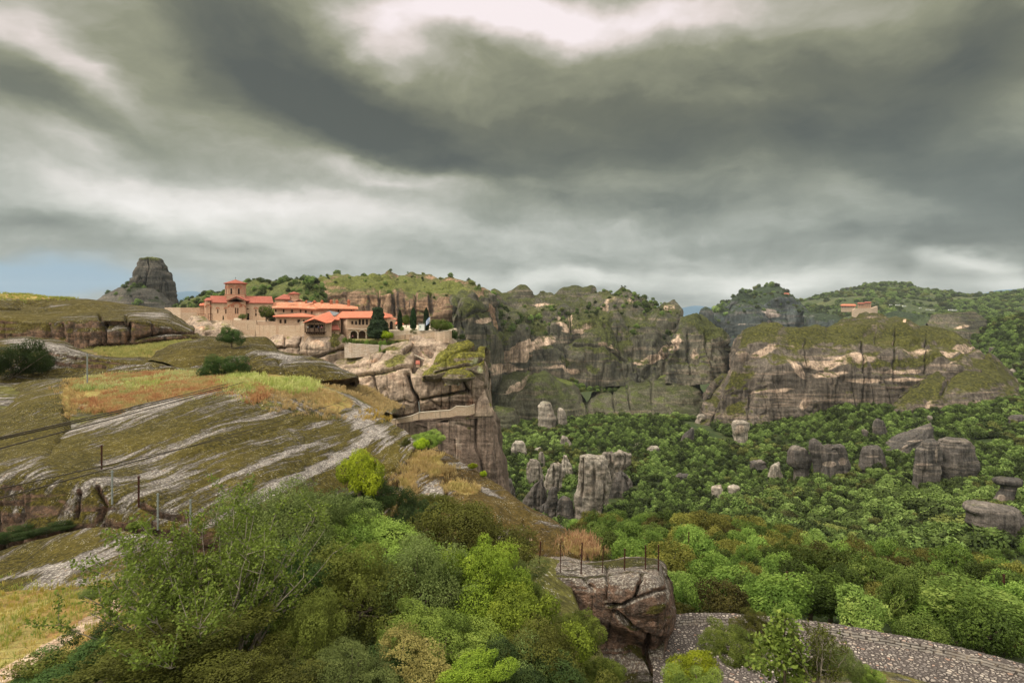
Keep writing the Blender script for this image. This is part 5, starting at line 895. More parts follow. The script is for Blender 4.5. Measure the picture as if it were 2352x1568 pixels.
# near shrubs (leaf size is relative to a crown of radius 1)
proto('n_bright', 'lf_bright', 42000, .036, 30, 1, gap=.3, spiky=.4, sz=.85, lr=(.16, .36), dr=(.35, .98))
proto('n_oak', 'lf_oak', 42000, .034, 28, 2, gap=.32, lr=(.17, .38), spiky=.2, dr=(.35, .98))
proto('n_grey', 'lf_grey', 40000, .032, 26, 3, gap=.32, lr=(.18, .38), spiky=.2, dr=(.35, .98))
proto('n_olive', 'lf_olive', 42000, .033, 30, 4, gap=.3, lr=(.16, .36), spiky=.2, dr=(.35, .98))
proto('n_cream', 'lf_cream', 26000, .036, 14, 5, gap=.2, spiky=.3)
proto('n_yellow', 'lf_yellow', 20000, .050, 12, 6, gap=.3, sz=.75)
proto('n_dark', 'lf_dark', 38000, .035, 26, 8, gap=.3, lr=(.18, .38), spiky=.2, dr=(.35, .98))
for i, (k, mt) in enumerate([('m_a', 'lf_mid'), ('m_b', 'lf_mid2'), ('m_c', 'lf_mid3'), ('m_d', 'lf_mid'), ('m_e', 'lf_mid2')]):
    proto(k, mt, 7000, .075, 12 + i, 20 + i, r0=.06, nl=5, gap=.3, sz=.85, lr=(.28, .46))
for i, (k, mt) in enumerate([('f_a', 'lf_far'), ('f_b', 'lf_far'), ('f_c', 'lf_far2'), ('f_d', 'lf_far')]):
    proto(k, mt, 620, .24, 8, 30 + i, r0=.06, nl=2, gap=.4, sz=.8, lr=(.34, .5))

def plant(kind, key, loc, rx, rz, label, cat, group=None, H=1.0, rot=None, ry=None, small=False):
    o = empty(kind, loc, label, cat, group); cm, tm = CR[key]; a = rot if rot is not None else random.uniform(0, 6.28)
    c = link('crown', cm, None, o, Vector((0, 0, rz * H))); q_ = .9 + .2 * math.sin(loc[0] * 7.3); c.scale = (rx * q_, (ry or rx) / q_, rz); c.rotation_euler = (.12 * math.sin(loc[0] * 3.1), .12 * math.sin(loc[1] * 5.7), a)
    if not small:
        t = link('trunk', tm, None, o, Vector((0, 0, rz * H))); t.scale = (rx, ry or rx, rz * H); t.rotation_euler = (0, 0, a)
    return o
random.seed(3)
def bush(kind, key, u, v, wpx, hpx, D, label, cat='bush', group=None, rot=None, sink=.75):
    """a shrub whose crown fills about wpx x hpx photo pixels around (u, v)"""
    c = P(u, v, D); rx = wpx / F * D / 2; rz = hpx / F * D / 2 / .95
    return plant(kind, key, c - Vector((0, 0, rz * sink)), rx, rz, label, cat, group, H=sink, rot=rot)

# --- bespoke bright sapling thicket: many upright twigs with small leaves
def sapling_mesh(seed, nst, H, spread, leaf, per):
    r = np.random.default_rng(seed); tw = []; C = []; Nn = []; T = []
    for i in range(nst):
        a = r.uniform(0, 6.28); q = math.sqrt(r.random()); b0 = np.array([math.cos(a), math.sin(a), 0]) * q * spread * .35
        lean = np.array([math.cos(a), math.sin(a), 0]) * q * spread * .7; h = H * r.uniform(.55, 1.0) * (1 - .25 * q)
        t = np.linspace(0, 1, 8)[:, None]; pts = b0 + lean * t ** 1.3 + np.array([0, 0, h]) * t + np.cumsum(r.normal(size=(8, 3)) * .03 * H * .3, 0)
        tw.append(tube_np(pts, np.linspace(.035, .006, 8), 4))
        for j in range(9):
            k = r.integers(2, 8); e = unit(1, r)[0]; e[2] = abs(e[2]) * .8 + .25; ln = H * r.uniform(.10, .24); bp = [pts[k], pts[k] + e * ln * .5, pts[k] + e * ln + [0, 0, .1 * ln]]
            tw.append(tube_np(bp, [.012, .008, .004], 3)); m = per; s = r.uniform(.25, 1, m)[:, None]
            C.append(np.array(bp[0]) + (np.array(bp[2]) - bp[0]) * s + r.normal(size=(m, 3)) * .065); Nn.append(unit(m, r) + [0, 0, .5]); T.append(np.clip(r.normal(.5, .18, m) + .2 * (k / 8 - .5), 0, 1))
    C = np.vstack(C); Nn = np.vstack(Nn); Nn /= np.linalg.norm(Nn, axis=1, keepdims=True)
    V, tt = leaves(C, Nn, leaf, leaf * .6, np.concatenate(T), r)
    lm = np_mesh('sapling_leaves', V, np.arange(len(V)).reshape(-1, 4), False, {'tint': tt}); lm.materials.append(M['lf_sap'])
    return lm, joinmesh('sapling_twigs', tw, M['twig'])
lm, tm = sapling_mesh(5, 60, 4.0, 2.9, .085, 70)
o = empty('shrub', P(500, 1520, 14.5), 'tall open shrub of grey upright twigs and bright green leaf tufts at the lower left', 'shrub')
link('crown', lm, None, o, Vector()); link('trunk', tm, None, o, Vector())
lm2, tm2 = sapling_mesh(9, 14, 2.6, 1.0, .08, 30)
o = empty('shrub', P(1880, 1580, 21), 'sparse grey twiggy shrub before the cobbled path, right of the big-leaved tree', 'shrub')
link('crown', lm2, None, o, Vector()); link('trunk', tm2, None, o, Vector())

# --- near shrubs one by one
NEAR = [
 ('n_grey', 650, 1225, 230, 190, 25, 'olive grey-green rounded bush in front of the mossy slab, behind the twiggy shrub'),
 ('n_yellow', 828, 1095, 150, 120, 33, 'small round tree with glowing yellow-green crown against the dark slab'),
 ('n_dark', 822, 1165, 120, 90, 33, 'dark green leafage right under the yellow-green round tree'),
 ('n_olive', 1075, 1240, 215, 175, 29, 'broad olive dome-shaped bush with yellowish top on the right side of the thicket'),
 ('n_oak', 880, 1265, 220, 150, 27, 'mid green bush between the grey-green bush and the olive dome'),
 ('n_grey', 975, 1370, 200, 220, 20, 'pale grey-green bush in the centre of the thicket'),
 ('n_bright', 1120, 1345, 190, 180, 20.5, 'bright green bush left of the rock head with fence posts'),
 ('n_bright', 1190, 1500, 235, 225, 17, 'largest bright green bush at the bottom centre'),
 ('n_oak', 1325, 1470, 95, 130, 19, 'green bush reaching furthest right against the overhanging rock'),
 ('n_olive', 810, 1405, 230, 220, 18, 'brownish olive bush in the middle of the thicket'),
 ('n_olive', 680, 1500, 180, 170, 14.5, 'brown-green low bush right of the tall twiggy shrub'),
 ('n_dark', 640, 1370, 170, 190, 18, 'dark green bush behind the twiggy shrub'),
 ('n_olive', 330, 1510, 300, 130, 12.5, 'dark olive spreading bush at the bottom left beside the sandy path'),
 ('n_dark', 160, 1570, 220, 110, 12, 'low dark bush in the bottom left corner by the sandy path'),
 ('n_cream', 930, 1545, 190, 130, 13.5, 'cream-yellow bush at the bottom edge of the picture'),
 ('n_oak', 1010, 1490, 190, 170, 15.5, 'green bush between the cream-yellow bush and the grey-green one'),
 ('n_grey', 800, 1560, 180, 120, 12.8, 'greyish bush at the bottom edge left of the cream-yellow bush'),
 ('n_bright', 1060, 1590, 160, 110, 13, 'bright leafy bush at the bottom edge right of the cream-yellow bush'),
 ('n_dark', 930, 1190, 110, 90, 33, 'small dark bush right of the yellow-green round tree'),
 ('n_grey', 740, 1210, 130, 130, 29, 'grey-green bush between the olive grey one and the round tree'),
 ('n_olive', 1010, 1160, 100, 60, 36, 'small brown-olive bush at the foot of the grassy gully'),
 ('n_oak', 1205, 1385, 90, 100, 22, 'green shoot-topped bush just below the row of rusty posts'),
 ('n_oak', 1375, 1560, 95, 100, 17, 'small green bush at the bottom edge below the overhanging rock'),
 ('n_olive', 560, 1560, 240, 120, 12.5, 'olive undergrowth bush at the bottom edge under the twiggy shrub'),
 ('n_oak', 985, 1012, 74, 52, 47, 'bush with dark crown on the crest before the monastery pillar'),
 ('n_yellow', 968, 1022, 40, 34, 46, 'bright green half of the bush pair on the crest before the pillar'),
 ('n_olive', 930, 1018, 26, 28, 48, 'tiny olive bush at the left of the crest pair'),
 ('n_dark', 30, 838, 124, 124, 66, 'dark round tree at the left edge before the mossy dome'),
 ('n_dark', 531, 776, 54, 60, 82, 'dark evergreen bush on the saddle below the precinct wall'),
 ('n_dark', 514, 846, 80, 76, 67, 'dark round bush on the meadow below the centre dome'),
 ('n_yellow', 1086, 1072, 22, 22, 50, 'small light green sprout on the ridge crest'),
 ('n_yellow', 1110, 1090, 18, 22, 49, 'second light green sprout lower on the ridge crest'),
 ('n_dark', 110, 1218, 60, 26, 29.8, 'low dark shrub in the crevice below the left cliff'),
 ('n_oak', 312, 1208, 34, 26, 29.6, 'small green shrub at the foot of the slab by the grey posts'),
 ('n_dark', 20, 1235, 70, 40, 29.5, 'dark shrub at the left edge in the crevice'),
 ('n_grey', 208, 1365, 38, 26, 19.5, 'pale green thistle-like plant on the grass by the path'),
 ('n_yellow', 1590, 1545, 160, 90, 24, 'light green low bush at the bottom edge, left of the cobbled path shrubs'),
 ('n_oak', 1690, 1490, 140, 110, 26, 'mid green bush covering the near edge of the cobbled path'),
 ('n_olive', 1735, 1450, 100, 80, 29, 'olive bush standing before the low stone wall of the path'),
 ('n_grey', 1930, 1525, 100, 90, 24.5, 'greyish green bush right of the twiggy shrub on the path edge'),
 ('n_oak', 1990, 1560, 70, 70, 25, 'small green bush at the lower right beside the path'),
 ('n_oak', 1600, 1600, 200, 90, 21, 'green bush cut by the bottom edge right of the rock foot'),
]
for (k, u, v, w, h, D, lb) in NEAR:
    if D < 34 and v > 1130 and u < 1420: w *= 1.3; h *= 1.22
    bush('bush' if 'tree' not in lb.split(' ')[0:4] else 'small_tree', k, u, v, w, h, D, lb, 'bush' if 'round tree' not in lb[:40] else 'tree')
rb = random.Random(11); nb = 0
UG = []
while nb < 44:
    u = rb.uniform(180, 1420); t_ = rb.random(); v = 1150 + 400 * t_ ** .8 + max(0, (u - 1000)) * .35; D = 34 - (v - 1150) * .052
    if u > 1140 + max(0, v - 1250) * .72 or v > 1600 or (u < 520 and v < 1440 + (520 - u) * .1) or (u < 620 and v < 1250) or D < 12: continue
    nb += 1; sz = rb.uniform(1.1, 1.7); k = rb.choice(['n_oak', 'n_dark', 'n_olive', 'n_grey', 'n_dark', 'n_bright'])
    c_ = P(u, v + 25, D); UG.append((u, plant('bush', k, c_ - Vector((0, 0, sz * .8)), sz, sz * rb.uniform(.75, 1.0), 'x', 'bush', 'undergrowth bushes filling the foreground thicket', H=.7), {'n_oak': 'mid green', 'n_dark': 'dark green', 'n_olive': 'olive', 'n_grey': 'grey-green', 'n_bright': 'bright green'}[k]))
for c_ in sorted({q[2] for q in UG}):
    for n_, q in enumerate(sorted([q for q in UG if q[2] == c_], key=lambda q: q[0])): q[1]['label'] = f'{c_} filler bush in the foreground thicket, {ordinal(n_ + 1)} such from the left'
# big-leaved young tree before the path
def bigleaf(seed):
    r = np.random.default_rng(seed); C = []; Nn = []; T = []; tw = []
    H = 3.6; st = np.array([[0, 0, 0], [.05, 0, 1.2], [.02, .03, 2.4], [.05, 0, H]]); tw.append(tube_np(st, [.07, .055, .04, .015], 6))
    for i in range(34):
        z = r.uniform(.5, H - .1); a = r.uniform(0, 6.28); ln = (1.35 * (1 - (z / H) ** 1.6) + .25) * r.uniform(.7, 1.1); b = np.array([.04, 0, z]); e = b + np.array([math.cos(a) * ln, math.sin(a) * ln, ln * .35])
        tw.append(tube_np([b, (b + e) / 2 + [0, 0, .05], e], [.02, .013, .006], 4)); m = 60; s = r.uniform(.3, 1.05, m)[:, None]
        C.append(b + (e - b) * s + r.normal(size=(m, 3)) * .13); Nn.append(unit(m, r) * .8 + [0, 0, .8]); T.append(np.clip(r.normal(.55, .2, m), 0, 1))
    C = np.vstack(C); Nn = np.vstack(Nn); Nn /= np.linalg.norm(Nn, axis=1, keepdims=True); V, tt = leaves(C, Nn, .20, .13, np.concatenate(T), r)
    lm = np_mesh('bigleaf', V, np.arange(len(V)).reshape(-1, 4), False, {'tint': tt}); lm.materials.append(M['lf_oak']); return lm, joinmesh('bigleaf_stem', tw, M['bark'])
lm, tm = bigleaf(4); o = empty('tree', P(1800, 1640, 21.5), 'young tree with large lobed leaves and a dark stem before the cobbled path', 'tree')
link('crown', lm, None, o, Vector()); link('trunk', tm, None, o, Vector())

# --- placing on a terrain body
def pick(key, n, ok, seed=0, weight=None):
    N = NETS[key]; Pt = N['P'].reshape(-1, 3); U = N['U'].ravel(); V = N['V'].ravel(); Nz = N['N'][..., 2].ravel()
    r = np.random.default_rng(seed); m = ok(U, V, Pt, Nz, N)
    du = np.linalg.norm(np.cross(np.gradient(N['P'], axis=0), np.gradient(N['P'], axis=1)), axis=-1).ravel() * m
    if weight is not None: du = du * weight(U, V, Pt)
    i = r.choice(len(Pt), n, p=du / du.sum(), replace=True)
    return Pt[i] + r.normal(size=(n, 3)) * np.array([.5, .5, 0]), U[i], V[i]
def thin(P_, dmin, lim):
    out = []; grid = {}
    for j, p in enumerate(P_):
        d = dmin(p) if callable(dmin) else dmin; c = (int(p[0] // d), int(p[1] // d)); bad = False
        for a in (-1, 0, 1):
            for b in (-1, 0, 1):
                for q in grid.get((c[0] + a, c[1] + b), ()):
                    if (q[0] - p[0]) ** 2 + (q[1] - p[1]) ** 2 < d * d: bad = True
        if not bad: grid.setdefault(c, []).append(p); out.append(j)
        if len(out) >= lim: break
    return out
inview = lambda U, V, lo=-60, hi=2420: (U > lo) & (U < hi) & (V < 1640)
# wooded shoulder beyond the path
Pp, U_, V_ = pick('shoulder', 3000, lambda U, V, p, nz, N: inview(U, V, 1330) & (V < 1580) & (p[:, 1] < 125), 5, weight=lambda U, V, p: 1 / p[:, 1])
ids = thin(Pp, 2.75, 245)
CNT = {}
for j in sorted(ids, key=lambda q: U_[q]):
    p = Pp[j]; u, v = U_[j], V_[j]; r_ = random.uniform(1.7, 2.7) * (1 + .004 * (p[1] - 50)); k = random.choices(['m_a', 'm_b', 'm_c', 'm_d', 'm_e'], [3, 2, 2, 3, 2])[0]
    zone = 'just behind the low stone wall' if v > 1400 else ('on the crest of the near wooded slope' if v < 1290 else 'midway on the near wooded slope')
    tone = {'m_a': 'mid green', 'm_d': 'mid green', 'm_b': 'olive', 'm_e': 'olive', 'm_c': 'bright green'}[k]; key = (tone, zone); CNT[key] = CNT.get(key, 0) + 1
    plant('tree', k, Vector(p) - Vector((0, 0, .4)), r_, r_ * random.uniform(.85, 1.15), f'{tone} tree {zone}, {ordinal(CNT[key])} such from the left', 'tree', f'{tone} trees {zone}', H=.85)
# bright one at the lower right
bush('tree', 'm_c', 2240, 1400, 190, 150, 41, 'vivid yellow-green tree standing out behind the wall at the lower right', 'tree')
bush('tree', 'm_c', 2060, 1380, 120, 140, 43, 'light green tree behind the wall in the middle of the path', 'tree')
# valley woods: nearest trees are things, the mass behind is one woodland
def ok_valley(U, V, p, nz, N): return inview(U, V, 1040, 2440) & (p[:, 1] > 150) & (nz > .3)
Pv, Uv, Vv_ = pick('valley', 90000, ok_valley, 9, weight=lambda U, V, p: (300 / p[:, 1]) ** .5)
ids = thin(Pv, 3.1, 22000); Pv, Uv, Vv_ = Pv[ids], Uv[ids], Vv_[ids]
bare = (fbm(Pv * .02, 3, 77) > .45); pu, pv_ = Pv[:, 0] / Pv[:, 1] * F + 1176, H0 - (Pv[:, 2] + 2.5) / Pv[:, 1] * F
for (a_, b_, c_, d_, D_) in ROCKS: bare |= (pu > a_ - 2) & (pu < b_ + 2) & (pv_ > c_ - 2) & (pv_ < d_ - (d_ - c_) * .14) & (Pv[:, 1] < D_ + 4) | ((pu > a_ + 4) & (pu < b_ - 4) & (np.abs(Pv[:, 1] - D_) < (b_ - a_) / 2 / F * D_ * .35))
Pv, Uv, Vv_ = Pv[~bare], Uv[~bare], Vv_[~bare]
order = np.argsort(Pv[:, 1]); near = [j for j in order if 1400 < Uv[j] < 2400][:45]; rest = np.setdiff1d(np.arange(len(Pv)), near)
for n_, j in enumerate(sorted(near, key=lambda q: Uv[q])):
    k = random.choice(['m_a', 'm_d', 'm_b', 'm_a']); r_ = random.uniform(1.9, 2.9)
    plant('tree', k, Vector(Pv[j]) - Vector((0, 0, .5)), r_, r_ * .9, f'round tree at the near edge of the valley wood, {ordinal(n_ + 1)} from the left', 'tree', 'trees at the near edge of the valley wood', H=.8)

FAR_T = []
for i, k in enumerate(['f_a', 'f_b', 'f_c', 'f_d']):
    u, v, D = [(1500, 1010, 400), (1420, 1020, 396), (1960, 1000, 385), (2260, 965, 390)][i]
    o = plant('tree', k, P(u, v, D), 4.2, 4.0, ['single tree seen from afar above the pale pinnacles', 'neighbouring tree in the far valley wood', 'olive tree near the small dark pinnacle in the wood', 'tree on the far slope at the right'][i], 'tree', H=.7)
    FAR_T.append([c for c in o.children if c.name.startswith('crown')][0])
def forest(name, pts, smin, smax, label, seed, protos=FAR_T, flat=.95):
    r = np.random.default_rng(seed); n = len(pts); me = bpy.data.meshes.new(name); me.vertices.add(n); me.vertices.foreach_set('co', np.asarray(pts, np.float32).ravel())
    s = r.uniform(smin, smax, n) * r.choice([.6, .8, 1, 1, 1.25, 1.5], n) * (1 + .5 * fbm(np.asarray(pts) * .015, 2, seed + 1))
    for an, ty, val in (('sc', 'FLOAT', s), ('ro', 'FLOAT', r.uniform(0, 6.28, n)), ('pk', 'INT', np.clip((fbm(np.asarray(pts) * .012, 3, seed) * 2.6 + .5) * len(protos) + r.normal(0, .9, n), 0, len(protos) - 1).astype(int))):
        at = me.attributes.new(an, ty, 'POINT'); at.data.foreach_set('value', val.astype(np.float32 if ty == 'FLOAT' else np.int32))
    o = link(name, me); tag(o, label, None, None, 'stuff')
    ng = bpy.data.node_groups.new(name, 'GeometryNodeTree'); ng.interface.new_socket('Geometry', in_out='INPUT', socket_type='NodeSocketGeometry'); ng.interface.new_socket('Geometry', in_out='OUTPUT', socket_type='NodeSocketGeometry')
    gi, go = ng.nodes.new('NodeGroupInput'), ng.nodes.new('NodeGroupOutput'); jn = ng.nodes.new('GeometryNodeJoinGeometry'); L = ng.links.new
    for pr in protos[::-1]:
        oi = ng.nodes.new('GeometryNodeObjectInfo'); oi.transform_space = 'ORIGINAL'; oi.inputs['Object'].default_value = pr; oi.inputs['As Instance'].default_value = True; L(oi.outputs['Geometry'], jn.inputs[0])
    ip = ng.nodes.new('GeometryNodeInstanceOnPoints'); L(gi.outputs[0], ip.inputs['Points']); L(jn.outputs[0], ip.inputs['Instance']); ip.inputs['Pick Instance'].default_value = True
    def na(nm, ty):
        a = ng.nodes.new('GeometryNodeInputNamedAttribute'); a.data_type = ty; a.inputs['Name'].default_value = nm; return [q for q in a.outputs if q.enabled][0]
    L(na('pk', 'INT'), ip.inputs['Instance Index'])
    cr = ng.nodes.new('ShaderNodeCombineXYZ'); L(na('ro', 'FLOAT'), cr.inputs[2]); L(cr.outputs[0], ip.inputs['Rotation'])
    cs = ng.nodes.new('ShaderNodeCombineXYZ'); sc = na('sc', 'FLOAT'); [L(sc, cs.inputs[i]) for i in (0, 1)]
    mm = ng.nodes.new('ShaderNodeMath'); mm.operation = 'MULTIPLY'; L(sc, mm.inputs[0]); mm.inputs[1].default_value = flat; L(mm.outputs[0], cs.inputs[2]); L(cs.outputs[0], ip.inputs['Scale'])
    L(ip.outputs[0], go.inputs[0]); md = o.modifiers.new('scatter', 'NODES'); md.node_group = ng
    return o
pts = Pv[rest] + np.array([0, 0, 2.0])
forest('forest', pts, 1.9, 3.2, 'dense green woodland filling the valley between the rocks', 3)
Pr_, a_, b_ = pick('right_slope', 9000, lambda U, V, p, nz, N: (U > 2150) & (V > 715) & (nz > .2), 12); ids = thin(Pr_, 5.5, 2500)
forest('forest', Pr_[ids] + [0, 0, 2.2], 3.4, 5.0, 'woodland on the slope at the right edge behind the striped cliff', 4)
Ph, U_, V_ = pick('far_hill', 30000, lambda U, V, p, nz, N: (U > 1820) & (nz > .1), 13)
gl = (fbm(Ph * .008, 3, 5) + .35 * (V_ < 668) + .25 * (U_ > 2150) + .2 * (V_ > 705)); kk = gl > .02; Ph = Ph[kk]; ids = thin(Ph, 10, 2600)
forest('forest', Ph[ids] + [0, 0, 2], 5, 9.5, 'dark scrub woodland on the far hill', 5)
# scrub on plateau, hill behind the church, cliff shelves
Ph, U_, V_ = pick('church_hill', 8000, lambda U, V, p, nz, N: (nz > .2) & (U > 400), 14); kk = fbm(Ph * .05, 3, 6) > -.05; Ph = Ph[kk]; ids = thin(Ph, 3.2, 420)
forest('scrub', Ph[ids] + [0, 0, .7], 1.2, 3.0, 'dark scrub on the hill behind the church', 6)
Ph, U_, V_ = pick('plateau', 9000, lambda U, V, p, nz, N: (nz > .75) & (U > 720), 15); ids = thin(Ph, 9, 90)
forest('scrub', Ph[ids] + [0, 0, .8], 1.2, 3.2, 'scattered scrub on the grassy plateau', 7)
Ph, U_, V_ = pick('mid_cliff', 9000, lambda U, V, p, nz, N: (nz > .55) & (V > 672), 16); kk = fbm(Ph * .03, 3, 9) > .1; Ph = Ph[kk]; ids = thin(Ph, 4, 260)
forest('scrub', Ph[ids] + [0, 0, .8], 1.5, 3.6, 'scrub on the ledges of the middle cliffs', 8)
Ph, U_, V_ = pick('shelf_slope', 5000, lambda U, V, p, nz, N: (nz > .1), 17); kk = fbm(Ph * .03, 3, 19) > -.1; Ph = Ph[kk]; ids = thin(Ph, 3.5, 330)
forest('scrub', Ph[ids] + [0, 0, 1.2], 2.2, 4.0, 'scrub between the middle cliffs and the mossy domes', 9)
Ph, U_, V_ = pick('spire', 6000, lambda U, V, p, nz, N: (nz > .25), 18); ids = thin(Ph, 6, 45)
forest('scrub', Ph[ids] + [0, 0, .5], 1.8, 4.2, 'scrub clinging to the ledges of the tall spire', 10)
Ph, U_, V_ = pick('far_rock', 6000, lambda U, V, p, nz, N: (nz > .5), 19); ids = thin(Ph, 10, 160)
forest('scrub', Ph[ids] + [0, 0, 1], 4, 9, 'scrub on top of the distant rounded plateau', 11)

# --- grasses
def tufts(name, key, n, ok, h, cols, label, seed, blades=14, wd=.02, dens=None):
    Pg, U_, V_ = pick(key, n, ok, seed, weight=dens); r = np.random.default_rng(seed); Pg = np.repeat(Pg, blades, 0); m = len(Pg)
    a = r.uniform(0, 6.28, m); d = np.stack([np.cos(a), np.sin(a), 0 * a], 1); b = Pg + d * r.uniform(0, h * .6, m)[:, None]; hh = (h * r.uniform(.4, 1.2, m))[:, None]; e = np.stack([-np.sin(a), np.cos(a), 0 * a], 1)
    w = wd * r.uniform(.6, 1.5, m)[:, None]; tip = b + np.array([0, 0, 1]) * hh + d * hh * r.uniform(.1, .6, m)[:, None]; mid = b + np.array([0, 0, .6]) * hh + d * hh * .15
    V = np.stack([b - e * w - [0, 0, .08], mid - e * w, tip, mid + e * w], 1).reshape(-1, 3)
    t = np.clip(np.repeat(fbm(Pg[::blades] * .9, 3, seed) * .8 + .55, blades) + r.normal(0, .12, m), 0, 1)
    me = np_mesh(name, V, np.arange(len(V)).reshape(-1, 4), False, {'tint': np.repeat(t, 4)}); me.materials.append(leaf_mat(name + '_' + str(seed), cols, var=0, trans=.3))
    return tag(link(name, me), label, None, None, 'stuff')
A_ = lambda U, V, u, v, ru, rv: ((U - u) / ru) ** 2 + ((V - v) / rv) ** 2 < 1
tufts('dry_grass', 'meadow', 9000, lambda U, V, p, nz, N: A_(U, V, 370, 905, 240, 48) & (V > 852) & (fbm(p * .3, 3, 8) > -.14), .42, ['a07450', 'b88c60', 'c0a06c', 'b8aa70', 'a3a268', '939c60'], 'rust-orange dry grass and weeds on the meadow', 41, wd=.025)
tufts('green_weeds', 'meadow', 900, lambda U, V, p, nz, N: A_(U, V, 370, 900, 220, 44) & (V > 852) & (fbm(p * .25, 2, 5) > .12), .5, ['8a9a58', 'a8ae70', 'c0c088', 'b5a468'], 'pale green weeds scattered among the rust-orange grass', 40, wd=.03)
tufts('dry_grass', 'meadow', 5000, lambda U, V, p, nz, N: A_(U, V, 760, 925, 150, 40) & (fbm(p * .3, 3, 9) > -.1), .36, ['a89468', 'c0aa78', 'b49c6c', 'a49c68'], 'straw-coloured grass on the slope above the slab', 42, wd=.02)
tufts('green_weeds', 'meadow', 4200, lambda U, V, p, nz, N: A_(U, V, 360, 805, 140, 26), .55, ['7c8248', '949858', 'b0a868', '8a9450'], 'light green weeds in the hollow below the upper outcrop', 43, wd=.03)
tufts('green_weeds', 'meadow', 2200, lambda U, V, p, nz, N: A_(U, V, 665, 888, 60, 18) | A_(U, V, 560, 880, 50, 22) | A_(U, V, 330, 890, 40, 12), .55, ['8c9850', 'a8ae60', 'b8b878', 'c8c48c'], 'pale green weeds at the edge of the orange grass', 44, wd=.03)
tufts('dry_grass', 'upper_outcrop', 900, lambda U, V, p, nz, N: (V < 690) & (U < 170), .5, ['7d8a3c', '98974a', 'a8a056'], 'grass on the skyline at the upper left', 45, wd=.03)
tufts('dry_grass', 'ridge', 2200, lambda U, V, p, nz, N: (N['A']['grass'].ravel() > .35) & (fbm(p * .5, 3, 9) > -.1), .34, ['a89060', 'baa272', 'aa9a5e', '94945a'], 'dry orange grass in the hollows of the ridge', 46, wd=.016)
tufts('dry_grass', 'near_slope', 8000, lambda U, V, p, nz, N: (U < 330) & (V < 1640) & (V > 1330) & (N['A']['sand'].ravel() < .3), .16, ['8a7a3c', 'a08a48', '7d8a40', 'b09452', '67803a'], 'short yellow-green grass beside the sandy path', 47, wd=.008)
tufts('dry_grass', 'left_flank', 500, lambda U, V, p, nz, N: A_(U, V, 165, 915, 24, 50), .4, ['a88858', 'b8a06c', 'a0985c'], 'straw tufts along the left border of the orange meadow', 51, wd=.02)
tufts('dry_grass', 'ridge', 420, lambda U, V, p, nz, N: A_(U, V, 1325, 1255, 40, 18), .5, ['a8845c', 'b89a70', 'a0805c'], 'tall rusty grass behind the row of fence posts', 48, wd=.016)
tufts('green_weeds', 'main_slab', 220, lambda U, V, p, nz, N: A_(U, V, 860, 955, 40, 14), .3, ['a08a44', 'b89a50', '8f9448'], 'tufts rooting in the upper edge of the slab', 49, wd=.015)
# ------------------------------------------------------------------ masonry helpers
M['wall'] = stone_mat('stone_wall', 'bfa088', 'd2b69c', 'a08670', stain=.3)
M['wall_brick'] = stone_mat('brick_banded_wall', 'b98e74', 'cbaa8e', '95735e', .4, .14, .25)
M['wall_pale'] = stone_mat('pale_wall', 'c2aa94', 'd2bea8', 'a08a76', .6, .25, .35)
M['rubble'] = stone_mat('rubble_wall', 'b8a898', 'd2c6b8', '8a7a6a', .8, .3, .2)
M['stain'] = stone_mat('stained_wall', 'bfa68e', 'cdb8a0', 'a08a74', .5, .22, .75)
M['brick'] = plain('red_brick', '9a5c44', 'b4755a', 3, .9)
M['tile_new'] = tile_mat('orange_tiles', 'c8745a', 'd28266', 'c06a50')
M['tile_old'] = tile_mat('mixed_tiles', 'b97052', 'cf9474', 'dcb096')
M['tile_dark'] = tile_mat('dark_red_tiles', '9a5646', 'aa6858', '8c5044')
M['glass'] = plain('dark_glass', '14161a', '1c1f24', 3, .2)
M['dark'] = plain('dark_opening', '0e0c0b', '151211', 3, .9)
M['wood'] = plain('dark_timber', '3a2a20', '4c382a', 6, .8)
M['frame'] = plain('window_timber', '5e4534', '6e5442', 6, .8)
M['plaster'] = plain('arch_plaster', 'c9b8a4', 'd6c8b6', 2, .9)
M['white'] = plain('white_paint', 'd8dcd8', 'e4e6e2', 2, .6)
M['iron'] = plain('rusty_iron', '33201a', '4a2a20', 8, .8)
M['galv'] = plain('weathered_steel', '7a7f7c', '8d928c', 8, .6)
M['black'] = plain('black_metal', '191a1c', '242528', 5, .6)
M['cable'] = plain('cable', '3a332c', '4a4238', 5, .7)
M['lead'] = plain('lead_flashing', '6c7074', '7f8488', 4, .6)
M['flagst'] = plain('pale_paving', 'c8bca8', 'd8cdbb', 1.2, .9)

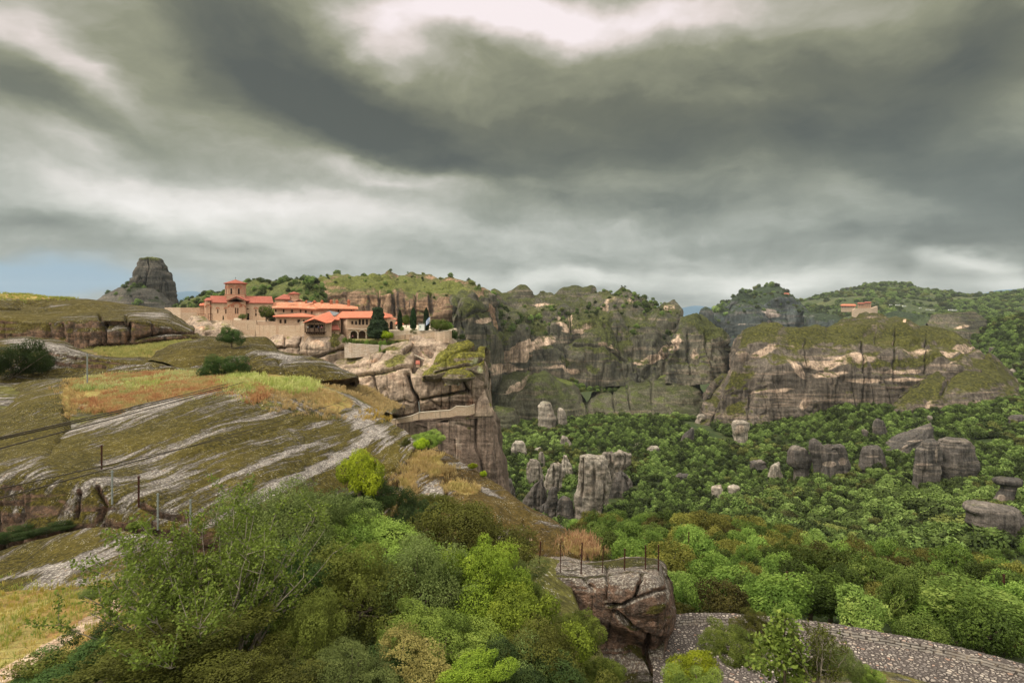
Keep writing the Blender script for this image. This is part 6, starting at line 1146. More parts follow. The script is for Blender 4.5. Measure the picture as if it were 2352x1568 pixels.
def bm_obj(name, bm, m, parent=None):
    bmesh.ops.recalc_face_normals(bm, faces=bm.faces); me = bpy.data.meshes.new(name); bm.to_mesh(me); bm.free()
    ms = m if isinstance(m, (list, tuple)) else [m]
    for q in ms: me.materials.append(q)
    return link(name, me, None, parent)
def quad(bm, pts, mi=0):
    f = bm.faces.new([bm.verts.new(p) for p in pts]); f.material_index = mi; return f
def box(bm, x0, x1, y0, y1, z0, z1, mi=0):
    c = [Vector((x, y, z)) for z in (z0, z1) for y in (y0, y1) for x in (x0, x1)]; v = [bm.verts.new(p) for p in c]
    for q in ((0, 1, 3, 2), (4, 6, 7, 5), (0, 4, 5, 1), (2, 3, 7, 6), (0, 2, 6, 4), (1, 5, 7, 3)):
        f = bm.faces.new([v[i] for i in q]); f.material_index = mi
def bar(bm, a, b, w, mi=0):
    a, b = Vector(a), Vector(b); d = (b - a).normalized(); s = d.cross(Vector((0, 0, 1))); s = s.normalized() if s.length > .01 else Vector((1, 0, 0)); t = d.cross(s)
    L = [[p + s * w * i + t * w * j for i, j in ((-.5, -.5), (.5, -.5), (.5, .5), (-.5, .5))] for p in (a, b)]
    v = [[bm.verts.new(q) for q in r_] for r_ in L]
    for i in range(4): f = bm.faces.new((v[0][i], v[0][(i + 1) % 4], v[1][(i + 1) % 4], v[1][i])); f.material_index = mi
    bm.faces.new(v[0][::-1]).material_index = mi; bm.faces.new(v[1]).material_index = mi
def XY(u, D): return Vector(((u - 1176) / F * D, D, 0))
def ZZ(v, D): return (H0 - v) / F * D

def building(name, label, cat, foot, zt, zb, m, openings=None, group=None, parent=None, part='wall'):
    """foot: corner list (u, D) walked clockwise seen from above starting at the front left; openings[wall] = (u, vtop, vbottom, width px, arched, what)"""
    pts = [XY(*q) for q in foot]; root = parent or empty(name, (sum(p.x for p in pts) / len(pts), min(p.y for p in pts), zb), label, cat, group)
    bm = bmesh.new(); n = len(pts); later = []
    for i in range(n):
        A, B = pts[i], pts[(i + 1) % n]; d = B - A; L = d.length; d = d / L; inn = Vector((-d.y, d.x, 0))
        holes = []; 
        for (u, v0, v1, w, arch, what) in (openings or {}).get(i, []):
            def s_at(uu):
                k = (uu - 1176) / F; den = d.x - k * d.y; s = (k * A.y - A.x) / den; return s
            s0, s1 = s_at(u - w / 2), s_at(u + w / 2); Dm = (A + d * (s0 + s1) / 2).y; z1, z0 = ZZ(v0, Dm), ZZ(v1, Dm); r_ = (s1 - s0) / 2
            if s0 > s1: s0, s1 = s1, s0; r_ = -r_
            if arch: poly = [(s0, z0), (s1, z0)] + [((s0 + s1) / 2 + r_ * math.cos(t), z1 - r_ + r_ * math.sin(t)) for t in np.linspace(0, math.pi, 9)]
            else: poly = [(s0, z0), (s1, z0), (s1, z1), (s0, z1)]
            holes.append(poly); later.append((A, d, inn, poly, what, arch))
        outer = [(0, zb), (L, zb), (L, zt), (0, zt)]
        loops = [[Vector((x, z, 0)) for x, z in q] for q in [outer] + holes]; flat = [q for l_ in [outer] + holes for q in l_]
        vs = [bm.verts.new((A.x + d.x * x, A.y + d.y * x, z)) for x, z in flat]
        for tri in tessellate_polygon(loops):
            try: bm.faces.new([vs[k] for k in tri])
            except ValueError: pass
        for poly in holes:
            dp = .35
            for (x0, z0), (x1, z1) in zip(poly, poly[1:] + poly[:1]):
                quad(bm, [A + d * x0 + Vector((0, 0, z0)), A + d * x1 + Vector((0, 0, z1)), A + d * x1 + inn * dp + Vector((0, 0, z1)), A + d * x0 + inn * dp + Vector((0, 0, z0))])
    top = [bm.verts.new((p.x, p.y, zt)) for p in pts]; bm.faces.new(top)
    me = bpy.data.meshes.new(part); bmesh.ops.remove_doubles(bm, verts=bm.verts, dist=.001)
    bm.to_mesh(me); bm.free(); me.materials.append(m); link(part, me, None, root)
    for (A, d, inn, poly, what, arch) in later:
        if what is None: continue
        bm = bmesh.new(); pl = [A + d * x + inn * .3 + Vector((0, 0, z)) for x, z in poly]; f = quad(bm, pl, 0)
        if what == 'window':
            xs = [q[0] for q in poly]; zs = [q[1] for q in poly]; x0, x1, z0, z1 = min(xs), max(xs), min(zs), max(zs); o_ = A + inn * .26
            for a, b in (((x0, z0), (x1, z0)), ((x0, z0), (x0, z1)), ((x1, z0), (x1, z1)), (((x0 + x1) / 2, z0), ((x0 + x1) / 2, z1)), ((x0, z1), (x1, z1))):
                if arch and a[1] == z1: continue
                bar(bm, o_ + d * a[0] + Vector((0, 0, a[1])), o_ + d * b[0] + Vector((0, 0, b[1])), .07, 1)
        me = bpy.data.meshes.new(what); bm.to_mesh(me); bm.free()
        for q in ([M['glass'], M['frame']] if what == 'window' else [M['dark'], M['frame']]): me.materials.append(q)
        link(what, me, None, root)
    return root
def roof(parent, V, faces, m, th=.22, name='roof'):
    """tiled roof skin of given thickness; V world points, UVs run along the eaves and up the slope"""
    V = [Vector(v) for v in V]; bm = bmesh.new(); uvl = bm.loops.layers.uv.new('UVMap'); top = [bm.verts.new(v) for v in V]; bot = [bm.verts.new(v - Vector((0, 0, th))) for v in V]
    ed = {}
    for f in faces:
        fc = bm.faces.new([top[i] for i in f]); fc.normal_update(); n_ = fc.normal
        if n_.z < 0: fc.normal_flip(); n_ = -n_
        h = Vector((0, 0, 1)).cross(n_); h = h.normalized() if h.length > 1e-4 else Vector((1, 0, 0)); s = n_.cross(h)
        for lp in fc.loops: lp[uvl].uv = (lp.vert.co.dot(h), lp.vert.co.dot(s))
        bm.faces.new([bot[i] for i in f][::-1])
        for a, b in zip(f, f[1:] + f[:1]): ed[(min(a, b), max(a, b))] = ed.get((min(a, b), max(a, b)), 0) + 1
    for (a, b), c in ed.items():
        if c == 1: bm.faces.new((top[a], top[b], bot[b], bot[a]))
    me = bpy.data.meshes.new(name); bm.to_mesh(me); bm.free(); me.materials.append(m); return link(name, me, None, parent)
def ring(parent, u, v, r, D, m, w=.28, th=.12, name='arch', half=True, yo=.1):
    """a brick arch band standing just proud of a wall at distance D; r in metres"""
    c = P(u, v, D); bm = bmesh.new(); n = 12; A = []
    for i in range(n + 1):
        t = math.pi * i / n; A.append([bm.verts.new((c.x + q * math.cos(t), y, c.z + q * math.sin(t))) for q in (r, r + w) for y in (D - yo, D + .05)])
    for a, b in zip(A[:-1], A[1:]):
        for i, j in ((0, 2), (2, 3), (1, 0)): bm.faces.new((a[i], a[j], b[j], b[i]))
    return bm_obj(name, bm, m, parent)
def prism(parent, name, c, r, z0, z1, n, m, top=None, rot=None):
    bm = bmesh.new(); rot = math.pi / n if rot is None else rot
    lo = [bm.verts.new((c[0] + r * math.cos(rot + i * 2 * math.pi / n), c[1] + r * math.sin(rot + i * 2 * math.pi / n), z0)) for i in range(n)]; r2 = r if top is None else top
    hi = [bm.verts.new((c[0] + r2 * math.cos(rot + i * 2 * math.pi / n), c[1] + r2 * math.sin(rot + i * 2 * math.pi / n), z1)) for i in range(n)]
    for i in range(n): bm.faces.new((lo[i], lo[(i + 1) % n], hi[(i + 1) % n], hi[i]))
    bm.faces.new(hi); bm.faces.new(lo[::-1]); return bm_obj(name, bm, m, parent)
def oct_roof(parent, c, r, z0, h, n, m, name='roof'):
    V = [(c[0] + r * math.cos(math.pi / n + i * 2 * math.pi / n), c[1] + r * math.sin(math.pi / n + i * 2 * math.pi / n), z0) for i in range(n)] + [(c[0], c[1], z0 + h)]
    return roof(parent, V, [(i, (i + 1) % n, n) for i in range(n)], m, .2, name)

# ------------------------------------------------------------------ new church with drum
W_ = lambda u, a, b, w=3.2, arch=True, what='window': (u, a, b, w, arch, what)
ch = building('church', 'long stone church with tall octagonal drum and dark red roof', 'church', [(485, 178.5), (626, 178.5), (626, 188), (485, 188)], ZZ(694.5, 178.5), -6, M['wall'],
    {0: [W_(500, 709, 719, 3), W_(518.5, 709, 720, 3), W_(587.5, 709, 717, 3), W_(587.5, 718.5, 725.5, 4, False), (569, 719.5, 735.5, 6.5, False, 'door'), (569, 708, 710.5, 4, False, 'window')]})
building('', None, None, [(521.5, 177.2), (564, 177.2), (564, 180), (521.5, 180)], ZZ(690, 177.2), -6, M['wall_brick'], {0: [W_(541, 706.5, 720.5, 3), W_(545.8, 706.5, 720.5, 3)]}, parent=ch)
building('', None, None, [(469, 180.2), (472.5, 178.4), (482, 178.2), (486, 179.5), (486, 187), (469, 187)], ZZ(690, 180), -6, M['wall_brick'], None, parent=ch)
roof(ch, [P(469 - 1.5, 690, 179.6), P(476, 689.5, 177.8), P(486, 689.5, 178), P(483, 683, 183), P(474, 684, 183.5), P(468, 690, 188)], [(0, 1, 4), (1, 2, 3, 4), (0, 4, 5)], M['tile_dark'])
e0, e1, r0_, r1_ = P(484.3, 694, 178), P(522, 694.6, 178), P(483, 679, 183.2), P(522, 679.6, 183.2)
roof(ch, [e0, e1, r1_, r0_, P(484.3, 692, 188.6), P(522, 692, 188.6)], [(0, 1, 2, 3), (3, 2, 5, 4)], M['tile_dark'])
e0, e1, r0_, r1_ = P(563, 695, 178), P(628, 695.6, 178), P(561, 679.6, 183.2), P(624, 680.4, 183.2)
roof(ch, [e0, e1, r1_, r0_, P(561, 692, 188.6), P(628, 692, 188.6)], [(0, 1, 2, 3), (3, 2, 5, 4)], M['tile_dark'])
bm = bmesh.new()   # gable of the cross arm
for y0_, y1_ in ((177.3, 183),):
    a, b, c_ = P(521.5, 690, 177.25), P(564, 690, 177.25), P(543, 681, 177.25); a2, b2, c2 = [q + Vector((0, 5.5, 0)) for q in (a, b, c_)]
    quad(bm, [a, b, c_]); quad(bm, [a2, b2, c2]); quad(bm, [a, c_, c2, a2]); quad(bm, [b, c_, c2, b2])
bm_obj('gable', bm, M['wall_brick'], ch)
a, b, c_ = P(519.5, 690, 176.8), P(566, 690.4, 176.8), P(543, 680, 176.8); k_ = Vector((0, 6.2, 0))
roof(ch, [a, c_, c_ + k_, a + k_], [(0, 1, 2, 3)], M['tile_dark'], .25); roof(ch, [b, c_, c_ + k_, b + k_], [(0, 1, 2, 3)], M['tile_dark'], .25)
a, b, c_ = P(525, 691.5, 176.6), P(560, 691.8, 176.6), P(543, 685.5, 176.6); roof(ch, [a, b, c_, c_ + Vector((0, .5, 0))], [(0, 1, 2)], M['tile_dark'], .2, 'pediment')
dc = P(541, 690, 183); dr = 3.05
building('', None, None, [(520, 180), (562.5, 180), (562.5, 186), (520, 186)], ZZ(677.5, 180), ZZ(694, 180), M['wall_brick'], None, parent=ch, part='drum_base')
drum = prism(ch, 'drum', dc, dr, ZZ(680, 182), ZZ(650.5, 182), 8, M['wall_brick'])
prism(ch, 'cornice', dc, dr + .16, ZZ(677.8, 182), ZZ(676.6, 182), 8, M['brick']); prism(ch, 'cornice', dc, dr + .14, ZZ(652.6, 182), ZZ(650.8, 182), 8, M['brick'])
oct_roof(ch, dc, dr + .5, ZZ(650.4, 182), 1.25, 8, M['tile_dark'], 'drum_roof')
ap = dr * math.cos(math.pi / 8)
for i, an in enumerate((-90, -45, -135)):
    t = R(an); n_ = Vector((math.cos(t), math.sin(t), 0)); s = Vector((-n_.y, n_.x, 0)); c_ = Vector((dc.x, dc.y, 0)) + n_ * (ap + .03)
    bm = bmesh.new(); z0, z1 = ZZ(675.5, 182), ZZ(664, 182); w = .24
    quad(bm, [c_ + s * x + Vector((0, 0, z)) for x, z in [(-w, z0), (w, z0), (w, z1)] + [(w * math.cos(q), z1 + w * math.sin(q)) for q in np.linspace(.3, 2.8, 6)] + [(-w, z1)]]); bm_obj('window', bm, M['dark'], ch)
    for rr, zc in ((.55, 663.5), (.9, 663)):
        bm = bmesh.new(); L = []
        for q in np.linspace(0, math.pi, 11): L.append([bm.verts.new(c_ + n_ * h + s * (rr + g_) * math.cos(q) + Vector((0, 0, ZZ(zc, 182) + (rr + g_) * math.sin(q)))) for g_, h in ((0, .06), (.16, .06), (.16, -.02))])
        for a, b in zip(L[:-1], L[1:]): bm.faces.new((a[0], a[1], b[1], b[0])); bm.faces.new((a[1], a[2], b[2], b[1]))
        bm_obj('arch', bm, M['brick'], ch)
bm = bmesh.new(); ct = dc.copy(); ct.z = ZZ(650.4, 182) + 1.2; bar(bm, ct, ct + Vector((0, 0, .8)), .06); bar(bm, ct + Vector((-.2, 0, .55)), ct + Vector((.2, 0, .55)), .06); bm_obj('cross', bm, M['black'], ch)
for u, v, r_, D in ((543.5, 704, 1.0, 177.2), (543.5, 705, 1.5, 177.2), (530, 706, .75, 177.2), (557, 706, .75, 177.2), (478, 706, .8, 178.2), (518.5, 710, .4, 178.5), (500, 710, .4, 178.5), (587.5, 710, .4, 178.5)): ring(ch, u, v, r_, D, M['brick'], .22)
bm = bmesh.new(); p0 = P(540, 730, 176.6); box(bm, p0.x - .2, p0.x + 1.8, 176.2, 177.15, -4.9, -4.1); bm_obj('marble_seat', bm, M['flagst'], ch)
# low lean-to west of the apse
lt = building('shed', 'small shed with an orange lean-to roof left of the church apse', 'shed', [(459, 181), (469, 181), (469, 186), (459, 186)], ZZ(701, 181), -6, M['wall_brick'])
roof(lt, [P(457, 701, 180.4), P(470, 701, 180.4), P(470, 695, 184), P(459, 697, 184)], [(0, 1, 2, 3)], M['tile_new'])
# old church behind
oc = building('church', 'small older church with low drum half hidden behind the long tiled roof', 'church', [(631.5, 196), (694, 196), (694, 206), (631.5, 206)], ZZ(687, 196), -6, M['wall'])
roof(oc, [P(630, 686.5, 195.5), P(666, 686.5, 195.5), P(666, 677, 200), P(652, 675.5, 201), P(630, 686, 207), P(666, 686, 207)], [(0, 1, 2, 3), (0, 3, 4), (3, 2, 5, 4)], M['tile_dark'])
oc2 = P(675.5, 690, 200)
prism(oc, 'drum', oc2, 1.75, ZZ(692, 200), ZZ(674.8, 200), 8, M['wall_brick']); oct_roof(oc, oc2, 2.15, ZZ(674.6, 200), .8, 8, M['tile_dark'], 'drum_roof')
roof(oc, [P(651, 692.5, 195), P(676, 692.5, 195), P(664, 687, 195), P(664, 687, 199)], [(0, 2, 3), (1, 2, 3)], M['tile_dark']); roof(oc, [P(676, 692.5, 195), P(699, 692.5, 195), P(687, 687, 195), P(687, 687, 199)], [(0, 2, 3), (1, 2, 3)], M['tile_dark'])

# long dwelling range
lb = building('dwelling_range', 'long two-storey stone range with mottled orange roof and chimneys', 'building', [(630, 178), (692, 177), (722, 176), (755, 171), (812, 170.5), (818, 180), (630, 190)], ZZ(708, 176), -6, M['wall'],
    {0: [W_(633, 710, 716.5, 4, False), W_(651, 710, 717.5, 4.4, False), W_(670.5, 710.5, 718, 4.4, False), W_(690, 711, 718, 3.4, False)], 1: [W_(702, 712, 718.5, 4.4, False), W_(716, 714, 721, 3.6, False)], 3: [W_(777, 711, 716.5, 4.6, False), W_(807, 710.5, 715, 4, False)]})
roof(lb, [P(624, 706.5, 176.8), P(690, 707, 175.8), P(724, 709.5, 174.6), P(731, 707.5, 172.5), P(757, 707.6, 169.5), P(823, 709, 169), P(822, 704, 182), P(779, 698, 176), P(752, 697.5, 178), P(716, 693.2, 182), P(629, 694, 183), P(629, 700, 191), P(780, 700, 190)],
     [(0, 1, 9, 10), (1, 2, 9), (2, 3, 9), (3, 4, 8, 9), (4, 5, 7, 8), (5, 6, 7), (10, 9, 8, 7, 12, 11), (7, 6, 12)], M['tile_old'], .3)
def chimney(u, vb, vt, D, w=5.0):
    p = P(u, vb, D); r_ = w / F * D / 2; zt = ZZ(vt, D); bm = bmesh.new(); box(bm, p.x - r_, p.x + r_, D - r_, D + r_, p.z - .6, zt - .35)
    box(bm, p.x - r_ * 1.35, p.x + r_ * 1.35, D - r_ * 1.35, D + r_ * 1.35, zt - .35, zt - .2); o = bm_obj('chimney', bm, M['brick'], lb)
    oc_ = prism(lb, 'chimney_cap', (p.x, D), r_ * 1.3, zt - .2, zt + .25, 8, M['tile_new'], top=r_ * .3)
for q in ((760.5, 698, 689.5, 177), (774, 699, 689.5, 177), (800.7, 703, 689, 175), (739.5, 697, 690.5, 179), (722.5, 695, 691, 180, 5.5), (704, 694, 691, 181, 5)): chimney(*q)
for u, v in ((668, 692), (711, 692.5)):
    bm = bmesh.new(); p = P(u, v, 179); box(bm, p.x - .6, p.x + .6, 178.4, 179.6, p.z - .3, p.z + .12); bm_obj('skylight', bm, M['lead'], lb)
# low lower house
lw = building('house', 'low stone house with a flat-pitched orange hip roof beside the green tree', 'building', [(634, 167), (722, 167), (722, 173), (634, 173)], ZZ(727.5, 167), -9, M['wall'],
    {0: [W_(644.2, 734, 742.5, 5, False), W_(655, 733.5, 742.8, 5.2, False), W_(686, 733.5, 741, 7, False), W_(697.5, 734, 740, 4, False)]})
roof(lw, [P(626.5, 726.5, 166), P(722.5, 727, 166), P(726, 726.8, 172), P(692, 719, 170), P(642, 723.5, 171), P(626.5, 724, 175), P(724, 724, 175)], [(0, 1, 3, 4), (1, 2, 3), (0, 4, 5), (4, 3, 2, 6, 5)], M['tile_new'], .25)
# balcony house
bh = building('balcony_house', 'stone house with a timber balcony under a wide orange gable', 'building', [(698, 156.5), (761, 156.5), (764, 168), (698, 168)], ZZ(741, 156.5), -10.5, M['wall'],
    {0: [(725, 745.5, 753.5, 35, False, 'balcony_opening')]})
bm = bmesh.new(); quad(bm, [P(698, 741.1, 156.5), P(758, 741.1, 156.5), P(723, 733, 156.5)]); bm_obj('gable', bm, M['wood'], bh)
ap_ = P(722, 731.5, 154.8); bk = P(757, 715, 163); wr = P(761, 739.6, 155.5)
roof(bh, [P(694.5, 741, 154.8), ap_, bk, P(722, 727, 168)], [(0, 1, 2, 3)], M['tile_new'], .2)
roof(bh, [ap_, P(749.5, 741.4, 154.8), wr, P(770, 732, 160), bk], [(0, 1, 2, 3, 4)], M['tile_new'], .2)
roof(bh, [P(740, 722, 166.5), P(757, 713.4, 167), P(779, 718, 166.5), P(770, 724, 166)], [(0, 1, 2, 3)], M['lead'], .15, 'flashing')
bm = bmesh.new(); x0, x1 = P(701, 0, 155.3).x, P(745, 0, 155.3).x; zf = ZZ(762, 155.3); box(bm, x0 - .15, x1 + .15, 154.9, 156.55, zf - .12, zf); 
for i in range(8):
    x = x0 + (x1 - x0) * (i + .5) / 8; box(bm, x - .07, x + .07, 155.1, 156.7, zf - .42, zf - .125); bar(bm, (x, 155.2, zf - .4), (x, 156.6, zf - .9), .1)
bm_obj('balcony_floor', bm, M['wood'], bh)
bm = bmesh.new(); zr = ZZ(753.5, 155.1)
for i in range(27):
    x = x0 + (x1 - x0) * i / 26; box(bm, x - .025, x + .025, 155.0, 155.05, zf, zr)
box(bm, x0 - .05, x1 + .05, 154.97, 155.08, zr, zr + .08); 
for x in (x0, x1): box(bm, x - .04, x + .04, 155.09, 156.5, zr, zr + .08)
bm_obj('railing', bm, M['wood'], bh)
for i in range(5):
    bm = bmesh.new(); x = x0 + (x1 - x0) * i / 4; box(bm, x - .09, x + .09, 155.1, 155.28, zf, ZZ(742.5, 155.1)); bm_obj('post', bm, M['wood'], bh)
bm = bmesh.new(); box(bm, x0 - .1, x1 + .1, 155.05, 155.3, ZZ(743.6, 155.1), ZZ(742, 155.1)); bar(bm, P(712, 741.5, 155.0), P(722, 735, 155.0), .12); bar(bm, P(732, 741.5, 155.0), P(722, 735, 155.0), .12); bar(bm, P(722, 742, 155.0), P(722, 733.5, 155.0), .12)
bm_obj('truss', bm, M['frame'], bh)
# annex between
an = building('annex', 'narrow stone annex with small red lean-to roof right of the balcony', 'building', [(760, 158.5), (779, 158.5), (776, 166), (760, 166)], ZZ(756, 158.5), -11.5, M['wall'], {0: [W_(768, 763, 766, 2.5, False)]})
roof(an, [P(759, 756.8, 157.8), P(780.5, 756.6, 157.8), P(776, 745.5, 162.5), P(759.5, 746, 162.5)], [(0, 1, 2, 3)], M['tile_dark'], .2)
building('', None, None, [(759, 162.6), (783, 162.6), (783, 168), (759, 168)], ZZ(735, 162.6), -8, M['wall_brick'], None, parent=an)
roof(an, [P(758, 734.6, 161.6), P(780, 734, 161.6), P(779, 729, 164), P(768, 728, 166), P(758, 729, 168)], [(0, 1, 2, 3), (0, 3, 4)], M['tile_new'], .2)
# arcaded building
ar_open = [(812.8, 759.5, 781.5, 16.5, True, None), (831.8, 759, 782, 16.5, True, None), (850.8, 758.8, 782.5, 16.5, True, None), (869.8, 758.8, 783, 16.5, True, None)]
ar = building('arcaded_building', 'large stone hall with round arcade below and broad orange roof', 'building', [(774, 168), (797, 161), (888, 162.5), (906, 172), (800, 176)], ZZ(729.5, 161), -11, M['wall'],
    {1: [W_(809, 737, 745, 4.6, False), W_(817.8, 737, 745.5, 4.6, False), W_(826, 733, 746, 5), W_(834, 733, 746, 5), W_(842.5, 733, 746, 5), W_(852, 733, 746, 5), W_(862, 733, 746, 5), W_(872, 733, 746, 5)] + ar_open, 2: [W_(898, 735, 746, 7)]})
bm = bmesh.new(); A, B = XY(799, 165.6), XY(886, 166.6); quad(bm, [Vector((A.x, A.y, -10.9)), Vector((B.x, B.y, -10.9)), Vector((B.x, B.y, -6)), Vector((A.x, A.y, -6))]); bm_obj('inner_wall', bm, M['wall_brick'], ar)
for (u, v0, v1, w, _, _) in ar_open:
    k = (u - 797) / (888 - 797); D = 161 + 1.5 * k; ring(ar, u, v0 + w / 2, w / 2 / F * D, D - .02, M['plaster'], .3, name='arch')
for u in (803.4, 822.3, 841.3, 860.3, 879.3):
    D = 161.2 + 1.5 * (u - 797) / 91; p = P(u, 782, D); bm = bmesh.new(); box(bm, p.x - .13, p.x + .13, D - .24, D + .1, p.z, ZZ(768, D)); box(bm, p.x - .25, p.x + .25, D - .3, D + .1, ZZ(768, D), ZZ(766.6, D)); bm_obj('column', bm, M['plaster'], ar)
bm = bmesh.new(); box(bm, P(799, 0, 161).x, P(887, 0, 161).x, 160.65, 161.1, ZZ(755.8, 161), ZZ(754.4, 161)); bm_obj('string_course', bm, M['plaster'], ar)
roof(ar, [P(768, 729, 169.5), P(772, 729.6, 164.5), P(800, 729.2, 160), P(890, 729, 161.5), P(903, 728, 172), P(872, 714.4, 168), P(786, 715, 168.5), P(780, 722, 180), P(900, 722, 180)], [(0, 1, 6), (1, 2, 6), (2, 3, 5, 6), (3, 4, 5), (6, 5, 4, 8, 7), (0, 6, 7)], M['tile_new'], .25)
roof(ar, [P(896, 731.5, 166), P(913, 733.6, 168), P(905, 729, 174), P(894, 728, 174)], [(0, 1, 2, 3)], M['tile_new'], .2)
building('', None, None, [(889, 164), (909, 167), (909, 174), (889, 174)], ZZ(733, 166), -9, M['wall'], {0: [(899, 737, 757, 8, True, 'window')]}, parent=ar)

# ------------------------------------------------------------------ walls of the precinct
def wallrun(label, pts, th, m, cap=None, cat='wall', name='wall', group=None, capm=None):
    """free wall along (u, vtop, vbottom, D) stations"""
    root = empty(name, P(pts[0][0], pts[0][2], pts[0][3]), label, cat, group); n = len(pts); bm = bmesh.new(); rows = []
    for (u, a, b, D) in pts:
        x = (u - 1176) / F * D; rows.append([bm.verts.new(q) for q in ((x, D, ZZ(b, D)), (x, D, ZZ(a, D)), (x, D + th, ZZ(a, D)), (x, D + th, ZZ(b, D)))])
    for a, b in zip(rows[:-1], rows[1:]):
        for i in range(3): bm.faces.new((a[i], b[i], b[i + 1], a[i + 1]))
    bm.faces.new(rows[0]); bm.faces.new(rows[-1][::-1]); bm_obj('masonry', bm, m, root)
    if cap:
        bm = bmesh.new(); rows = []
        for (u, a, b, D) in pts:
            x = (u - 1176) / F * D; z = ZZ(a, D); rows.append([bm.verts.new(q) for q in ((x, D - .08, z + .003), (x, D - .08, z + cap), (x, D + th + .08, z + cap), (x, D + th + .08, z + .003))])
        for a, b in zip(rows[:-1], rows[1:]):
            for i in range(4): bm.faces.new((a[i], b[i], b[(i + 1) % 4], a[(i + 1) % 4]))
        bm.faces.new(rows[0]); bm.faces.new(rows[-1][::-1]); bm_obj('coping', bm, capm or M['flagst'], root)
    return root
wallrun('pale plastered retaining wall left of the church, above the upper outcrop', [(378, 706, 745, 182), (414, 706.5, 745, 178), (414.5, 718, 745, 177.8), (452, 718, 745, 179)], .5, M['wall_pale'])
wallrun('rough brown wall set back behind the plastered retaining wall', [(412, 706.5, 724, 184), (464, 706.5, 724, 184)], .5, M['wall'])
wallrun('tall stained precinct wall below the church, with the raised left half', [(492, 742, 756, 172), (504, 735, 762, 172), (560, 735, 778, 171), (588, 735.5, 790, 170.4), (589, 746.5, 792, 170.3), (640, 747, 785, 167), (701, 747, 785, 164)], .7, M['stain'])
wallrun('short low wall joining the tree court to the low house', [(590, 738, 747, 173), (636, 738, 748, 171)], .5, M['wall'])
bm = bmesh.new()
tw = wallrun('pale rubble terrace wall under the hedge, before the arcade', [(791, 783, 822, 152.8), (806, 788, 822, 152), (845, 791, 818, 151.6), (880, 792.5, 814, 152), (914, 794, 806, 153), (938, 794.5, 800, 154)], .6, M['rubble'])
wallrun('dark-stained stone wall of the flag terrace behind the garden tree', [(905, 770, 790, 158), (940, 768, 786, 157), (968, 768.5, 782, 156.5), (972, 766, 782, 156.3), (1000, 761, 784, 156)], .5, M['stain'])
wallrun('curved smooth pale wall at the right end of the flag terrace', [(998, 764, 786, 155.5), (1010, 762.5, 786, 154.8), (1022, 760.5, 787, 154.6), (1032, 759.5, 788, 155), (1037.5, 759.5, 788, 156.5)], .4, M['wall_pale'], .1)
wallrun('stone parapet along the rock-cut path where the visitor stands', [(880, 968, 985, 143), (918, 961, 976, 141.2), (945, 955, 968, 140.2), (963, 947.5, 963, 139.5), (1034, 942, 958, 138.5), (1048, 933, 954, 138.3), (1074, 934, 954, 138), (1090, 929, 950, 138)], .4, M['stain'], .12)
# rail and steps of the cliff path, cable-lift hut
bm = bmesh.new(); bar(bm, P(942, 810, 152), P(973.6, 824.5, 149.5), .16); rl = bm_obj('stair_rail', bm, M['flagst']); tag(rl, 'pale diagonal stair parapet high on the cliff above the red hut', 'railing')
hu = empty('hut', P(959.5, 845, 146.5), 'tiny hut with a red roof wedged in the cliff cleft', 'hut'); bm = bmesh.new(); p = P(959.5, 836, 146.5); box(bm, p.x - .45, p.x + .45, 146.2, 147.3, p.z - .8, p.z); bm_obj('wall', bm, M['wall'], hu)
roof(hu, [P(954.5, 835.5, 146), P(964.5, 835.5, 146), P(964, 827.5, 148), P(955, 827.5, 148)], [(0, 1, 2, 3)], M['tile_dark'], .12)
pq = bmesh.new(); p = P(1050.5, 881, 139.7); box(pq, p.x - .5, p.x + .5, 139.45, 139.55, p.z - .3, p.z + .3); box(pq, p.x - .42, p.x + .42, 139.43, 139.44, p.z - .22, p.z + .22, 1); tag(bm_obj('plaque', pq, [M['white'], M['flagst']]), 'small white plaque on the plastered patch of the cliff', 'plaque')
bm = bmesh.new(); bar(bm, P(961.5, 922, 138.8), P(964.5, 948, 138.6), .14); tag(bm_obj('drain_pipe', bm, M['galv']), 'thin grey pipe standing against the cliff at the left end of the parapet', 'pipe')
# fence on the left terrace, timber walkway
fr = empty('railing', P(379, 706, 183), 'dark thin railing on top of the walls left of the church', 'railing'); bm = bmesh.new()
for i in range(12): p = P(380 + i * 7.5, 706, 183); bar(bm, p, p + Vector((0, 0, 1.35)), .07)
bm_obj('post', bm, M['black'], fr); bm = bmesh.new()
for k in (.45, .9, 1.3): bar(bm, P(380, 706, 183) + Vector((0, 0, k)), P(463, 706, 183) + Vector((0, 0, k)), .05)
bm_obj('rail', bm, M['black'], fr)
sc_ = empty('scaffold', P(470, 745, 171.5), 'light metal walkway and scaffold at the left corner of the church', 'scaffold'); bm = bmesh.new()
for a, b in (((456, 737), (456, 720)), ((471, 737), (471, 720)), ((456, 720.5), (471, 720.5)), ((456, 728), (471, 728)), ((456, 735), (471, 735)), ((478, 738), (478, 720)), ((487, 738), (487, 720)), ((478, 721), (487, 721)), ((478, 729), (487, 729)), ((462, 752), (462, 737)), ((468, 752), (468, 737)), ((462, 744), (468, 744))): bar(bm, P(*a, 172), P(*b, 172), .09)
bm_obj('frame', bm, M['iron'], sc_); bm = bmesh.new(); p = P(471, 736, 172); box(bm, P(455, 0, 172).x, P(490, 0, 172).x, 171.9, 173.2, p.z - .1, p.z); bm_obj('deck', bm, M['wood'], sc_)
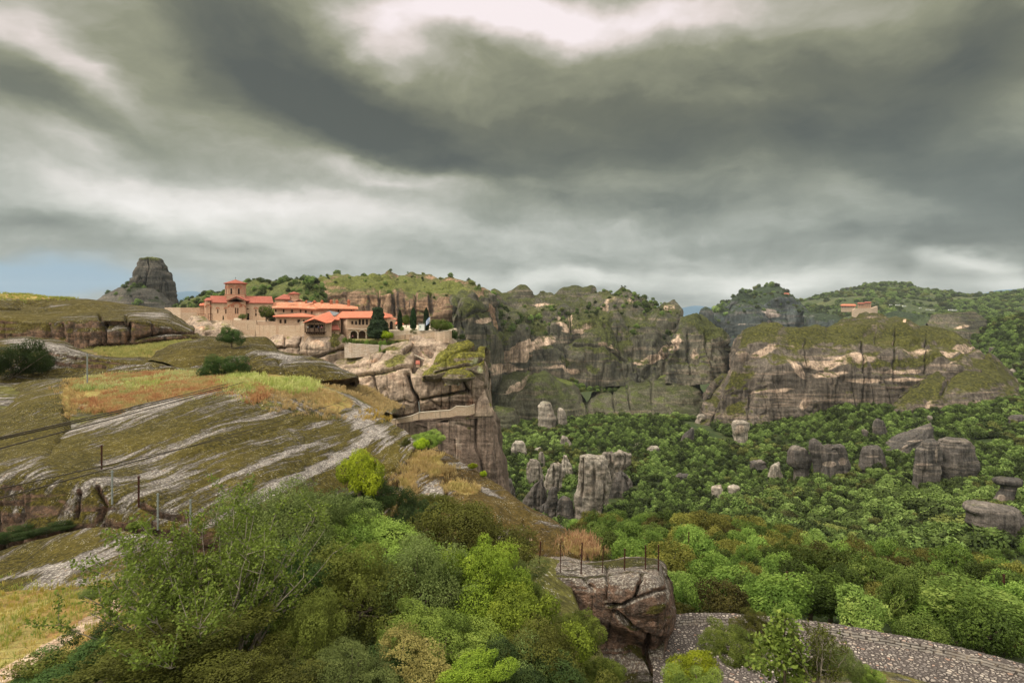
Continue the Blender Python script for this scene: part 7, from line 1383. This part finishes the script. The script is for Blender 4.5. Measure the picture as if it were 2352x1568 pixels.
# paving and small garden things on the flag terrace
sl = bmesh.new(); quad(sl, [P(940, 757, 163.5) , P(960, 757, 163.5), P(985, 764.5, 159), P(950, 764.5, 159)]); 
for v_ in sl.verts: v_.co.z = -7.14
tag(bm_obj('paving', sl, M['flagst']), kind='structure')
cb = empty('cabinet', P(969, 764, 157.5), 'white metal cabinet with open frame on top, beside the flagpole', 'cabinet'); bm = bmesh.new(); p = P(969, 763, 157.5); zc = -7.1
box(bm, p.x - .78, p.x + .78, 156.9, 158.2, zc, zc + 1.75); bm_obj('housing', bm, M['white'], cb); bm = bmesh.new()
for x in (-.8, .8): bar(bm, (p.x + x, 156.85, zc), (p.x + x, 156.85, zc + 2.2), .06)
bar(bm, (p.x - .8, 156.85, zc + 2.15), (p.x + .8, 156.85, zc + 2.15), .05); bar(bm, (p.x - .8, 156.85, zc + 1.8), (p.x + .8, 156.85, zc + 1.8), .05); bm_obj('frame', bm, M['galv'], cb)
bm = bmesh.new(); m_g = plain('green_mark', '1f6a3c', '1f6a3c'); 
for a, b in (((-.45, 1.3), (-.2, 1.3)), ((-.45, 1.3), (-.45, .95)), ((-.45, .95), (-.2, .95))): bar(bm, (p.x + a[0], 156.87, zc + a[1]), (p.x + b[0], 156.87, zc + b[1]), .08)
bm_obj('marking', bm, m_g, cb)
fp = empty('flagpole', P(988, 757, 157), 'pale pole with a drooping blue and white striped flag', 'flagpole'); b0 = P(988, 757, 157); bm = bmesh.new(); bar(bm, b0 - Vector((0, 0, .4)), Vector((b0.x, 157, ZZ(727, 157))), .09); bm_obj('pole', bm, M['flagst'], fp)
bl, wh = plain('flag_blue', '2f63a8', '3a6db0'), plain('flag_white', 'dfe3e6', 'e8eaec'); bm = bmesh.new(); top = Vector((b0.x - .05, 157, ZZ(727.5, 157))); nx, nzz = 9, 9; gr_ = []
for i in range(nx + 1):       # hoist at the pole, cloth hanging down in folds
    s = i / nx; gr_.append([bm.verts.new((top.x - 1.15 * s ** .8, 157 + .16 * math.sin(7 * s + j * .15), top.z - 1.75 * j / nzz * (1 - .25 * s) - 1.25 * s ** 1.15)) for j in range(nzz + 1)])
for i in range(nx):
    for j in range(nzz):
        f = bm.faces.new((gr_[i][j], gr_[i + 1][j], gr_[i + 1][j + 1], gr_[i][j + 1])); can = i < 3 and j < 5
        f.material_index = (1 if (i == 1 or j == 2) else 0) if can else j % 2
me = bpy.data.meshes.new('flag'); bm.to_mesh(me); bm.free(); me.materials.append(bl); me.materials.append(wh); link('flag', me, None, fp)
pz = empty('parasol', P(935, 757, 164), 'small orange canopy among the garden trees', 'canopy'); bm = bmesh.new(); p = P(918, 757, 163); bar(bm, (p.x, 163, -7.1), (p.x, 163, -4.9), .08); bm_obj('pole', bm, M['wood'], pz)
roof(pz, [P(906, 744, 162), P(928, 744.5, 162), P(924, 741, 166), P(910, 738, 166)], [(0, 1, 2, 3)], M['tile_new'], .1, 'canopy')

# garden plants of the monastery
def mk(key, u, vb, vt, wpx, D, kind, label, cat='tree', H=.6, group=None):
    h = (vb - vt) / F * D; rx = wpx / F * D / 2; base = P(u, vb, D); rz = h / (.92 + H); return plant(kind, key, base, rx, rz, label, cat, group, H=H)
def column_crown(name, n, m, seed, prof):
    """dense upright crown from a radius profile, height 1"""
    r = np.random.default_rng(seed); z = r.random(n); rad = np.interp(z, [q[0] for q in prof], [q[1] for q in prof]); a = r.uniform(0, 6.28, n)
    q = np.stack([np.cos(a), np.sin(a), 0 * a], 1); nz = fbm(np.stack([np.cos(a) * 2, np.sin(a) * 2, z * 9], 1), 3, seed); rr = rad * (1 + .38 * nz) * (1 - .3 * r.random(n) ** 2)
    p = q * rr[:, None] + np.array([0, 0, 1.]) * z[:, None]; Nn = q + unit(n, r) * .8 + [0, 0, .3]; Nn /= np.linalg.norm(Nn, axis=1, keepdims=True)
    V, t = leaves(p, Nn, .045, .03, np.clip(r.random(n) * .6 + .4 * nz + .2, 0, 1), r); me = np_mesh(name, V, np.arange(len(V)).reshape(-1, 4), False, {'tint': t}); me.materials.append(m); return me
cyp = column_crown('cypress_crown', 9000, M['lf_cyp'], 61, [(0, .07), (.06, .115), (.45, .125), (.8, .085), (1, .01)])
con = column_crown('conifer_crown', 15000, M['lf_con'], 62, [(0, .16), (.06, .26), (.25, .31), (.5, .25), (.62, .17), (.7, .2), (.88, .14), (.96, .15), (1, .05)])
st_ = joinmesh('stem', [tube_np([[0, 0, -.08], [0, 0, .4], [.01, 0, .95]], [.03, .022, .004], 6)], M['bark'])
def upright(me, u, vb, vt, D, kind, label, cat, wk=1.0, base=.0, group=None):
    h = (vb - vt) / F * D; o = empty(kind, P(u, vb, D), label, cat, group); c = link('crown', me, None, o, Vector((0, 0, 0))); c.scale = (h * wk, h * wk, h); t = link('trunk', st_, None, o, Vector((0, 0, 0))); t.scale = (h, h, h); c.rotation_euler = (0, 0, random.uniform(0, 6)); return o
upright(cyp, 918.5, 756, 712, 160, 'cypress_tree', 'shortest of the three dark cypresses, nearest the arcaded hall', 'tree')
upright(cyp, 949, 755, 706, 160, 'cypress_tree', 'broad middle cypress behind the round clipped hedge', 'tree', 1.15)
upright(cyp, 979, 758, 706.5, 159.5, 'cypress_tree', 'slender leaning cypress right behind the flag', 'tree', 1.05)
upright(con, 868, 777, 706, 156, 'conifer_tree', 'huge dark conifer hiding the right end of the arcade', 'tree', 1.06)
mk('n_yellow', 889, 786, 758, 38, 154.5, 'garden_tree', 'small yellow-green tree standing right of the dark conifer', 'tree', .75)
mk('m_c', 933, 752, 722, 24, 168, 'garden_tree', 'light green tree between the two left cypresses', 'tree', .8)
mk('m_d', 904, 752, 733, 20, 170, 'garden_tree', 'dark green shrub left of the shortest cypress', 'shrub', .6)
mk('m_c', 1011, 761, 731, 50, 158, 'garden_tree', 'wide green tree with a flat top above the curved pale wall', 'tree', .5)
mk('m_a', 1027, 760, 736, 24, 160, 'garden_tree', 'smaller tree at the right end of the flat-topped garden tree', 'tree', .5)
mk('n_dark', 1045, 779, 754, 22, 158, 'garden_bush', 'dark green bush just outside the end of the curved wall', 'bush', .4)
mk('n_dark', 1061, 779, 765, 19, 157, 'garden_bush', 'smaller dark bush lower down, right of the other one outside the wall', 'bush', .4)
mk('m_d', 952, 764, 755, 26, 158.6, 'clipped_hedge', 'low round clipped hedge left of the white cabinet', 'hedge', .2)
mk('m_d', 923, 758, 749, 12, 158.8, 'garden_bush', 'ball-shaped bush at the foot of the shortest cypress', 'bush', .2)
mk('m_c', 612, 737, 700, 38, 172.5, 'courtyard_tree', 'fresh green courtyard tree between the church and the low house', 'tree', .75)
mk('m_d', 624, 738, 716, 22, 173, 'courtyard_tree', 'darker bush at the right foot of the fresh green courtyard tree', 'bush', .5)
mk('n_grey', 557, 735, 720, 18, 174.5, 'olive_tree', 'small round olive tree before the church door', 'tree', .8)
upright(cyp, 512.5, 737, 724, 175, 'cypress_tree', 'tiny young cypress at the church wall', 'tree', .8)
for i in range(14):
    u = 793 + i * 10; v = 782 + 9 * min(1, i / 3) ; mk(random.choice(['m_c', 'm_d', 'm_c']), u, v + 2, v - 8 - random.random() * 4, 15, 152.9 + (.8 if i > 9 else 0), 'hedge_plant', f'{ordinal(i + 1)} leafy plant from the left in the hedge row on the rubble wall', 'hedge', .15, 'hedge plants along the terrace wall')
upright(con, 925 - 0, 812, 790, 151.5, 'hanging_creeper', 'strand of green creeper hanging down the rubble terrace wall', 'creeper', .35) if False else mk('m_d', 873, 811, 790, 7, 151.2, 'hanging_creeper', 'strand of green creeper hanging down the rubble terrace wall', 'creeper', .1)
mk('m_c', 896, 812, 800, 40, 150.5, 'ledge_plant', 'green ledge plants under the right end of the rubble wall', 'shrub', .1)

# ------------------------------------------------------------------ people
M['skin'] = plain('skin', 'b98a6c', 'c09070', 5, .7); M['hair'] = plain('grey_hair', '9a9690', 'b5b0a8', 20, .9); M['hair_d'] = plain('dark_hair', '2a211c', '33281f', 20, .9)
def person(loc, label, shirt, trousers, hair, rz=0, arms='down', scale=1.0):
    """one continuous skinned body, hair and clothes as children-free material zones plus a hair cap"""
    J = {'pel': (0, 0, .92), 'wst': (0, 0, 1.08), 'chs': (0, .01, 1.30), 'nck': (0, .01, 1.47), 'hd0': (0, -.01, 1.56), 'hd1': (0, -.01, 1.70)}
    E = [('pel', 'wst'), ('wst', 'chs'), ('chs', 'nck'), ('nck', 'hd0'), ('hd0', 'hd1')]; Rr = {'pel': (.15, .11), 'wst': (.14, .10), 'chs': (.17, .11), 'nck': (.055, .055), 'hd0': (.075, .085), 'hd1': (.07, .08)}
    for s, t in ((-1, 'l'), (1, 'r')):
        J['hip' + t] = (.09 * s, 0, .86); J['kne' + t] = (.10 * s, -.02 * s, .48); J['ank' + t] = (.11 * s, .02 * s, .09); J['toe' + t] = (.12 * s, -.15, .04); J['sho' + t] = (.18 * s, 0, 1.40)
        if arms == 'down': J['elb' + t] = (.24 * s, .02, 1.12); J['wri' + t] = (.25 * s, -.07, .88)
        else: J['elb' + t] = (.25 * s, -.08, 1.14); J['wri' + t] = (.17 * s, -.33, 1.10)
        wx, wy, wz = J['wri' + t]; E += [('pel', 'hip' + t), ('hip' + t, 'kne' + t), ('kne' + t, 'ank' + t), ('ank' + t, 'toe' + t), ('chs', 'sho' + t), ('sho' + t, 'elb' + t), ('elb' + t, 'wri' + t)]
        Rr.update({'hip' + t: (.09, .09), 'kne' + t: (.06, .06), 'ank' + t: (.042, .042), 'toe' + t: (.04, .03), 'sho' + t: (.06, .06), 'elb' + t: (.042, .042), 'wri' + t: (.028, .03)})
        J['plm' + t] = (wx, wy - .02, wz - .08); Rr['plm' + t] = (.032, .018); E.append(('wri' + t, 'plm' + t))
        for fi in range(4):
            k1 = 'f%d%s' % (fi, t); J[k1] = (wx + (fi - 1.5) * .019, wy - .035, wz - .155 - .01 * (1.5 - abs(fi - 1.5))); Rr[k1] = (.008, .008); E.append(('plm' + t, k1))
        J['th' + t] = (wx - .045 * s, wy - .04, wz - .09); Rr['th' + t] = (.009, .009); E.append(('plm' + t, 'th' + t))
    J['nos'] = (0, -.105, 1.61); Rr['nos'] = (.012, .016); E.append(('hd0', 'nos'))
    ks = list(J); me = bpy.data.meshes.new('body'); me.from_pydata([J[k] for k in ks], [(ks.index(a), ks.index(b)) for a, b in E], []); o = bpy.data.objects.new('body', me); COL.objects.link(o)
    md = o.modifiers.new('skin', 'SKIN'); 
    if not me.skin_vertices: bpy.context.view_layer.objects.active = o
    lay = me.skin_vertices[0] if me.skin_vertices else None
    for i, k in enumerate(ks): lay.data[i].radius = Rr[k]; lay.data[i].use_root = (k == 'pel')
    sb = o.modifiers.new('sub', 'SUBSURF'); sb.levels = 1; sb.render_levels = 1
    dg = bpy.context.evaluated_depsgraph_get(); ev = bpy.data.meshes.new_from_object(o.evaluated_get(dg)); bpy.data.objects.remove(o); ev.name = 'body'
    ev.materials.clear(); [ev.materials.append(q) for q in (trousers, shirt, M['skin'], M['black'])]
    for f in ev.polygons:
        z = f.center.z; x = abs(f.center.x); f.use_smooth = True
        f.material_index = 3 if z < .10 else 0 if z < .98 and not (x > .19) else 2 if (z > 1.47 or (x > .19 and z < 1.0) or (arms != 'down' and f.center.y < -.25)) else 1
    root = empty('person', loc, label, 'person'); root.rotation_euler = (0, 0, rz); root.scale = (scale,) * 3
    b = link('body', ev, None, root, Vector()); bm = bmesh.new(); bmesh.ops.create_uvsphere(bm, u_segments=12, v_segments=8, radius=.098)
    for v_ in bm.verts: v_.co = Vector((v_.co.x * .93, v_.co.y * 1.08 + .012, v_.co.z * 1.05 + 1.685))
    bmesh.ops.delete(bm, geom=[v_ for v_ in bm.verts if v_.co.z < 1.62 or (v_.co.y < -.05 and v_.co.z < 1.70)], context='VERTS')
    mh = bpy.data.meshes.new('hair'); bm.to_mesh(mh); bm.free(); mh.materials.append(hair); link('hair', mh, None, root, Vector()); return root
cl_ = {k: plain('cloth_' + k, h, h, 4, .9) for k, h in dict(navy='1c2230', pink='c78a92', white='d0d0cc', blue='3f5a80', red='9a2f2a', grey='5b5b5e', dark='1d1c1e').items()}
try:
    person(P(1070, 941, 139) - Vector((0, 0, .55)), 'grey-haired visitor in dark clothes leaning on the parapet of the cliff path', cl_['navy'], cl_['dark'], M['hair'], R(10), 'fwd')
    zb_ = ZZ(762, 155.3)
    for u, sh, hr, lb_ in ((707.5, 'white', 'hair_d', 'visitor in a white top at the left end of the balcony'), (722, 'grey', 'hair_d', 'visitor in grey in the middle of the balcony'), (732, 'blue', 'hair', 'visitor in blue on the balcony beside the one in grey'), (739, 'pink', 'hair_d', 'visitor in a pale pink top at the right end of the balcony')):
        person(Vector((XY(u, 155.9).x, 155.75, zb_)), lb_, cl_[sh], cl_['dark'], M[hr], R(random.uniform(-30, 30)), 'fwd')
    person(Vector((XY(809, 161.9).x, 162.2, ZZ(781.5, 162))), 'visitor in a pink shirt standing in the left arch of the arcade', cl_['pink'], cl_['dark'], M['hair_d'], R(40))
    person(Vector((XY(862, 155).x, 155.2, -9.55)), 'visitor in red beneath the dark conifer', cl_['red'], cl_['dark'], M['hair_d'], R(-60))
    person(Vector((XY(878, 154.6).x, 154.8, -9.55)), 'visitor in black between the conifer and the yellow-green tree', cl_['dark'], cl_['dark'], M['hair_d'], R(70))
except Exception as ex:
    print('PERSON FAILED', ex)

# ------------------------------------------------------------------ far buildings and vehicles
fb = building('monastery_hall', 'distant pale hall with orange roof on the edge of the far cliff', 'building', [(1932, 1285), (1965, 1285), (1965, 1302), (1932, 1302)], ZZ(702, 1285), ZZ(716, 1285), M['wall_pale'], {0: [W_(1932 + 3.5 * i, 703.5, 706.5, 1.2, False) for i in range(1, 9)]})
roof(fb, [P(1930.5, 701.8, 1282), P(1967, 702, 1282), P(1964, 698.2, 1294), P(1934, 698.2, 1294), P(1930.5, 701, 1306), P(1967, 701, 1306)], [(0, 1, 2, 3), (3, 2, 5, 4), (0, 3, 4), (1, 5, 2)], M['tile_new'], 1)
fc_ = building('monastery_tower', 'distant reddish monastery block with stepped roofs above a pale rampart', 'building', [(1970, 1288), (1986, 1288), (1986, 1300), (1970, 1300)], ZZ(697, 1288), ZZ(712, 1288), M['wall_brick'], {0: [W_(1970 + 4 * i, 699.5, 702.5, 1.4, False) for i in range(1, 4)]})
building('', None, None, [(1986, 1286), (2001, 1286), (2001, 1300), (1986, 1300)], ZZ(695, 1286), ZZ(712, 1286), M['wall_brick'], {0: [W_(1986 + 3.6 * i, a_, a_ + 2.6, 1.3, False) for i in range(1, 4) for a_ in (697, 702)]}, parent=fc_)
roof(fc_, [P(1969, 697, 1286), P(1987, 697, 1286), P(1985, 694.6, 1293), P(1971, 694.6, 1293)], [(0, 1, 2, 3)], M['tile_dark'], 1); roof(fc_, [P(1985, 695, 1284), P(2002, 695, 1284), P(2000, 692.8, 1292), P(1987, 692.8, 1292)], [(0, 1, 2, 3)], M['tile_dark'], 1)
wallrun('pale rampart wall under the distant monastery', [(1960, 712, 736, 1278), (1966, 708, 736, 1278), (2002, 708, 732, 1278), (2016, 703, 728, 1282)], 6, M['wall_pale'])
hm = building('hermitage', 'tiny reddish building on top of the distant rounded plateau', 'building', [(1800, 1500), (1813, 1500), (1813, 1512), (1800, 1512)], ZZ(675.5, 1500), ZZ(690, 1500), M['wall_brick'], {0: [W_(1804, 677, 679.5, 1.3, False), W_(1809, 677, 679.5, 1.3, False)]})
roof(hm, [P(1799, 675.5, 1498), P(1814, 675.5, 1498), P(1811, 672.5, 1506), P(1802, 672.5, 1506)], [(0, 1, 2, 3)], M['tile_dark'], 1)
def vehicle(u, v, D, L, label, kind='bus', h=3.2, rz=8):
    o = empty(kind, P(u, v, D), label, kind, None); w = 2.5; o.rotation_euler = (0, 0, R(rz))
    def part(nm, bxs, m, par=o):
        bm = bmesh.new(); [box(bm, *q) for q in bxs]; bmesh.ops.recalc_face_normals(bm, faces=bm.faces); me = bpy.data.meshes.new(nm); bm.to_mesh(me); bm.free(); me.materials.append(m); return link(nm, me, None, par, Vector())
    lo = .5; part('body', [(-L/2, L/2, -w/2, w/2, lo, h * .52), (-L/2 + .1, L/2 - .3, -w/2 + .05, w/2 - .05, h * .80, h), (-L/2 + .05, -L/2 + .5, -w/2 + .02, w/2 - .02, h * .52, h * .8), (L/2 - .5, L/2 - .1, -w/2 + .02, w/2 - .02, h * .52, h * .8)], M['white'])
    part('window_band', [(-L/2 + .5, L/2 - .5, -w/2 + .08, w/2 - .08, h * .52, h * .8)], M['glass'])
    for x in (-L * .32, L * .32):
        bm = bmesh.new(); bmesh.ops.create_cone(bm, cap_ends=True, segments=12, radius1=.5, radius2=.5, depth=w, matrix=Matrix.Translation((x, 0, .5)) @ Matrix.Rotation(R(90), 4, 'X')); me = bpy.data.meshes.new('wheel'); bm.to_mesh(me); bm.free(); me.materials.append(M['black']); link('wheel', me, None, o, Vector())
    return o
for q in ((2046, 701, 1560, 8, 'small white van parked nearest the distant monastery', 'van'), (2062, 702, 1560, 13, 'white coach parked second along the far hillside road', 'bus'), (2077, 704.5, 1550, 10, 'white minibus parked right of the coach near the monastery', 'bus'), (2114, 708.5, 1500, 6, 'lone white car in the middle of the far hillside road', 'car'),
          (2131, 712, 1480, 9, 'pale van of the pair on the bend of the far road', 'van'), (2141, 713, 1480, 9, 'second pale van of the pair on the bend of the far road', 'van'), (2183, 713.5, 1440, 12, 'white coach, left one of the two touching coaches', 'bus'), (2193, 714, 1440, 12, 'white coach, right one of the two touching coaches', 'bus'), (2246, 728, 1000, 11, 'white coach parked alone at the right, behind the bare rock shelf', 'bus')):
    vehicle(q[0], q[1], q[2], q[3], q[4], q[5], 3.4 if q[5] == 'bus' else 2.4)

# ------------------------------------------------------------------ cobbled path
def cobble():
    m, g = mat('cobbles', .8); p = g.pos(); w = g.vadd(p, g.vscale(g.noise(p, 1.6, 2, .5, out=1), (.12, .12, .12)))
    d = g.vor(g.vscale(w, (1, 1, 1)), 4.6, 'DISTANCE_TO_EDGE'); c = g.vor(w, 4.6, out=1); s_ = g.new('ShaderNodeSeparateColor'); g.l.new(c, s_.inputs[0])
    n = g.noise(p, 14, 4, .7); st = g.ramp(s_.outputs[0], [(0, hexc('5c5652')), (.4, hexc('7d746e')), (.65, hexc('948a80')), (.88, hexc('b3a89b')), (1, hexc('94705e'))])
    th = g.add(.09, g.mul(s_.outputs[1], .13)); k = g.new('ShaderNodeMapRange'); g.put(k.inputs[0], g.math('SUBTRACT', d, th)); k.inputs[1].default_value = -.02; k.inputs[2].default_value = .03
    big = g.noise(p, .35, 3, .5); mo = g.mix(n, hexc('4a4340'), hexc('605752')); mo = g.mix(g.mul(g.step(big, .5, .65), .5), mo, hexc('3c3836'))
    col = g.mix(k.outputs[0], mo, g.mix(g.mul(n, .35), st, hexc('7a706a'))); g.put(g.b.inputs['Base Color'], col)
    g.put(g.b.inputs['Normal'], g.bump(g.add(g.math('MINIMUM', d, .16), g.mul(n, .02)), 1.0, .35)); return m
M['cobble'] = cobble()
ZR = -21.0
def onpath(u, v): D = F * -ZR / (v - H0); return ((u - 1176) / F * D, D)
far_e = [(1500, 1452), (1555, 1437), (1620, 1433), (1675, 1434), (1760, 1440), (1886, 1454), (2031, 1479), (2197, 1512), (2352, 1553), (2480, 1595)]
near_e = [(1500, 1720), (1560, 1690), (1640, 1640), (1720, 1590), (1800, 1560), (1900, 1534), (1990, 1532), (2114, 1557), (2240, 1592), (2360, 1635)]
A1 = np.array([onpath(*q) for q in far_e]); A2 = np.array([onpath(*q) for q in near_e])
def resample(A, n):
    t = np.linspace(0, 1, len(A)); s = np.linspace(0, 1, n); return np.stack([pchip(t, A[:, 0], s), pchip(t, A[:, 1], s)], 1)
B1, B2 = resample(A1, 160), resample(A2, 160); k = np.linspace(0, 1, 50)[None, :, None]; Gp = B1[:, None] * (1 - k) + B2[:, None] * k
zz_ = ZR + .05 * fbm(np.concatenate([Gp, 0 * Gp[..., :1]], -1) * .5, 3, 3) + .03 * np.sin(k[..., 0] * math.pi)
V = np.concatenate([Gp, zz_[..., None]], -1); i = np.arange(160 * 50).reshape(160, 50)
tag(link('path', np_mesh('path', V.reshape(-1, 3), np.stack([i[:-1, :-1], i[1:, :-1], i[1:, 1:], i[:-1, 1:]], -1).reshape(-1, 4)), M['cobble']), kind='structure')
M['parapet'] = stone_mat('parapet_stone', '8c8680', 'a8a29a', '4a4440', .45, .17, .5, warm='8a7e74')
def lowwall(Bp, side, h, w, label, a=0, b=160, out=2.2):
    r = empty('low_wall', (Bp[a][0], Bp[a][1], ZR), label, 'wall'); T = np.gradient(Bp, axis=0); T /= np.linalg.norm(T, axis=1, keepdims=True); Nn = np.stack([-T[:, 1], T[:, 0]], 1) * side
    idx = range(a, b); prof = [(0, -.1), (0, .12), (0, .22), (.0, h - .03), (.04, h), (w * .5, h + .02), (w - .04, h), (w, h - .03), (w, -out)]; n_ = len(prof)
    V = []
    for i in idx:
        for (o_, z) in prof:
            q = Bp[i] + Nn[i] * o_; V.append((q[0], q[1], ZR + z))
    V = np.array(V); V += .035 * np.stack([vnoise(V * 3.1, 1), vnoise(V * 3.1, 2), vnoise(V * 3.1, 3)], 1); m_ = len(list(idx)); I = np.arange(m_ * n_).reshape(m_, n_)
    f1 = np.stack([I[:-1, :4], I[1:, :4], I[1:, 1:5], I[:-1, 1:5]], -1)[:, :3].reshape(-1, 4); f2 = np.stack([I[:-1, 3:-1], I[1:, 3:-1], I[1:, 4:], I[:-1, 4:]], -1).reshape(-1, 4)
    link('face', np_mesh('face', V, f1), M['parapet'], r); link('top', np_mesh('top', V, f2), M['cobble'], r); return r
lowwall(B1, 1, .46, .6, 'low curving cobble-topped wall along the far side of the stone path')
lowwall(B2, -1, .26, .4, 'low wall on the near side of the path at the bottom right corner', 82, 160, .8)
net('verge', [[(1560, 1620, 29.5), (1700, 1592, 30.2), (1850, 1556, 31.6), (1990, 1536, 32.4), (2114, 1560, 31.5), (2240, 1598, 30), (2480, 1650, 29)],
              [(1560, 1660, 26), (1850, 1620, 27), (2114, 1620, 28), (2480, 1700, 26)], [(1560, 1850, 15), (2600, 1850, 16)]], M['soil'], 5, .15, 3, back=.3, seed=70, base_attr={'grass': .35}, sides=False, rim=False)

# posts
def post(u, vt, vb, D, m, label, name='fence_post', w=.07, group=None, lean=0):
    a, b = P(u, vb, D), P(u + lean, vt, D); r = empty(name, a, label, 'post', group); bm = bmesh.new(); bar(bm, a - Vector((0, 0, .35)), b, w); bar(bm, a + Vector((w * .7, 0, -.35)), b + Vector((w * .7, 0, 0)), w * .45)
    for k in (.25, .5, .75, .96): c = a.lerp(b, k); box(bm, c.x - w * .9, c.x + w * .9, c.y - w * .9, c.y + w * .9, c.z - .02, c.z + .02)
    bm_obj('post', bm, m, r); return r
names = ['first rusty post of the row on the rock ridge, furthest left', 'second rusty post on the ridge, thin, before the mossy slope', 'third rusty post, the one beside the tall rusty grass', 'fourth rusty post, thin, at the dip of the rock', 'fifth rusty post, on the moss cushion of the overhanging rock', 'sixth rusty post near the nose of the overhanging rock', 'last rusty post on the nose of the overhanging rock']
for (ut, vt, ub, vb), nm in zip(((1241.5, 1243, 1237, 1304), (1287.8, 1243, 1287, 1301), (1337, 1245, 1334, 1307), (1385.7, 1253, 1383, 1313), (1435, 1259, 1434, 1315), (1482.4, 1251.6, 1482.4, 1309), (1512.6, 1250, 1512, 1309)), names):
    post(ub, vt, vb, 35.0, M['iron'], nm, w=.05 if 'thin' not in nm else .035, lean=ut - ub)
for (u, vt, vb, D, m_, lb_) in ((233, 1022, 1101, 35, 'iron', 'thin brown post highest on the slab, left of the grey ones'), (257, 1080, 1151, 31.3, 'galv', 'leftmost grey post at the foot of the mossy slab'), (318, 1093, 1167, 31.6, 'iron', 'brown post between the grey posts at the foot of the slab'), (362, 1132, 1202, 31, 'galv', 'grey post in the middle at the foot of the slab'), (437, 1146, 1222, 31, 'galv', 'grey post nearest the twiggy shrub'),
                              (1582, 1221, 1282, 72, 'iron', 'rusty pole among trees right of the last rusty post'), (1807, 1312, 1400, 46, 'iron', 'tall rusty pole among the trees behind the low path wall'), (2306, 1318, 1388, 50, 'iron', 'rusty pole at the far right among the trees'), (200, 812, 872, 62, 'galv', 'slender grey pole standing on the left moss dome')):
    post(u, vt, vb, D, M[m_], lb_, w=.06 if D < 40 else .10 if D < 60 else .09)
def cable(a, b, sag, label, r=.012):
    a, b = Vector(a), Vector(b); t = np.linspace(0, 1, 40)[:, None]; pts = np.array(a) * (1 - t) + np.array(b) * t; pts[:, 2] -= sag * 4 * (t * (1 - t))[:, 0]
    V, f = tube_np(pts, np.full(40, r), 6); tag(link('cable', np_mesh('cable', V, f), M['cable']), label, 'cable', 'cables strung across the slope to the monastery')
cable(P(-60, 1018, 22), P(742, 800, 158), 1.2, 'upper dark cable crossing above the main slab', .036); cable(P(-60, 1022, 22), P(742, 801, 158), 1.35, 'dark cable running just below the uppermost one', .036)
cable(P(-60, 1045, 22), P(790, 790, 154), 1.0, 'middle cable crossing the top of the slab', .03); cable(P(-60, 1135, 17), P(930, 890, 143), .8, 'pale lower cable, upper of the lowest two', .02); cable(P(-60, 1160, 15), P(958, 850, 147), 1.0, 'lowest pale cable crossing the face of the slab', .02)

# ------------------------------------------------------------------ air
def haze():
    bm = bmesh.new(); box(bm, -4600, 4600, -600, 4600, -190, 175); me = bpy.data.meshes.new('haze'); bmesh.ops.recalc_face_normals(bm, faces=bm.faces); bm.to_mesh(me); bm.free()
    m = bpy.data.materials.new('air'); m.use_nodes = True; nt = m.node_tree; nt.nodes.remove(nt.nodes['Principled BSDF']); v = nt.nodes.new('ShaderNodeVolumePrincipled')
    v.inputs['Color'].default_value = (.80, .88, .95, 1); v.inputs['Density'].default_value = 0.00004; v.inputs['Anisotropy'].default_value = .2; nt.links.new(v.outputs[0], nt.nodes['Material Output'].inputs['Volume'])
    m.cycles.homogeneous_volume = True; me.materials.append(m); tag(link('haze', me), kind='stuff')
haze()
